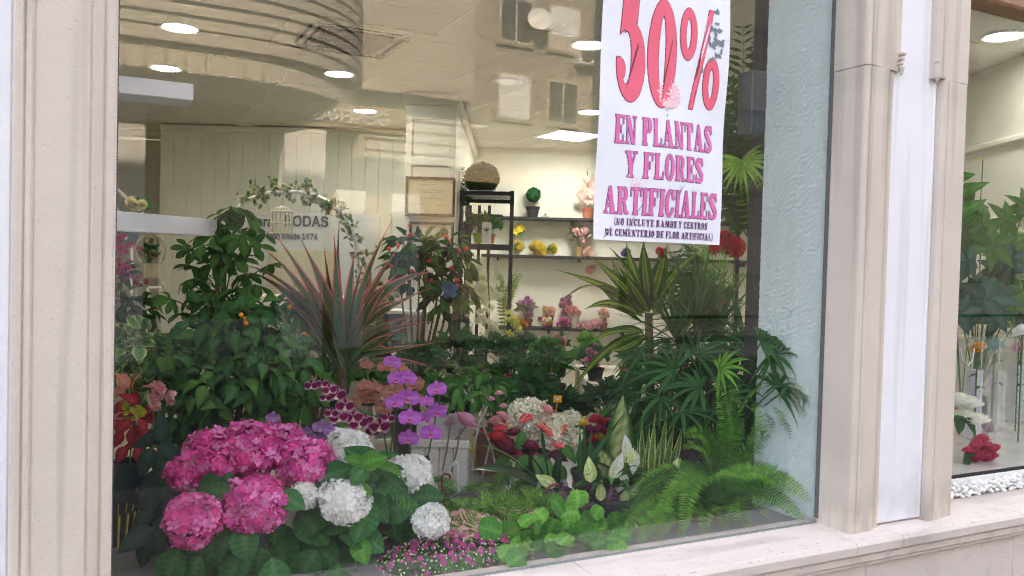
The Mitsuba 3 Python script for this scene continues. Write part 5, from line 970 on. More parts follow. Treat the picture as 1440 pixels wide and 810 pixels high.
t = thing('flower_spray', 'thin spray of small coral pink blossoms left of the dark tree trunk', 'flowers')
for q in ((222, 546, 14), (226, 552, 12), (243, 558, 12), (220, 556, 10), (219, 570, 10), (238, 562, 9)): p = atY(q[0], q[1], 0.8); put(t, 'blossom', pkl, frame(p, UP, toward_cam(p) + 0.5 * rng.normal(size=3), q[2] * pxm(p)))
part(t, 'stem', M().tube(bez(onplat(205, 0.85), atY(205, 640, 0.85), atY(222, 550, 0.8), 8), 0.002, U(STEMG)).tube(bez(atY(208, 640, 0.85), atY(220, 590, 0.85), atY(243, 560, 0.8), 8), 0.0018, U(STEMG)), MATTE)
t = thing('striped_basket', 'small black basket with yellow upright stripes on the platform at the left', 'basket')
b_ = onplat(186, 0.92) + RT * 0.0; m = M().lathe([(0.0, 0.0), (0.062, 0), (0.078, 0.11), (0.07, 0.11)], b_ - FW * 0.12, U(BLACK), 24); part(t, 'body', m, MATTE)
for i in range(18):
    a = 2 * np.pi * i / 18; d = np.array([math.cos(a), math.sin(a), 0]); o = b_ - FW * 0.12; part(t, 'stripe', M().tube([o + d * 0.066, o + d * 0.08 + UP * 0.108], 0.004, U(col((0.6, 0.42, 0.05))), 5), MATTE)
# ---- magenta spray and dark ferns at the far left edge
t = thing('bougainvillea', 'magenta flowering plant at the left edge below the white shelf', 'plant')
Yb = 1.6; b_ = onplat(170, 1.35) + FW * 0.2; b_[2] = 0.0; MGF = col((0.56, 0.06, 0.22), (0.66, 0.2, 0.36)); ml = floret_ball([0, 0, 0], 0.5, [MGF], 12, 0.4, -0.2, tpl=petal4(0.4, k=3)).shape(PETAL)
part(t, 'tub', M().lathe([(0.0, 0), (0.14, 0), (0.18, 0.4), (0.16, 0.4)], b_, U(DGREY), 20), MATTE)
bush(t, [bl(170, 425, Yb, 26, 60), bl(195, 435, Yb, 22, 50), bl(170, 390, Yb, 22, 30), bl(205, 450, Yb, 18, 30), bl(165, 460, Yb, 20, 30)], protos(G_DARK, 4, W=0.4, bend=0.6, n=5), 0.055, base=b_ + UP * 0.4, stem=STEMB, stem_r=0.005)
for i in range(46):
    q = [(168, 345), (182, 350), (172, 365), (168, 375), (182, 380), (178, 388), (168, 335), (190, 392), (175, 372)][i % 9]; p = atY(q[0] + rng.normal() * 6, q[1] + rng.normal() * 5, Yb + rng.uniform(-0.1, 0.1)); put(t, 'blossom', ml, frame(p, rng.normal(size=3), toward_cam(p) + rng.normal(size=3) * 0.5, 5.5 * pxm(p)))
# ---- calamondin with small oranges
t = thing('calamondin', 'small citrus tree with tiny oranges left of the red edged cordyline', 'plant')
Yk = 1.5; b_ = onplat(440, 1.3); top = pot(t, b_, 0.09, 0.15, TERRA); cl = protos(G_MID, 4, W=0.48, prof='ell', bend=0.5, n=5)
bush(t, [bl(420, 440, 1.3, 26, 34), bl(450, 425, 1.3, 26, 34), bl(445, 465, 1.3, 28, 30), bl(465, 490, 1.3, 22, 22), bl(405, 430, 1.3, 14, 16), bl(435, 500, 1.3, 20, 14), bl(470, 520, 1.3, 20, 14)], cl, 0.07, base=top, stem=STEMB, stem_r=0.005)
OR = col((0.76, 0.3, 0.02))
for q in ((407, 432), (439, 418), (478, 462), (345, 449), (339, 443), (346, 455), (455, 450), (428, 470)): p = atY(*q, 1.18 if q[0] > 400 else 0.8); part(t, 'fruit', M().ball(p, 3.6 * pxm(p), U(OR, rt()), 2), GLOSS)
t = thing('celosia', 'bright red feathery flower at the foot of the cordyline', 'flower')
p = atY(478, 485, 1.35); part(t, 'bloom', floret_ball(p, 0.05, [col((0.6, 0.02, 0.06)), col((0.66, 0.05, 0.12))], 60, 0.02, -0.9, (0.8, 0.8, 1.1), tpl=FL6, core=col((0.4, 0.01, 0.03))), PETAL); part(t, 'bloom', floret_ball(atY(455, 480, 1.35), 0.04, [col((0.5, 0.06, 0.12))], 40, 0.02, tpl=FL6), PETAL); b2 = atY(478, 560, 1.35); b2[2] = PLAT; part(t, 'stem', M().tube([b2, p], 0.004, U(STEMG)), MATTE); pot(t, b2, 0.05, 0.1, TERRA)
for q in ((439, 545), (433, 525), (450, 510)): part(t, 'bract', strap(atY(450, 560, 1.3), atY(q[0], q[1] + 10, 1.3), atY(*q, 1.3), 0.04, ROSP, 'ov', 6), PETAL)
# ---- peach camellias on the ground left of the orchids
t = thing('camellia', 'pale salmon blooms low behind the maroon orchid', 'flowers')
b_ = onplat(440, 1.25); top = pot(t, b_, 0.08, 0.1, TERRA2)
for q in ((428, 502, 12), (435, 508, 10), (420, 508, 9), (440, 498, 9)): p = atY(q[0], q[1], 1.2); part(t, 'bloom', M().many(*ROSE, [frame(p, FW, toward_cam(p) + UP * 0.6, q[2] * pxm(p))], [U(PEACH2)]), PETAL)
reach(t, [(420, 520, 240), (445, 515, 320), (430, 525, 280), (410, 530, 230), (455, 530, 330), (440, 560, 300), (415, 575, 250), (400, 560, 220), (430, 585, 280), (455, 560, 310), (390, 590, 240), (480, 600, 300), (410, 600, 250)], 32, 1.1, cl)
part(t, 'stem', M().tube([top, atY(432, 510, 1.2)], 0.005, U(STEMB)), MATTE)
# ---- corn plant with yellow striped leaves, right of the middle
CP = col((0.055, 0.16, 0.03), (0.46, 0.56, 0.08)); cpp = lambda tt, s: np.where((np.abs(s) > 0.12) & (np.abs(s) < 0.32), 0.85, 0.0) + np.where(np.abs(s) > 0.95, 0.3, 0.0)
t = thing('corn_plant', 'corn plant with broad arching green leaves striped yellow below the poster', 'plant')
Yd = 1.25; base = onplat(915, Yd); top = pot(t, base, 0.1, 0.16, DGREY); hub = atY(912, 440, Yd)
part(t, 'trunk', M().tube([top, atY(914, 520, Yd), hub], [0.024, 0.022, 0.02], U(col((0.2, 0.15, 0.1))), 10), MATTE)
for a_, m_, z_, W in (((905, 440), (860, 400), (780, 379), 0.055), ((905, 440), (880, 400), (829, 361), 0.085), ((905, 430), (880, 370), (852, 343), 0.085), ((912, 430), (905, 380), (905, 338), 0.09), ((915, 430), (930, 370), (938, 345), 0.085), ((918, 435), (950, 370), (985, 355), 0.06), ((900, 445), (840, 370), (790, 425), 0.065), ((905, 440), (870, 420), (835, 392), 0.085), ((905, 445), (860, 415), (822, 435), 0.07), ((920, 440), (935, 400), (925, 350), 0.08), ((908, 430), (890, 390), (880, 340), 0.075), ((915, 445), (960, 420), (1000, 380), 0.06), ((905, 455), (860, 420), (825, 434), 0.05), ((900, 470), (850, 480), (800, 555), 0.05), ((905, 475), (870, 450), (820, 490), 0.055), ((910, 470), (870, 500), (855, 490), 0.05), ((905, 470), (880, 455), (840, 470), 0.05), ((908, 440), (880, 420), (858, 360), 0.07), ((912, 440), (895, 410), (870, 375), 0.08)):
    Yt = Yd + rng.uniform(-0.3, 0.2); part(t, 'leaf', strap(atY(*a_, Yd), atY(*m_, (Yd + Yt) / 2), atY(*z_, Yt), W * 1.1, CP, 'lan', 16, 15, fold=0.16, pat=cpp, up=UP * 0.7 + toward_cam(hub) * 0.9 + 0.25 * rng.normal(size=3)), LEAF)
# ---- dragon tree: dense tuft of narrow dark leaves
DM = col((0.05, 0.135, 0.045), (0.1, 0.2, 0.07)); DM2 = col((0.09, 0.2, 0.06), (0.16, 0.28, 0.1))
t = thing('dragon_tree', 'dense tuft of long narrow dark leaves below the red globes', 'plant')
Ym = 0.95; base = onplat(985, Ym); top = pot(t, base, 0.11, 0.16, DGREY)
for hp in ((978, 455), (1005, 470), (955, 485)):
    hub = atY(*hp, Ym); part(t, 'trunk', M().tube([top, (top + hub) / 2 + RT * 0.01, hub], 0.013, U(col((0.2, 0.16, 0.12))), 8), MATTE)
    for i in range(58):
        a = 2 * np.pi * i * 0.618; el = rng.uniform(-0.35, 1.35); d = np.array([math.cos(a) * math.cos(el), math.sin(a) * math.cos(el), math.sin(el)]); L = rng.uniform(0.28, 0.48)
        z = hub + d * L - UP * L * 0.25 * math.cos(el) ** 2; z[1] = max(0.12, z[1]); z[0] = min(z[0], 2.385) if z[1] < 0.38 else z[0]; part(t, 'leaf', strap(hub, hub + d * L * 0.55 + UP * 0.03, z, rng.uniform(0.02, 0.03), DM if i % 3 else DM2, 'sword', 8, 3, fold=0.3), LEAF)
# ---- lady palm: fans of strap leaflets
t = thing('lady_palm', 'dark lady palm with fan leaves reaching over the blue wall', 'palm')
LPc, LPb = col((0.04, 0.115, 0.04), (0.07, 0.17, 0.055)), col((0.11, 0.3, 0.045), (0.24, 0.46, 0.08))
Yl = 0.7; base = onplat(1010, Yl); top = pot(t, base, 0.12, 0.12, DGREY)
def fan(hub, nv, axis, r, c, n=9, W=0.022, spread=200, droop=0.35):
    m = M(); ax = nrm(axis - nv * np.dot(axis, nv)); sd = np.cross(ax, nv)
    for j in range(n):
        a = math.radians((j / (n - 1) - 0.5) * spread + rng.uniform(-5, 5)); d = ax * math.cos(a) + sd * math.sin(a); L = r * rng.uniform(0.8, 1.05); z = hub + d * L - UP * droop * L * rng.uniform(0.5, 1.3) - nv * 0.0; z[1] = max(z[1], 0.05); z[0] = min(z[0], 2.385) if z[1] < 0.38 else z[0]
        q = strap(hub, hub + d * L * 0.6 + UP * 0.01, z, W * rng.uniform(0.8, 1.2), c, 'sword', 7, 3, fold=0.25, up=nv + 0.2 * rng.normal(size=3)); m.v += q.v; m.f += [f + m.n for f in q.f]; m.t += q.t; m.n += q.n
    return m
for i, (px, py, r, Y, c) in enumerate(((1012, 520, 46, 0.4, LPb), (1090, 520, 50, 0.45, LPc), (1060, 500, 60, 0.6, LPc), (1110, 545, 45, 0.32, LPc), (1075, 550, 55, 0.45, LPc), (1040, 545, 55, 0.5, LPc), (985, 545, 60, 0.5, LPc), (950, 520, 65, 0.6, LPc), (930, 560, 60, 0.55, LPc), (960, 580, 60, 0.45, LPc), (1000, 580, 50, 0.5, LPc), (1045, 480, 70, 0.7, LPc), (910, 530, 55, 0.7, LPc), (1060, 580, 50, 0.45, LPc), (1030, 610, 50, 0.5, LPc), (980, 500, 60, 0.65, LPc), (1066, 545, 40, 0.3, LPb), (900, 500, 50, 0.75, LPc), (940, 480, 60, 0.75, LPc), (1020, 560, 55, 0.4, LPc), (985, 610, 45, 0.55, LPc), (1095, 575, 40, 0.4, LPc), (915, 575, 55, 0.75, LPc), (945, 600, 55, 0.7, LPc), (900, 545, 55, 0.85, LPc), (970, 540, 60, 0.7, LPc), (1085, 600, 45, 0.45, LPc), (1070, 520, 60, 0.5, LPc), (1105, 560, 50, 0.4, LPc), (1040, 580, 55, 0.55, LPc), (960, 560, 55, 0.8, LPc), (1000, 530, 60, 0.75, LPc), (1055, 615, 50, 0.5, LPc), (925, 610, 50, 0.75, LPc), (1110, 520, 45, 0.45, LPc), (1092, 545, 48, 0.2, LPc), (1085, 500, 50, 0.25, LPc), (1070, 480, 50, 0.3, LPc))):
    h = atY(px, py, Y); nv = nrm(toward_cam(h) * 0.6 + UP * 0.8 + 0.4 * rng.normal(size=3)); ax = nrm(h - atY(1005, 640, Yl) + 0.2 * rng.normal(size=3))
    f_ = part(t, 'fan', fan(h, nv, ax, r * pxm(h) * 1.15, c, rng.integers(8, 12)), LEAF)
    part(t, 'stalk', M().tube(bez(top, (top + h) / 2 + UP * 0.06, h, 8), 0.003, U(STEMG), 5), MATTE)
t = thing('rubber_plant', 'dark leafy plant filling the space between the corn plant and the lady palm', 'plant')
b_ = onplat(950, 1.2); top = pot(t, b_, 0.1, 0.14, DGREY)
bush(t, [bl(925, 520, 1.2, 40, 30), bl(960, 560, 1.1, 40, 30), bl(900, 570, 1.2, 36, 26), bl(1010, 560, 1.0, 40, 26), bl(980, 500, 1.2, 36, 26), bl(1045, 540, 0.9, 36, 22), bl(930, 600, 1.1, 36, 22), bl(1030, 470, 1.0, 30, 18)], protos([LPc, G_DARK], 5, W=0.3, prof='lan', bend=0.9, n=6), 0.15, lean=(0.7, 0.5), base=top, stem=STEMG, stem_r=0.006)
# ---- palm high at the right, beside the poster
t = thing('kentia_palm', 'tall palm with feathered fronds behind the right edge of the poster', 'palm')
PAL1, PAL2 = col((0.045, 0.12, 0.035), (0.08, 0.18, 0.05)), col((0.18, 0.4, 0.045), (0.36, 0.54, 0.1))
Yp = 0.9; base = onplat(1052, Yp); base = base - UP * 0; top = pot(t, base, 0.14, 0.25, DGREY); hub = atY(1055, 330, Yp)
part(t, 'trunk', M().tube(bez(top, atY(1062, 450, Yp), hub, 8), np.linspace(0.022, 0.014, 8), U(col((0.05, 0.055, 0.05))), 9), MATTE)
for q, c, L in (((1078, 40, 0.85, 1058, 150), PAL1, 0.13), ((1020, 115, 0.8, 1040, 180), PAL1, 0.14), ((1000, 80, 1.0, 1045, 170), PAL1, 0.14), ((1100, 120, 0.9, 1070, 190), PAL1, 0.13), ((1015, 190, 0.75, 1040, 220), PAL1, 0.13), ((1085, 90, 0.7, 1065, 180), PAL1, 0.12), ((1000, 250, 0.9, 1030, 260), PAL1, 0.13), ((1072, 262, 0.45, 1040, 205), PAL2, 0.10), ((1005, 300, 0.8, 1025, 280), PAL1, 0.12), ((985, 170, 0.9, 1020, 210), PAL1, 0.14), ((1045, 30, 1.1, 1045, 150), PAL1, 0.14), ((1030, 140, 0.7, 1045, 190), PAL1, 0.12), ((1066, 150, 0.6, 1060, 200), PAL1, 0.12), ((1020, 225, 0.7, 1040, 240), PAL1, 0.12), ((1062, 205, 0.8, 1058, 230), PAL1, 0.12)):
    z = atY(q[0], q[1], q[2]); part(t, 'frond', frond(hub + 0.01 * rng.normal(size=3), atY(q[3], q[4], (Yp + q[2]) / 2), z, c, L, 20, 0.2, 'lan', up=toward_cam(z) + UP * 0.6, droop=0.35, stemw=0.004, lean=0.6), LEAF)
hubf = atY(1043, 228, 0.5); part(t, 'fan', fan(hubf, nrm(toward_cam(hubf) + UP * 0.5), nrm(-UP * 0.8 + RT * 0.2), 0.15, PAL2, 19, 0.022, 260, 0.25), LEAF)
part(t, 'stalk', M().tube(bez(hub, atY(1050, 270, 0.7), hubf, 7), 0.004, U(STEMG)), MATTE)
t = thing('areca_palm', 'feathery palm fronds just below the poster', 'palm')
hub = atY(960, 440, 1.4); b_ = onplat(960, 1.35); top = pot(t, b_, 0.1, 0.16, DGREY); part(t, 'stem', M().tube([top, hub], 0.01, U(STEMG)), MATTE)
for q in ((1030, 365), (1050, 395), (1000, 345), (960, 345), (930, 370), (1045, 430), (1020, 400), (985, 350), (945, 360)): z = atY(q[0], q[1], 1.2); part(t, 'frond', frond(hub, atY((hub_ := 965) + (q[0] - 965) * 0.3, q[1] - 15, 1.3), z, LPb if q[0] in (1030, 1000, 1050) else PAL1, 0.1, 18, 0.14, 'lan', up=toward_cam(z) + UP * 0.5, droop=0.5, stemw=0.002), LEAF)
# ---- post and loudspeaker
t = thing('steel_post', 'dark grey upright post between the palms and the blue wall', 'post')
p = atY(1060, 400, 0.52); part(t, 'post', M().box([p[0], p[1], 1.5], [0.05, 0.05, 3.0], U(DGREY), ch=0.004), MATTE)
t = thing('loudspeaker', 'dark grey boxy loudspeaker fixed to the post beside the poster', 'loudspeaker')
p = atY(1060, 147, 0.42); part(t, 'cabinet', M().box(p, [0.1, 0.09, 0.26], U(col((0.10, 0.115, 0.13))), ch=0.006), MATTE); part(t, 'grille', M().box(p - np.array([0.0, 0.047, 0]), [0.085, 0.006, 0.24], U(col((0.07, 0.08, 0.09))), ch=0.002), MATTE)
# ---- red globes
RG = col((0.56, 0.012, 0.03), (0.66, 0.06, 0.08))
for q, l in (((1033, 348, 13), 'red flower globe nearest the dark post, lower right of the pair'), ((1020, 338, 12), 'red flower globe just under the corner of the poster')):
    t = thing('flower_globe', l, 'flower ball'); p = atY(q[0], q[1], 1.5); part(t, 'bloom', floret_ball(p, q[2] * pxm(p), [RG], 110, 0.016, -1, (1, 1, 0.95), core=col((0.3, 0.01, 0.02)), tpl=petal4(0.6)), PETAL); part(t, 'stem', M().tube([p, p - UP * 0.45], 0.004, U(STEMG)), MATTE)
    if q[0] == 1020: part(t, 'bud', floret_ball(atY(1006, 350, 1.5), 0.04, [RG], 50, 0.015), PETAL)
# ================================================================== the back of the shop
def rp(px, py, d): return atd(px, py, d)
def on(px, py, d): return rp(px, py, d)
SHELF_D = 10.15
# ---- three long wall shelves
shz = [zroom(780, 306, SHELF_D), zroom(780, 359.5, SHELF_D), zroom(790, 461.5, SHELF_D)]
xs0, xs1 = xroom(690, 306, SHELF_D), xroom(1072, 310, SHELF_D)
SHL = ['top black shelf on the back wall carrying the potted ball topiary', 'middle black shelf on the back wall carrying the yellow flowers', 'lowest black shelf on the back wall carrying the violet and rose pots']
for z, l, (a, b) in zip(shz, SHL, ((xs0 - 0.25, xs1), (xs0 - 0.1, xs1), (xs0 + 0.1, xroom(900, 460, SHELF_D)))):
    t = thing('wall_shelf', l, 'shelf', 'black wall shelves'); part(t, 'board', rbox(M(), a, b, SHELF_D - 0.02, DW2, z - 0.035, z, U(BLACK), 0.004), MATTE)
    for x in np.linspace(a + 0.2, b - 0.2, 4): part(t, 'bracket', rbox(M(), x - 0.01, x + 0.01, SHELF_D + 0.02, DW2, z - 0.08, z - 0.035, U(BLACK)), MATTE)
for px in (1038,): x = xroom(px, 300, SHELF_D); t = thing('shelf_upright', 'slim black upright at the right end of the wall shelves', 'post'); part(t, 'bar', rbox(M(), x - 0.02, x + 0.02, SHELF_D - 0.03, SHELF_D + 0.01, 0.0, zroom(px, 250, SHELF_D), U(BLACK)), MATTE)
def at_shelf(px, i, dd=0.1):
    x = xroom(px, 300, SHELF_D + dd); return room(x, SHELF_D + dd, shz[i] + 0.001)
S10 = SHELF_D / F_PX
def posy(label, base, wpx, hpx, fcols, n, frpx, pc=None, pr_px=9, ph_px=14, lc=G_MID, nl=30, lpx=12, cat='potted flowers', tpl=None, s=None, name='flower_pot_plant', leafW=0.5, up=0.5):
    """a small potted bunch: wpx by hpx pixels of flowers and leaves over a pot"""
    t = thing(name, label, cat); s = s or dep(base) / F_PX
    top = np.asarray(base, float)
    if pc is not None: top = pot(t, base, pr_px * s, ph_px * s, pc)
    c = top + UP * hpx * s * up; lp = protos(lc, 3, W=leafW, prof='ov', bend=0.7, n=4)
    sm = M()
    for _ in range(nl):
        d = nrm(rng.normal(size=3)); d[2] = abs(d[2]) * 0.9 - 0.25; p = c + d * np.array([wpx, wpx * 0.7, hpx]) * s * 0.5 * rng.uniform(0.45, 1.0); ax = nrm(d + UP * 0.1 + 0.4 * rng.normal(size=3))
        put(t, 'leaf', lp[rng.integers(3)], frame(p - ax * lpx * s * 0.5, ax, UP * 0.7 + toward_cam(p) * 0.6, lpx * s * rng.uniform(0.8, 1.3))); 
        if _ % 3 == 0: sm.tube([top - UP * 0.01, (top + p) / 2 + UP * 0.01, p], 0.0025, U(STEMG), 4)
    if nl: part(t, 'stem', sm, MATTE)
    if n:
        fp = [M().many(*(tpl or ROSE), [np.diag([1, 1, 1, 1.0])], [U(f, tn)]).shape(PETAL) for f in fcols for tn in (0.35, 0.7)]
        for _ in range(n):
            d = nrm(rng.normal(size=3) + toward_cam(c) * 0.6 + UP * 0.4); p = c + d * np.array([wpx, wpx * 0.8, hpx]) * s * 0.5 * rng.uniform(0.6, 0.95); put(t, 'flower', fp[rng.integers(len(fp))], frame(p, rng.normal(size=3), d + toward_cam(p) * 0.5, frpx * s * rng.uniform(0.85, 1.2)))
    return t
# ---- on the top shelf
t = thing('topiary', 'small round green topiary in a black pot on the top wall shelf', 'topiary')
b_ = at_shelf(749, 0); top = pot(t, b_, 9.5 * S10, 15 * S10, BLACK, soil=False); p = rp(750, 274, SHELF_D + 0.1)
BX, BX2 = col((0.03, 0.11, 0.045), (0.07, 0.2, 0.08)), col((0.035, 0.07, 0.02), (0.09, 0.13, 0.05))
part(t, 'ball', floret_ball(p, 9.5 * S10, [BX], 260, 0.018, -1, (1, 1, 1), tpl=FL5, core=G_DARK), LEAF); part(t, 'stem', M().tube([top, p], 0.012, U(STEMB)), MATTE)
t = thing('plate_easel', 'tiny wire easel beside the small topiary on the top shelf', 'easel'); p = at_shelf(767, 0); part(t, 'wire', M().tube([p - RT * 0.04, p + UP * 0.05, p + RT * 0.04], 0.005, U(BLACK)).tube([p + UP * 0.05, p + FW * 0.05], 0.004, U(BLACK)), MATTE)
LIL = col((0.74, 0.5, 0.46), (0.8, 0.72, 0.62))
t = thing('lily', 'pink and cream lily in a terracotta pot on the top wall shelf', 'potted flowers'); b_ = at_shelf(827, 0); top = pot(t, b_, 8.5 * S10, 15 * S10, TERRA)
lf = M().many(*FL6, [np.eye(4)], [U(LIL, 0.7)]).shape(PETAL); p1 = rp(826, 240, SHELF_D); part(t, 'stem', M().tube(bez(top, (top + p1) / 2, p1, 6), 0.006, U(STEMG)), MATTE)
for q in ((824, 262, 9), (831, 270, 9), (817, 274, 8), (828, 280, 9), (834, 258, 7), (822, 252, 7), (819, 268, 8), (832, 281, 7), (812, 279, 7)): p = rp(q[0], q[1], SHELF_D + rng.uniform(0, 0.15)); put(t, 'flower', lf, frame(p, UP, toward_cam(p) + 0.6 * rng.normal(size=3), q[2] * S10))
for q in ((826, 246, 80), (822, 258, 130), (831, 250, 40), (824, 240, 100)): p = rp(q[0], q[1], SHELF_D); a = math.radians(q[2]); part(t, 'leaf', strap(p, p + UP * 0.03, p + (RT * math.cos(a) + UP * math.sin(a)) * 0.1, 0.03, G_BRIGHT, 'lan', 5), LEAF)
# ---- on the middle shelf
YF = [col((0.78, 0.6, 0.02), (0.82, 0.7, 0.1))]; YF2 = [col((0.62, 0.42, 0.04), (0.7, 0.5, 0.1))]
posy('tall thin yellow orchid on the middle wall shelf next to the black frame', at_shelf(728, 1), 18, 36, YF, 9, 5, None, lc=G_MID, nl=8, lpx=9, tpl=FL5, up=0.75)
posy('low clump of amber flowers on the middle wall shelf next to the black frame', at_shelf(730, 1, 0.02), 24, 20, YF2, 16, 3.5, None, nl=14, lpx=8, tpl=FL5)
posy('large bright yellow bloom lying on the middle wall shelf', at_shelf(759, 1), 24, 17, YF, 9, 6.5, None, nl=6, lpx=8)
posy('smaller yellow green bunch right of the large yellow bloom', at_shelf(778, 1), 17, 16, [col((0.6, 0.55, 0.05))], 10, 3.5, None, nl=14, lpx=7)
posy('bushy pot of pale pink small roses on the middle wall shelf', at_shelf(816, 1, 0.12), 40, 36, [col((0.7, 0.4, 0.4), (0.76, 0.56, 0.54))], 16, 4, col((0.34, 0.22, 0.1)), 7, 13, lc=G_MID, nl=44, lpx=9)
posy('single peach rosette lying on the middle shelf before the pink rose pot', at_shelf(828, 1, 0.02), 16, 12, [col((0.74, 0.5, 0.42), (0.8, 0.66, 0.58))], 9, 5, None, nl=0)
posy('dark red bloom on the middle wall shelf below the poster', at_shelf(933, 1), 14, 14, [col((0.5, 0.02, 0.06))], 6, 5, None, nl=4, lpx=8)
posy('violet bunch on the wall behind the corn plant leaves', rp(899, 392, SHELF_D), 14, 16, [col((0.25, 0.1, 0.4))], 9, 4, None, nl=6, lpx=8)
posy('blue violet bloom below the poster behind the corn plant', at_shelf(881, 1), 12, 14, [col((0.2, 0.18, 0.4))], 6, 4, None, nl=4, lpx=8)
# ---- on the lowest shelf
VIO = [col((0.42, 0.12, 0.36), (0.6, 0.3, 0.52))]
posy('violet flowers with grey green leaves in a brown pot on the lowest wall shelf', at_shelf(743, 2), 40, 34, VIO, 10, 4, TERRA2, 10, 10, lc=col((0.06, 0.1, 0.07), (0.1, 0.15, 0.1)), nl=44, lpx=12)
posy('peach roses in a dark red pot on the lowest wall shelf', at_shelf(776, 2, 0.08), 20, 14, [col((0.74, 0.46, 0.3), (0.78, 0.6, 0.44))], 14, 4, col((0.12, 0.03, 0.04)), 6.5, 17, nl=14, lpx=8)
posy('cream and orange mixed bunch lying on the lowest wall shelf', at_shelf(771, 2, 0.0), 24, 17, [col((0.72, 0.64, 0.5)), col((0.66, 0.36, 0.1)), col((0.36, 0.1, 0.3))], 16, 3.5, None, nl=16, lpx=7)
posy('orange bunch lying on the lowest shelf left of the cream one', at_shelf(737, 2, -0.0), 18, 10, [col((0.7, 0.3, 0.04))], 9, 3.5, None, nl=8, lpx=6)
posy('magenta bloom on the lowest wall shelf below the pink pot', at_shelf(796, 2, 0.0), 20, 14, [col((0.52, 0.08, 0.3), (0.62, 0.22, 0.42))], 10, 4.5, None, nl=4, lpx=7)
posy('dark violet spray on the lowest shelf left of the pink pot', at_shelf(800, 2, 0.16), 22, 42, [col((0.36, 0.08, 0.24), (0.6, 0.32, 0.46))], 14, 3.5, None, nl=20, lpx=8, up=0.7)
posy('coral pink roses in a pale pot on the lowest wall shelf', at_shelf(812, 2, 0.06), 26, 12, [col((0.68, 0.24, 0.3), (0.76, 0.42, 0.44))], 16, 4, col((0.4, 0.38, 0.34)), 7, 20, nl=6, lpx=7)
posy('row of pale pink roses at the right end of the lowest wall shelf', at_shelf(834, 2, 0.0), 38, 11, [col((0.72, 0.38, 0.42), (0.78, 0.56, 0.56))], 20, 4.5, None, nl=0)
posy('salmon roses in dark foliage above the right end of the lowest shelf', at_shelf(853, 2, 0.1), 18, 22, [col((0.7, 0.4, 0.32), (0.76, 0.6, 0.52))], 11, 4, TERRA2, 6, 8, nl=14, lpx=8)
posy('small pink bunch on the wall above the lowest shelf', rp(832, 385, SHELF_D + 0.1), 14, 12, [col((0.7, 0.36, 0.44))], 6, 4, None, nl=6, lpx=8)
# ---- tall black display frame
ED = 7.6; ex0, ex1 = xroom(650, 268, ED), xroom(720.5, 268, ED); ed1 = ED + 0.95
t = thing('shelving_unit', 'tall open black metal display frame in front of the wall shelves', 'shelving unit')
iron = lambda m: m
for x in (ex0, ex1):
    for d in (ED, ed1): part(t, 'post', rbox(M(), x - 0.018, x + 0.018, d - 0.018, d + 0.018, 0.0, zroom(685, 268, ED) if d == ED else zroom(685, 268, ED), U(BLACK)), MATTE)
levels = [zroom(685, 269, ED), zroom(685, 343, ED), zroom(685, 484, ED)]
for i, z in enumerate(levels):
    m = M()
    for x in (ex0, ex1): rbox(m, x - 0.016, x + 0.016, ED, ed1, z - 0.036, z - 0.002, U(BLACK))
    for d in (ED, ed1): rbox(m, ex0, ex1, d - 0.017, d + 0.017, z - 0.037, z - 0.001, U(BLACK))
    k = part(t, 'shelf_rail', m, MATTE)
    part(k, 'glass_shelf', rbox(M(), ex0, ex1, ED + 0.02, ed1, z, z + 0.008, U(GREY0)), 'clear_bsdf' if i else 'clear_bsdf')
m = M()
for z in (zroom(685, 289, ED), zroom(685, 300, ED)): rbox(m, ex0 - 0.1, ex1 - 0.1, ed1 + 0.3, ed1 + 0.33, z - 0.03, z, U(BLACK))
for x in (xroom(661, 300, ED + 1.2), xroom(674, 300, ED + 1.2), xroom(686, 380, ED + 1.2)): rbox(m, x - 0.016, x + 0.016, ed1 + 0.28, ed1 + 0.31, 0, zroom(674, 275, ED), U(BLACK))
part(t, 'rear_rail', m, MATTE)
def on_frame(px, i, dd=0.2): return room(xroom(px, 300, ED + dd), ED + dd, levels[i] + 0.009)
t = thing('topiary', 'large clipped box ball on top of the black display frame', 'topiary')
p = rp(678, 251, ED + 0.3); part(t, 'ball', floret_ball(p, 24 * pxm(p), [BX2, col((0.05, 0.1, 0.03), (0.1, 0.16, 0.05))], 900, 0.015, -1, (1, 1, 0.9), tpl=FL5, core=col((0.02, 0.035, 0.01)), wobble=0.03), LEAF); part(t, 'pot', M().lathe([(0, 0), (0.09, 0), (0.1, 0.03), (0.0, 0.03)], on_frame(678, 0, 0.3), U(BLACK)), MATTE)
t = thing('topiary', 'dark teal small ball behind the left post of the black frame', 'topiary'); p = rp(652, 322, ED + 0.3); part(t, 'ball', floret_ball(p, 12 * pxm(p), [col((0.02, 0.07, 0.06))], 220, 0.014, -1, tpl=FL5, core=BLACK), LEAF); part(t, 'pot', M().lathe([(0, 0), (0.06, 0), (0.07, 0.09), (0.0, 0.09)], on_frame(653, 1, 0.3), U(BLACK)), MATTE)
posy('leafy green plant in a lime green pot on the black frame', on_frame(676, 1, 0.35), 44, 34, [], 0, 1, col((0.36, 0.48, 0.03)), 10, 15, lc=G_BRIGHT, nl=90, lpx=14, cat='potted plant', name='potted_plant', up=0.45)
posy('second leafy green plant in a red pot on the black frame', on_frame(691, 1, 0.4), 38, 30, [], 0, 1, TERRA, 6, 14, lc=G_MID, nl=60, lpx=13, cat='potted plant', name='potted_plant', up=0.45)
t = thing('gift_box', 'upright white box with a small black plant motif on the black frame', 'box'); p = on_frame(685, 1, 0.1); h_ = 30 * ED / F_PX; k = part(t, 'carton', M().box(p + UP * h_ / 2, [13 * ED / F_PX, 0.07, h_], U(WHITE), R=ROOM, ch=0.003), MATTE)
mo = M()
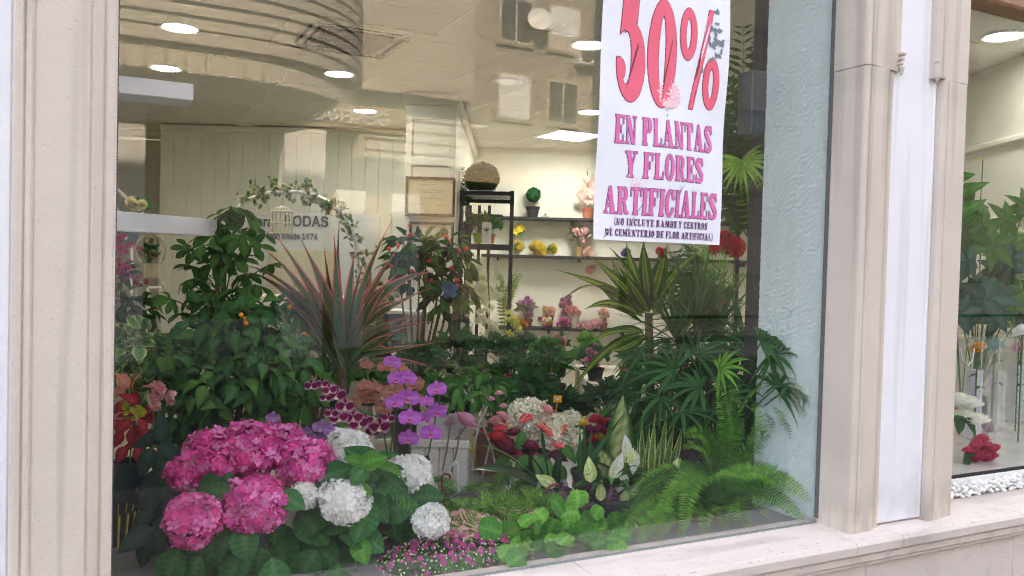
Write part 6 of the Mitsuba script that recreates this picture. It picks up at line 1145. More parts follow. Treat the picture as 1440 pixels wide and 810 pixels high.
for a in (-50, -25, 0, 25, 50): d = RT * math.sin(math.radians(a)) + UP * math.cos(math.radians(a)); mo.tube([p - FW * 0.0365 + UP * h_ * 0.55, p - FW * 0.0365 + UP * h_ * 0.55 + d * 0.045], 0.004, U(BLACK), 4)
mo.tube([p - FW * 0.0365 + UP * h_ * 0.4, p - FW * 0.0365 + UP * h_ * 0.6], 0.003, U(BLACK), 4); part(k, 'motif', mo, MATTE)
t = thing('foliage_spray', 'slim leafy spray beside the big box ball on the column side', 'plant'); 
for i in range(5): a_ = rp(650 + i, 300, ED + 0.5); z_ = rp(645 + 5 * i, 226 + 4 * i, ED + 0.5); part(t, 'sprig', frond(a_, (a_ + z_) / 2 - RT * 0.03, z_, G_DARK, 0.07, 8, 0.3, 'lan', up=toward_cam(z_), stemw=0.003), LEAF)
# lantern, orchids on the lowest frame shelf
t = thing('lantern', 'white metal lantern with a pointed roof on the low shelf of the black frame', 'lantern'); b_ = on_frame(660, 2, 0.02) - RT * 0.0; s = ED / F_PX; W_, H_ = 15 * s, 24 * s
m = M()
for sx_ in (-1, 1):
    for sy_ in (-1, 1): m.box(b_ + RT * sx_ * W_ * 0.45 + FW * sy_ * W_ * 0.45 + UP * H_ / 2, [W_ * 0.12, W_ * 0.12, H_], U(WHITE), R=ROOM)
m.box(b_ + UP * H_ * 0.04, [W_, W_, H_ * 0.1], U(WHITE), R=ROOM).box(b_ + UP * H_ * 0.98, [W_ * 1.1, W_ * 1.1, H_ * 0.06], U(WHITE), R=ROOM); part(t, 'frame', m, MATTE)
part(t, 'roof', M().lathe([(W_ * 0.75, 0), (W_ * 0.3, H_ * 0.35), (W_ * 0.25, H_ * 0.5), (W_ * 0.1, H_ * 0.62), (0, H_ * 0.64)], b_ + UP * H_, U(WHITE), 4), MATTE); part(t, 'pane', M().box(b_ + UP * H_ / 2, [W_ * 0.8, W_ * 0.8, H_ * 0.86], U(col((0.3, 0.32, 0.2))), R=ROOM), GLOSS); part(t, 'ring', M().tube([b_ + UP * H_ * 1.6 + RT * 0.03 * math.cos(a) + UP * 0.03 * (1 + math.sin(a)) for a in np.linspace(0, 6.28, 12)], 0.005, U(WHITE)), MATTE)
def cascade(label, path, d, cols_, n, rpx, spread):
    t = thing('orchid_spray', label, 'orchid'); P = np.array([rp(x, y, d) for x, y in path]); tt = np.linspace(0, 1, len(P)); ti = np.linspace(0, 1, 14); C = np.stack([np.interp(ti, tt, P[:, i]) for i in range(3)], 1); part(t, 'stem', M().tube(C, 0.006, U(STEMG)), MATTE)
    fp = [ORCHID(c, col((0.7, 0.66, 0.3)), tn).shape(PETAL) for c in cols_ for tn in (0.4, 0.6)]
    for i in range(n): p = C[rng.integers(2, 14)] + (RT * rng.normal() + UP * rng.normal() + FW * rng.normal()) * spread * d / F_PX; put(t, 'flower', fp[rng.integers(len(fp))], frame(p, UP + 0.3 * rng.normal(size=3), toward_cam(p) + 0.7 * rng.normal(size=3), rpx * d / F_PX * rng.uniform(0.85, 1.2)))
CRW = col((0.74, 0.74, 0.6), (0.66, 0.68, 0.4)); YG = col((0.6, 0.62, 0.14), (0.7, 0.68, 0.2))
cascade('cream orchid spray cascading over the low shelf of the black frame', [(685, 380), (688, 420), (688, 450), (690, 478)], ED - 0.15, [CRW], 34, 8, 8)
cascade('greenish yellow orchid spray hanging from the low shelf edge right of the cream one', [(712, 430), (722, 450), (724, 465), (724, 484)], ED - 0.15, [YG], 18, 7, 5)
cascade('cream green orchid clump left of the cascading cream spray', [(672, 360), (672, 400), (668, 420), (672, 400)], ED + 0.1, [CRW, col((0.6, 0.64, 0.3), (0.66, 0.68, 0.4))], 24, 8, 8)
t = thing('berry_branch', 'pair of tall green berried branches behind the right post of the black frame', 'branches')
for tp in ((697, 376), (704, 385), (728, 378), (722, 390), (734, 384)):
    a_, z_ = rp(707 + (tp[0] - 707) * 0.1, 470, ED + 0.4), rp(tp[0], tp[1], ED + 0.4); part(t, 'sprig', frond(a_, rp(707 + (tp[0] - 707) * 0.2, 410, ED + 0.4), z_, col((0.26, 0.34, 0.06), (0.4, 0.46, 0.1)), 0.05, 18, 0.5, 'lan', up=toward_cam(z_), stemw=0.003, tipc=False), LEAF)
t = thing('lilac_vase', 'dark violet box beside the white lantern on the low shelf', 'box'); p = on_frame(642, 2, 0.0) - RT * 0.02; part(t, 'carton', M().box(p + UP * 0.16, [0.09, 0.08, 0.33], U(col((0.05, 0.03, 0.14))), R=ROOM, ch=0.004), MATTE)
# ---- pomegranate like bush with red fruit in front of the column
RB = col((0.02, 0.06, 0.02), (0.04, 0.09, 0.03)); RB2 = col((0.05, 0.13, 0.03), (0.1, 0.2, 0.05)); rl = protos([RB, RB, RB2], 6, W=0.5, prof='ov', bend=0.6, n=5)
t = thing('fruit_tree', 'leafy bush with many red fruits in front of the panelled column', 'plant')
DB = 6.4; b_ = room(xroom(585, 500, DB), DB, 0.0); top = pot(t, b_, 0.2, 0.34, DGREY)
def bd(px, py, r, n, d=DB): p = rp(px, py, d + rng.uniform(-0.1, 0.15)); return (p, r * d / F_PX, n)
bush(t, [bd(575, 345, 24, 44), bd(600, 350, 24, 40), bd(632, 350, 24, 36), bd(650, 370, 18, 28), bd(560, 370, 20, 30), bd(590, 390, 28, 36), bd(630, 395, 28, 36), bd(655, 410, 16, 18), bd(620, 425, 18, 16), bd(645, 435, 14, 14)], rl, 0.12, lean=(0.6, 0.45), base=top, stem=STEMB, stem_r=0.012)
part(t, 'trunk', M().tube(bez(top, rp(596, 470, DB), rp(600, 380, DB), 8), 0.016, U(col((0.14, 0.09, 0.06))), 7), MATTE)
RF = col((0.62, 0.05, 0.03))
for q in ((577, 317), (577, 330), (547, 350), (628, 333), (629, 339), (635, 359), (604, 367), (635, 377), (579, 381), (551, 375), (642, 394), (643, 402), (560, 345), (655, 350), (606, 395), (645, 352), (585, 300 + 60)): p = rp(q[0], q[1], DB - 0.18); part(t, 'fruit', M().ball(p, 3.1 * pxm(p), U(RF, rt()), 2), GLOSS)
t = thing('ribbon_bow', 'blue fabric bow on the fruit bush', 'bow'); p = rp(632, 408, DB - 0.25)
for a in (20, 150, 90, 230, 310): part(t, 'loop', strap(p, p + (RT * math.cos(math.radians(a)) + UP * math.sin(math.radians(a))) * 0.04 - FW * 0.02, p + (RT * math.cos(math.radians(a + 15)) + UP * math.sin(math.radians(a + 15))) * 0.07, 0.055, col((0.1, 0.17, 0.34)), 'ell', 6, up=toward_cam(p)), PETAL)
# ---- framed certificates on the column
for (a, b, c, d), l, tt in (((570, 249, 640, 304), 'framed certificate with cream paper hung high on the panelled column', 1), ((575, 312, 638, 350), 'lower dark framed picture on the column above the fruit bush', 0)):
    t = thing('picture_frame', l, 'picture frame', 'framed papers on the column'); D_ = DCOL - 0.03; xl, xr, zt_, zb_ = xroom(a, (b + d) / 2, D_), xroom(c, (b + d) / 2, D_), zroom((a + c) / 2, b, D_), zroom((a + c) / 2, d, D_); w_ = 0.022; fm_ = M()
    for x0_, x1_, z0_, z1_ in ((xl, xr, zb_, zb_ + w_), (xl, xr, zt_ - w_, zt_), (xl, xl + w_, zb_ + w_, zt_ - w_), (xr - w_, xr, zb_ + w_, zt_ - w_)): rbox(fm_, x0_, x1_, D_, D_ + 0.028, z0_, z1_, U(col((0.07, 0.045, 0.035))), 0.003)
    part(t, 'frame', fm_, MATTE); part(t, 'paper', rbox(M(), xl + w_, xr - w_, D_ + 0.015, D_ + 0.02, zb_ + w_, zt_ - w_, U(col((0.56, 0.5, 0.34)) if tt else col((0.5, 0.5, 0.46)))), MATTE)
    if tt:
        m = M()
        for z_, f0, f1 in ((0.8, 0.3, 0.62), (0.66, 0.2, 0.8), (0.6, 0.25, 0.7), (0.45, 0.3, 0.72), (0.3, 0.15, 0.4), (0.28, 0.62, 0.84)): rbox(m, xl + (xr - xl) * f0, xl + (xr - xl) * f1, D_ + 0.013, D_ + 0.0145, zb_ + (zt_ - zb_) * z_, zb_ + (zt_ - zb_) * z_ + 0.006, U(col((0.36, 0.34, 0.24))))
        part(t, 'writing', m, MATTE)
# ---- wedding sign, arch, bird cage
DS = 8.6
t = thing('wedding_sign', 'grey white board with dark lettering behind the flower arch', 'sign'); xl, xr, zt_, zb_ = xroom(340, 300, DS), xroom(535, 300, DS), zroom(430, 300, DS), zroom(430, 422, DS)
part(t, 'board', rbox(M(), xl, xr, DS, DS + 0.02, zb_, zt_, U(col((0.52, 0.52, 0.49))), 0.003), MATTE)
def sign_text(s, px0, px1, py, hpx, bold=True, c=col((0.07, 0.07, 0.075))):
    tm = meshkit.text_mesh(s, hpx * DS / F_PX, 0.008, bold); v = np.array(tm.vertices); w0 = np.ptp(v[:, 0]); x0_, x1_ = xroom(px0, py, DS), xroom(px1, py, DS); k = (x1_ - x0_) / w0
    mt = np.eye(4); mt[:3, 0] = RT * k; mt[:3, 1] = UP; mt[:3, 2] = -FW; mt[:3, 3] = room(x0_ - v[:, 0].min() * k, DS - 0.001, zroom((px0 + px1) / 2, py, DS)); part(t, 'lettering', M().mesh(tm, U(c), mat=mt), MATTE, 'words on the wedding sign')
sign_text('para', 352, 385, 318, 13); sign_text('BODAS', 401, 462, 318, 14); sign_text('para todo desde 1974', 355, 447, 336, 8.5, c=col((0.12, 0.12, 0.12)))
part(t, 'panel', rbox(M(), xroom(380, 385, DS), xroom(470, 385, DS), DS - 0.03, DS - 0.012, zroom(420, 415, DS), zroom(420, 352, DS), U(col((0.5, 0.46, 0.3), (0.56, 0.54, 0.42))), 0.003), MATTE)
t = thing('low_counter', 'white counter front with a small dark hash mark, below the wedding sign', 'counter'); D4 = 7.6
part(t, 'front', rbox(M(), xroom(300, 450, D4), xroom(520, 450, D4), D4, D4 + 0.5, zroom(420, 520, D4), zroom(420, 417, D4), U(col((0.6, 0.58, 0.5))), 0.006), MATTE); part(t, 'base', rbox(M(), xroom(300, 450, D4), xroom(520, 450, D4), D4 - 0.02, D4 + 0.52, 0, zroom(420, 460, D4), U(col((0.26, 0.22, 0.2)))), MATTE)
m = M(); hx, hz = xroom(424, 455, D4), zroom(424, 455, D4)
for o in (-0.012, 0.012): rbox(m, hx + o - 0.003, hx + o + 0.003, D4 - 0.024, D4 - 0.02, hz - 0.03, hz + 0.03, U(BLACK)); rbox(m, hx - 0.03, hx + 0.03, D4 - 0.0245, D4 - 0.0205, hz + o - 0.003, hz + o + 0.003, U(BLACK))
part(t, 'hash_mark', m, MATTE)
DA = 6.6
t = thing('flower_arch', 'white metal arch wound with cream and green garland in front of the wedding sign', 'arch')
ap = [(322, 330), (330, 292), (350, 278), (375, 271), (405, 268), (435, 271), (460, 281), (485, 300), (500, 330), (506, 400), (506, 560)]
ap = [(318, 560), (318, 400)] + ap; P = np.array([rp(x, y, DA) for x, y in ap]); tt = np.concatenate([[0], np.cumsum(np.linalg.norm(np.diff(P, axis=0), axis=1))]); ti = np.linspace(0, tt[-1], 60); C = np.stack([np.interp(ti, tt, P[:, i]) for i in range(3)], 1)
from scipy.ndimage import gaussian_filter1d
C = gaussian_filter1d(C, 1.2, axis=0, mode='nearest'); part(t, 'hoop', M().tube(C, 0.016, U(WHITE), 8), GLOSS)
gl, gf = protos(col((0.06, 0.12, 0.04), (0.2, 0.26, 0.1)), 4, W=0.55, prof='ov', bend=0.5, n=4), [M().many(*ROSE, [np.eye(4)], [U(col((0.66, 0.66, 0.42), (0.72, 0.7, 0.5)), tn)]).shape(PETAL) for tn in (0.4, 0.7)]
for x, y, n, r in ((360, 268, 22, 10), (372, 274, 20, 9), (390, 265, 26, 10), (405, 272, 16, 7), (415, 262, 12, 8), (432, 262, 18, 8), (438, 278, 22, 9), (425, 282, 10, 7), (452, 285, 20, 9), (465, 293, 20, 9), (474, 284, 14, 8), (480, 300, 18, 9), (490, 318, 18, 9), (497, 335, 16, 8), (500, 355, 12, 8), (515, 360, 12, 10), (505, 390, 16, 10), (340, 282, 10, 8)):
    for i in range(n):
        p = rp(x, y, DA) + (RT * rng.normal() + UP * rng.normal() + FW * rng.normal()) * r * 0.55 * DA / F_PX; put(t, 'leaf', gl[rng.integers(4)], frame(p, rng.normal(size=3), toward_cam(p) + UP + rng.normal(size=3) * 0.5, rng.uniform(0.035, 0.06)))
        if i % 4 == 0: put(t, 'flower', gf[i % 2], frame(p, RT, toward_cam(p) + 0.5 * rng.normal(size=3), 0.02))
t = thing('bird_cage', 'small ivory bird cage hanging from the top of the flower arch', 'bird cage'); c = rp(396, 310, DA); s = DA / F_PX; m = M(); R_, H_ = 15 * s, 36 * s
for i in range(16): a = 2 * np.pi * i / 16; d = RT * math.cos(a) + FW * math.sin(a); m.tube([c + d * R_ - UP * H_ * 0.5, c + d * R_ + UP * H_ * 0.35, c + d * R_ * 0.5 + UP * H_ * 0.5, c + UP * H_ * 0.56], 0.0045, U(col((0.6, 0.58, 0.46))), 5)
part(t, 'wire', m, MATTE)
for z in (-0.5, -0.1, 0.35): part(t, 'ring', M().tube([c + (RT * math.cos(a) + FW * math.sin(a)) * R_ + UP * H_ * z for a in np.linspace(0, 2 * np.pi, 20)], 0.005, U(col((0.6, 0.58, 0.46)))), MATTE)
part(t, 'cord', M().tube([c + UP * H_ * 0.56, rp(397, 268, DA)], 0.004, U(col((0.6, 0.58, 0.46)))), MATTE)
# ---- cream wire stand at the left, flowers in the recess
t = thing('wire_stand', 'cream wire plant stand with two round hoops at the left', 'plant stand'); DWS = 4.6; cw = col((0.66, 0.6, 0.42))
def ringpath(cx, cy, rx, ry, a0, a1, n=24): return [rp(cx + rx * math.cos(a), cy - ry * math.sin(a), DWS) for a in np.radians(np.linspace(a0, a1, n))]
part(t, 'hoop', M().tube(ringpath(212, 352, 21, 23, -50, 230), 0.007, U(cw), 8), GLOSS); part(t, 'hoop', M().tube(ringpath(212, 414, 21, 23, 50, -230), 0.007, U(cw), 8), GLOSS); part(t, 'band', M().lathe([(0.042, 0), (0.045, 0.082), (0.042, 0.082)], rp(214, 391, DWS), U(cw), 20), GLOSS)
part(t, 'leg', M().tube([rp(212, 436, DWS), rp(212, 620, DWS)], 0.009, U(cw)), GLOSS)
posy('pale yellow flower on dark stems high at the left in front of the recess', rp(196, 300, 6.5), 34, 24, [col((0.6, 0.54, 0.3))], 5, 7, None, lc=G_DARK, nl=30, lpx=12, cat='flowers')
t = thing('ladder_rack', 'white slanting wooden rack in the recess at the upper left', 'rack')
for a_, b_ in (((160, 262), (205, 305)), ((160, 286), (185, 330)), ((185, 330), (185, 420)), ((208, 405), (208, 470)), ((208, 405), (226, 404))): part(t, 'bar', M().tube([rp(*a_, 8), rp(*b_, 8)], 0.018, U(WHITE), 4), MATTE)
posy('grey green dried flowers inside the upper hoop of the wire stand', rp(210, 372, 5.4), 30, 40, [col((0.34, 0.3, 0.2)), col((0.5, 0.46, 0.34))], 8, 5, None, lc=G_DARK, nl=40, lpx=9, cat='flowers')
t = thing('heart_sign', 'small grey board with a white heart below the white shelf', 'sign'); p = rp(178, 335, 5.6); part(t, 'board', M().box(p, [0.16, 0.02, 0.09], U(col((0.12, 0.14, 0.18))), R=ROOM), MATTE); hp = Polygon([(0.014 * 16 * math.sin(a) ** 3 / 16, 0.014 * (13 * math.cos(a) - 5 * math.cos(2 * a) - 2 * math.cos(3 * a) - math.cos(4 * a)) / 16) for a in np.linspace(0, 2 * np.pi, 30)]); mt = np.eye(4); mt[:3, 0] = RT; mt[:3, 1] = UP; mt[:3, 2] = -FW; mt[:3, 3] = p - FW * 0.0105; part(t, 'heart', M().extrude(hp, 0.002, mt, U(WHITE)), MATTE)
# ---- tables and many potted plants in the middle of the shop
WT = col((0.54, 0.5, 0.4), (0.46, 0.42, 0.34))
def table(label, x0_, x1_, d0, d1, z, slat=True):
    t = thing('display_table', label, 'table')
    n = 5
    for i in range(n): part(t, 'board', rbox(M(), x0_, x1_, d0 + (d1 - d0) * i / n + 0.004, d0 + (d1 - d0) * (i + 1) / n - 0.004, z - 0.025, z, U(WT, rt(0.2)), 0.003), MATTE)
    for i in range(int((x1_ - x0_) / 0.11)): part(t, 'front_slat', rbox(M(), x0_ + 0.11 * i + 0.01, x0_ + 0.11 * i + 0.1, d0 + 0.03, d0 + 0.05, 0.05, z - 0.06, U(WT, rt(0.25)), 0.003), MATTE)
    part(t, 'apron', rbox(M(), x0_, x1_, d0 + 0.005, d0 + 0.03, z - 0.1, z - 0.026, U(WT, 0.6), 0.003), MATTE)
    for i in range(3): part(t, 'side_slat', rbox(M(), x0_ + 0.002, x0_ + 0.02, d0 + 0.06 + (d1 - d0) / 3 * i, d0 + (d1 - d0) / 3 * (i + 1), 0.05, z - 0.03, U(WT, rt(0.25)), 0.003), MATTE)
DT = 5.6; zt1 = zroom(840, 540, DT)
table('pale slatted wooden table right of the price tag', xroom(826, 545, DT), xroom(960, 545, DT), DT, DT + 1.1, zt1)
DT2 = 6.0; zt2 = zroom(710, 560, DT2)
table('low pale wooden table behind the canes', xroom(590, 560, DT2), xroom(760, 560, DT2), DT2, DT2 + 1.2, zt2)
def on_t(px, d, z): return room(xroom(px, 500, d), d, z)
GRV = [G_DARK, G_MID, col((0.05, 0.10, 0.05), (0.1, 0.16, 0.09)), col((0.10, 0.15, 0.08), (0.3, 0.34, 0.2))]
GP = 'green pot plants on the low wooden table'
for i, (px, py, d, w, h, pc, lab, lc, lpx) in enumerate(((612, 560, 6.1, 66, 62, TERRA2, 'ivy like plant with grey green leaves right of the cordyline', GRV[3], 18), (650, 555, 6.3, 54, 50, TERRA, 'mid green pot plant in front of the fruit bush foot', GRV[1], 15), (690, 560, 6.5, 46, 40, TERRA2, 'green plant with two small pink blooms on the low wooden table', GRV[1], 14), (722, 548, 6.15, 42, 44, TERRA2, 'upright plant in a plain red brown pot on the low wooden table', GRV[0], 16), (760, 560, 6.2, 56, 62, BLACK, 'dark bushy pot plant beside the slatted table', GRV[0], 16), (785, 560, 6.4, 44, 70, DGREY, 'tall dark pot plant at the corner of the slatted table', GRV[1], 16), (735, 520, 7.2, 50, 44, DGREY, 'blue green pot plant behind the plain red brown pot', GRV[2], 14), (670, 520, 7.2, 56, 40, DGREY, 'grey green pot plant below the white lantern', GRV[2], 14), (640, 600, 5.2, 60, 50, DGREY, 'dark green plant directly behind the violet orchid', GRV[0], 18), (740, 600, 5.3, 60, 60, DGREY, 'dark green plant behind the cream hydrangea', GRV[0], 18))):
    posy(lab, on_t(px, d, max(0.02, zroom(px, py, d))), w, h, [col((0.7, 0.25, 0.35))], 2 if i == 2 else 0, 5, pc, 12, 20, lc=lc, nl=64, lpx=lpx, cat='potted plant', name='potted_plant', up=0.42)
for px, d, lab, fc, n, pc, w, h in ((838, 5.75, 'dark leaved plant with pink flowers on the slatted table', [col((0.6, 0.16, 0.3), (0.7, 0.36, 0.46))], 9, BLACK, 40, 44), (884, 5.85, 'plant in a terracotta pot with a white tag on the slatted table', [], 0, TERRA, 40, 40), (905, 5.7, 'plant in a second terracotta pot at the right of the slatted table', [], 0, TERRA2, 36, 34), (926, 5.8, 'yellow and pink small flowers at the right of the slatted table', [col((0.7, 0.6, 0.1)), col((0.7, 0.4, 0.34))], 6, col((0.5, 0.45, 0.1)), 30, 24)):
    k = posy(lab, on_t(px, d, zt1 + 0.002), w, h, fc, n, 4.5, pc, 12, 18, lc=G_MID if pc != BLACK else G_DARK, nl=50, lpx=14, cat='potted plant', name='potted_plant', up=0.45)
    if px == 884: p = on_t(px, d - 0.09, zt1 + 0.06); part(k, 'tag', M().box(p, [0.04, 0.003, 0.035], U(WHITE), R=ROOM), MATTE)
posy('dusky rose flowers in a tall black pot behind the slatted table', on_t(788, 7.0, zroom(788, 530, 7.0)), 34, 40, [col((0.6, 0.3, 0.32), (0.68, 0.44, 0.44))], 6, 6.5, BLACK, 10, 26, lc=G_DARK, nl=24, lpx=12, up=0.6)
posy('fresh bright green plant behind the slatted table', on_t(826, 7.2, zroom(826, 510, 7.2)), 34, 34, [], 0, 1, DGREY, 8, 14, lc=G_BRIGHT, nl=50, lpx=14, cat='potted plant', name='potted_plant')
posy('yellow pansies below the low shelf of the black frame', on_t(735, 7.3, zroom(735, 500, 7.3)), 36, 20, [col((0.66, 0.5, 0.06))], 10, 3.5, None, lc=G_MID, nl=30, lpx=10)
posy('pale lilac flowers under the low shelf of the black frame', on_t(705, 7.5, zroom(705, 505, 7.5)), 22, 24, [col((0.5, 0.28, 0.46), (0.6, 0.42, 0.56))], 12, 4, None, nl=10, lpx=8)
posy('fuchsia clump seen between the palms at the right', rp(1010, 460, 6.5), 60, 50, [col((0.6, 0.12, 0.3), (0.68, 0.34, 0.46)), col((0.5, 0.5, 0.5))], 16, 4.5, DGREY, 14, 20, lc=G_DARK, nl=40, lpx=14)
for px, py, d, w, h, lab, lc, lp_ in ((612, 575, 4.7, 80, 80, 'leafy green pot plant just behind the violet orchid spikes', G_MID, 22), (655, 560, 5.0, 84, 76, 'ivy like pot plant behind the peony buds', GRV[3], 20), (700, 580, 4.8, 84, 80, 'dark leafy pot plant behind the crossed white canes', G_DARK, 22), (748, 575, 5.0, 90, 90, 'dark leafy pot plant behind the cream hydrangea heads', G_DARK, 22), (800, 590, 4.7, 80, 70, 'leafy pot plant under the orange price tag', GRV[0], 22), (855, 580, 4.6, 80, 76, 'dark blue green pot plant before the slatted table', GRV[2], 20), (770, 520, 5.6, 70, 80, 'tall airy green pot plant left of the slatted table', G_MID, 16), (590, 520, 5.4, 70, 70, 'dark ivy pot plant right of the cordyline leaves', GRV[0], 20), (440, 590, 4.3, 90, 80, 'dark green pot plant between the bushy tree and the maroon orchid', G_DARK, 24), (520, 540, 4.4, 80, 60, 'mid green pot plant at the foot of the cordyline', G_MID, 22), (400, 600, 4.2, 80, 80, 'mid green pot plant beside the dark tree foot', GRV[1], 24), (705, 505, 6.6, 76, 60, 'dark green pot plant under the yellow orchid spray', G_DARK, 16), (830, 510, 6.4, 60, 54, 'mid green pot plant behind the yellow striped lower leaves', G_MID, 16), (640, 500, 6.2, 70, 64, 'dark ivy pot plant below the blue bow', GRV[0], 18), (535, 490, 5.8, 70, 60, 'grey green pot plant before the white cabinet', GRV[2], 18), (260, 640, 3.9, 80, 90, 'dark pot plant in the shade behind the pink hydrangea', G_DARK, 24)):
    posy(lab, on_t(px, d, max(0.02, zroom(px, py + 30, d))), w, h, [], 0, 5, BLACK, 14, 22, lc=lc, nl=84, lpx=lp_, cat='potted plant', name='potted_plant', up=0.4)
t = thing('cream_garland', 'cream flowers wound along the low counter behind the cordyline', 'garland')
for x, y, n in ((515, 395, 12), (530, 410, 12), (520, 425, 10), (505, 440, 8), (520, 450, 8), (545, 415, 8)):
    for i in range(n): p = rp(x, y, 6.4) + (RT * rng.normal() + UP * rng.normal()) * 0.04 + FW * rng.normal() * 0.04; put(t, 'flower', gf[i % 2], frame(p, RT, toward_cam(p) + 0.6 * rng.normal(size=3), 0.028)); put(t, 'leaf', gl[i % 4], frame(p, rng.normal(size=3), toward_cam(p) + UP, 0.07))
t = thing('white_cabinet', 'white low cabinet with shelves behind the cordyline', 'cabinet'); D5 = 6.9; xa_, xb_ = xroom(528, 480, D5), xroom(600, 480, D5); z0_, z1_ = 0.0, zroom(560, 440, D5)
for i in range(4): part(t, 'shelf', rbox(M(), xa_, xb_, D5, D5 + 0.4, z0_ + (z1_ - z0_) * i / 3 - 0.01, z0_ + (z1_ - z0_) * i / 3 + 0.015, U(WHITE)), MATTE)
for x in (xa_, xb_): part(t, 'side', rbox(M(), x - 0.012, x + 0.012, D5 + 0.002, D5 + 0.398, 0, z1_ - 0.012, U(WHITE)), MATTE)
part(t, 'back', rbox(M(), xa_, xb_, D5 + 0.4, D5 + 0.42, 0, z1_, U(col((0.4, 0.4, 0.42)))), MATTE)
for q, c in (((545, 500), col((0.2, 0.05, 0.06))), ((562, 470), col((0.08, 0.08, 0.14))), ((575, 500), col((0.5, 0.3, 0.35)))): part(t, 'parcel', M().box(rp(q[0], q[1], D5 + 0.12), [0.09, 0.1, 0.08], U(c), R=ROOM, ch=0.004), MATTE)
# ================================================================== the far right window
RY = 0.05
def rY(px, py, dy): return atY(px, py, RY + dy)
scene['marble_bsdf'] = {'type': 'twosided', 'bsdf': {'type': 'principled', 'base_color': mikit.proc(lambda p, n, uv: mikit.mix((0.55, 0.54, 0.5), (0.4, 0.39, 0.36), mikit.fbm(p.x * 9 + 3 * mikit.noise(p.x * 3, p.y * 3, 0), p.y * 6, 0, 4))), 'roughness': 0.12}}
setting('right_platform', 'pale marble display floor of the far right window')
shz_r = zroom(1400, 650, 4.05); pz_ = rY(1400, 640, 0.35)[2]
pz_ = 0.665
scene['right_platform'] = M().box([4.3, 0.86, pz_ - 0.02], [2.62, 1.6, 0.03], U(GREY0), ch=0.003).shape('marble_bsdf', smooth=False)
pb = thing('pebble_strip', 'strip of white pebbles along the foot of the far right window', 'pebbles'); labels[pb] = {'label': 'strip of white pebbles along the foot of the far right window', 'category': 'pebbles', 'kind': 'stuff'}
m = M()
for i in range(900):
    p = np.array([rng.uniform(2.97, 4.6), rng.uniform(0.005, 0.045), 0.585 + rng.uniform(0, 0.055)]); m.ball(p, rng.uniform(0.006, 0.011), U(WHITE, rng.uniform(0.4, 0.9)), 1, (1.2, 0.9, 0.8))
part(pb, 'pebble', m, MATTE)
part(pb, 'tray', M().box([4.2, 0.046, 0.62], [2.5, 0.006, 0.08], U(WHITE)), MATTE)
def on_r(px, py): return atZ(px, py, pz_)
# white vase with cream roses
t = thing('white_vase', 'tall white vase with cream roses just right of the narrow pillar', 'vase'); b_ = on_r(1349, 668); b_[1] = max(b_[1], 0.16); s = pxm(b_); part(t, 'vase', M().lathe([(0, 0), (7 * s, 0), (16 * s, 62 * s), (15 * s, 62 * s), (13 * s, 55 * s)], b_, U(WHITE, 0.7), 24, False), GLOSS)
CW = col((0.85, 0.85, 0.76), (0.8, 0.82, 0.66)); Yr = b_[1]
for x, y, r in ((1362, 565, 15), (1350, 560, 14), (1373, 588, 14), (1355, 580, 12)): p = atY(x, y, Yr); part(t, 'rose', M().many(*ROSE, [frame(p, FW, toward_cam(p) + UP * 0.9 + RT * 0.3, r * pxm(p) * 1.15)], [U(CW, 0.75)]), PETAL)
reach(t, [(1350, 600, 250), (1365, 600, 300), (1360, 590, 20), (1345, 590, 200)], 26, Yr, protos(G_DARK, 3, W=0.5), spreadY=0.03)
# crimson rose bunch
t = thing('rose_bunch', 'round bunch of crimson roses lying on the floor of the far right window', 'bouquet'); c0 = atZ(1378, 650, pz_); Yr = max(0.2, c0[1])
CRM = col((0.55, 0.02, 0.1), (0.62, 0.1, 0.2))
for x, y, r in ((1381, 615, 9), (1370, 625, 9), (1388, 625, 9), (1395, 630, 9), (1378, 638, 10), (1390, 642, 10), (1383, 648, 9), (1370, 645, 9), (1362, 632, 8), (1378, 626, 9), (1386, 634, 9), (1374, 652, 8), (1393, 650, 8), (1366, 638, 8)): p = atY(x, y, Yr + rng.uniform(-0.02, 0.02)); p[2] = max(p[2], pz_ + 0.02); part(t, 'rose', M().many(*ROSE, [frame(p, FW, toward_cam(p) + UP * 0.8 + 0.4 * rng.normal(size=3), r * pxm(p) * 1.1)], [U(CRM, rt())]), PETAL)
reach(t, [(1360, 650, 230), (1362, 640, 200), (1372, 658, 260)], 18, Yr, protos(G_DARK, 3, W=0.6), spreadY=0.02)
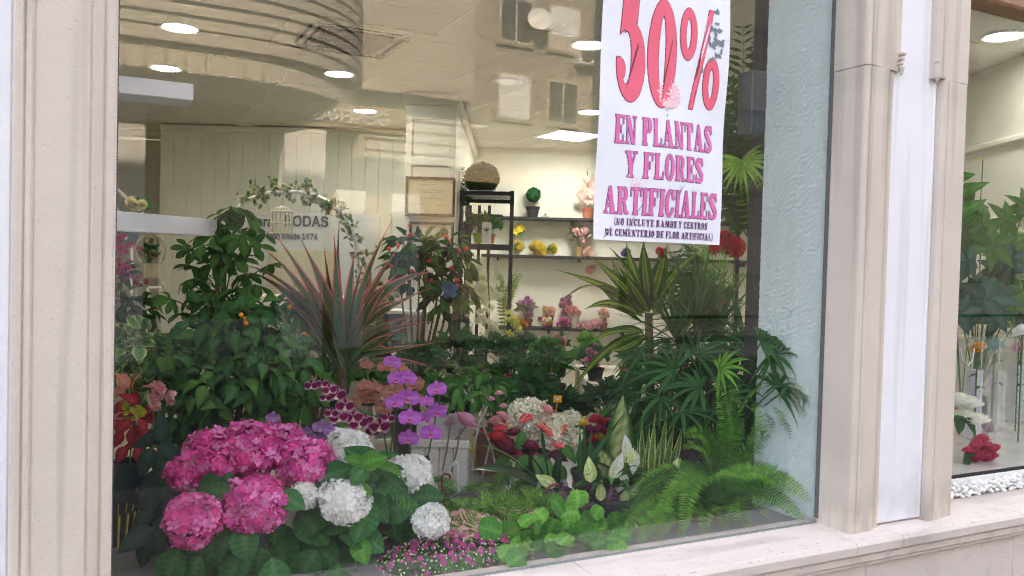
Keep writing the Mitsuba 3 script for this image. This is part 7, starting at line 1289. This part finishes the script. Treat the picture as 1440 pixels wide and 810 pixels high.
# clear boxes each with one rose
bxs = (('clear upright gift box with an orange rose', (1348, 476, 1388, 650), (1362, 487), col((0.76, 0.4, 0.03), (0.8, 0.5, 0.1)), 0.42), ('clear upright gift box with a turquoise rose', (1372, 474, 1412, 640), (1388, 484), col((0.03, 0.4, 0.46), (0.1, 0.5, 0.55)), 0.52), ('clear upright gift box with a pale pink rose', (1408, 470, 1444, 632), (1421, 487), col((0.66, 0.3, 0.42), (0.72, 0.44, 0.52)), 0.5))
for l, (x0_, y0_, x1_, y1_), rc, c, Y in bxs:
    t = thing('rose_box', l, 'gift box'); a_, b_ = atY(x0_, y1_, Y), atY(x1_, y1_, Y); top_ = atY((x0_ + x1_) / 2, y0_, Y)[2]; w = abs(b_[0] - a_[0]) * 0.62; cx = (a_[0] + b_[0]) / 2
    g = []
    m = M().box([cx, Y, (pz_ + top_) / 2], [w, w, top_ - pz_], U(GREY0), ch=0.001); part(t, 'clear_box', m, 'clear_bsdf', smooth=False)
    e = M()
    for sx_ in (-1, 1):
        for sy_ in (-1, 1): e.box([cx + sx_ * w * 0.5, Y + sy_ * w * 0.5, (pz_ + top_) / 2], [0.003, 0.003, top_ - pz_], U(col((0.6, 0.62, 0.64))))
    part(t, 'edge', e, GLOSS)
    p = np.array([cx, Y, atY(*rc, Y)[2]]); part(t, 'rose', M().many(*ROSE, [frame(p, [0, 1, 0], UP + toward_cam(p), 0.036)], [U(c)]), PETAL); part(t, 'stem', M().tube([p, [cx, Y, pz_ + 0.03]], 0.004, U(STEMG)), MATTE)
    for zz in (0.1, 0.16, 0.22): part(t, 'leaf', strap(p - UP * zz, p - UP * (zz - 0.03) + RT * 0.02, p - UP * zz + RT * (0.05 if zz != 0.16 else -0.05), 0.035, G_DARK, 'ov', 5), LEAF)
t = thing('ribbon', 'white ribbon loop hanging in front of the orange rose', 'ribbon'); part(t, 'band', M().tube([rY(1350, 490, 0.3), rY(1353, 505, 0.3), rY(1362, 514, 0.3), rY(1368, 505, 0.3), rY(1370, 490, 0.3)], 0.004, U(WHITE), 6), MATTE)
for l, (x0_, y0_, x1_, y1_), Y, c in (('small lavender white carton left in the far right window', (1360, 520, 1372, 640), 0.55, col((0.56, 0.57, 0.64))), ('tall white carton with a grey letter behind the turquoise rose box', (1392, 520, 1406, 640), 0.72, WHITE), ('wide white carton at the right edge behind the pink rose box', (1418, 515, 1434, 625), 0.8, col((0.6, 0.62, 0.66)))):
    t = thing('carton', l, 'carton'); a_, b_ = atY(x0_, y1_, Y), atY(x1_, y1_, Y); zt_ = atY((x0_ + x1_) / 2, y0_, Y)[2]; cx = (a_[0] + b_[0]) / 2; k = part(t, 'body', M().box([cx, Y, (pz_ + zt_) / 2], [abs(b_[0] - a_[0]) * 0.8, 0.06, zt_ - pz_], U(c), ch=0.003), MATTE)
    if 'letter' in l: tm = meshkit.text_mesh('R', 0.035, 0.002); mt = np.array([[1, 0, 0, cx - 0.012], [0, 0, -1, Y - 0.0305], [0, 1, 0, pz_ + 0.09], [0, 0, 0, 1.0]]); part(k, 'letter', M().mesh(tm, U(col((0.3, 0.3, 0.32))), mat=mt), MATTE)
t = thing('white_bloom', 'large white flower at the right edge of the photo', 'flower'); p = rY(1438, 463, 0.35); part(t, 'bloom', M().many(*ROSE, [frame(p, FW, toward_cam(p) + UP, 0.05)], [U(WH1, 0.7)]), PETAL); part(t, 'stem', M().tube([p, [p[0], p[1], pz_]], 0.004, U(STEMG)), MATTE)
t = thing('bell_cluster', 'cluster of tiny violet red beads beside the crimson roses', 'ornament'); p = atY(1389, 601, 0.5); part(t, 'bead', floret_ball(p, 0.026, [col((0.3, 0.06, 0.16))], 40, 0.007, -1, tpl=FL5), PETAL); part(t, 'stalk', M().tube([p, [p[0], p[1], pz_]], 0.002, U(BLACK)), MATTE)
# plants of the right window
MO = col((0.025, 0.085, 0.06), (0.06, 0.14, 0.1)); t = thing('money_tree', 'money tree with big hand shaped dark leaves in the far right window', 'plant'); Yq = 0.55; b_ = np.array([atY(1370, 600, 1.0)[0], 1.0, pz_]); top = pot(t, b_, 0.09, 0.12, DGREY)
wh = whorls(MO, 4, 6, 0.4, 0.42, 'lan'); wh2 = whorls(col((0.05, 0.15, 0.03), (0.09, 0.2, 0.05)), 4, 6, 0.3, 0.4, 'lan'); sm = M()
for x, y, r, w_, Y in ((1380, 315, 44, wh2, 0.7), (1415, 310, 40, wh2, 0.8), (1360, 365, 50, wh, 0.6), (1385, 420, 60, wh, 0.45), (1365, 410, 46, wh, 0.6), (1405, 380, 40, wh, 0.8), (1425, 420, 40, wh2, 0.7), (1358, 290, 36, wh2, 0.7), (1400, 445, 44, wh, 0.6), (1435, 340, 36, wh2, 0.9), (1395, 345, 44, wh2, 0.6), (1370, 335, 42, wh2, 0.75), (1420, 365, 44, wh, 0.7), (1350, 440, 40, wh, 0.5), (1440, 290, 36, wh2, 0.8), (1405, 410, 46, wh, 0.5), (1438, 440, 40, wh, 0.7)):
    p = atY(x, y, Y); put(t, 'leaf', w_[rng.integers(4)], frame(p, RT * rng.normal() + UP * 0.4, toward_cam(p) * 0.9 + UP * 0.5 + 0.2 * rng.normal(size=3), r * pxm(p))); sm.tube(bez(top, (top + p) / 2 + UP * 0.08, p, 7), 0.004, U(STEMG), 5)
part(t, 'stem', sm, MATTE)
t = thing('peace_lily', 'broad bright green peace lily leaves at the top of the far right window', 'plant'); b_ = np.array([atY(1350, 600, 0.9)[0], 0.9, pz_]); top = pot(t, b_, 0.08, 0.12, TERRA)
for m_, z_, W in (((1350, 270), (1392, 256), 0.11), ((1345, 300), (1388, 280), 0.12), ((1345, 250), (1372, 245), 0.1), ((1342, 320), (1375, 300), 0.1)): a_ = atY(1335, m_[1] + 10, 0.7); part(t, 'leaf', strap(a_, atY(*m_, 0.65), atY(*z_, 0.6), W, col((0.05, 0.2, 0.03), (0.1, 0.28, 0.05)), 'ov', 10, 5, up=toward_cam(a_) + UP), LEAF); part(t, 'stalk', M().tube(bez(top, (top + a_) / 2, a_, 6), 0.004, U(STEMG), 5), MATTE)
p = atY(1382, 226, 0.6); part(t, 'stalk', M().tube(bez(top, atY(1380, 300, 0.65), p, 8), 0.003, U(STEMG, 0.9)), MATTE); put(t, 'spathe', spw[1][0], frame(p, -RT + UP * 0.2, UP + toward_cam(p), 0.05))
t = thing('variegated_plant', 'cream and green variegated bush at the right edge of the photo', 'plant'); Yw = 1.0; b_ = np.array([atY(1430, 600, Yw)[0], Yw, pz_]); top = pot(t, b_, 0.09, 0.14, TERRA)
bush(t, [(atY(1425, 350, Yw), 0.1, 44), (atY(1440, 390, Yw), 0.12, 50), (atY(1410, 380, Yw), 0.09, 30), (atY(1420, 420, Yw), 0.11, 34), (atY(1445, 340, Yw), 0.1, 30)], vl, 0.09, lean=(0.8, 0.3), base=top, stem=STEMG, stem_r=0.004)
downlight(atZ(1411, 50, 3.0), 'lit downlight in the far right window', 1)
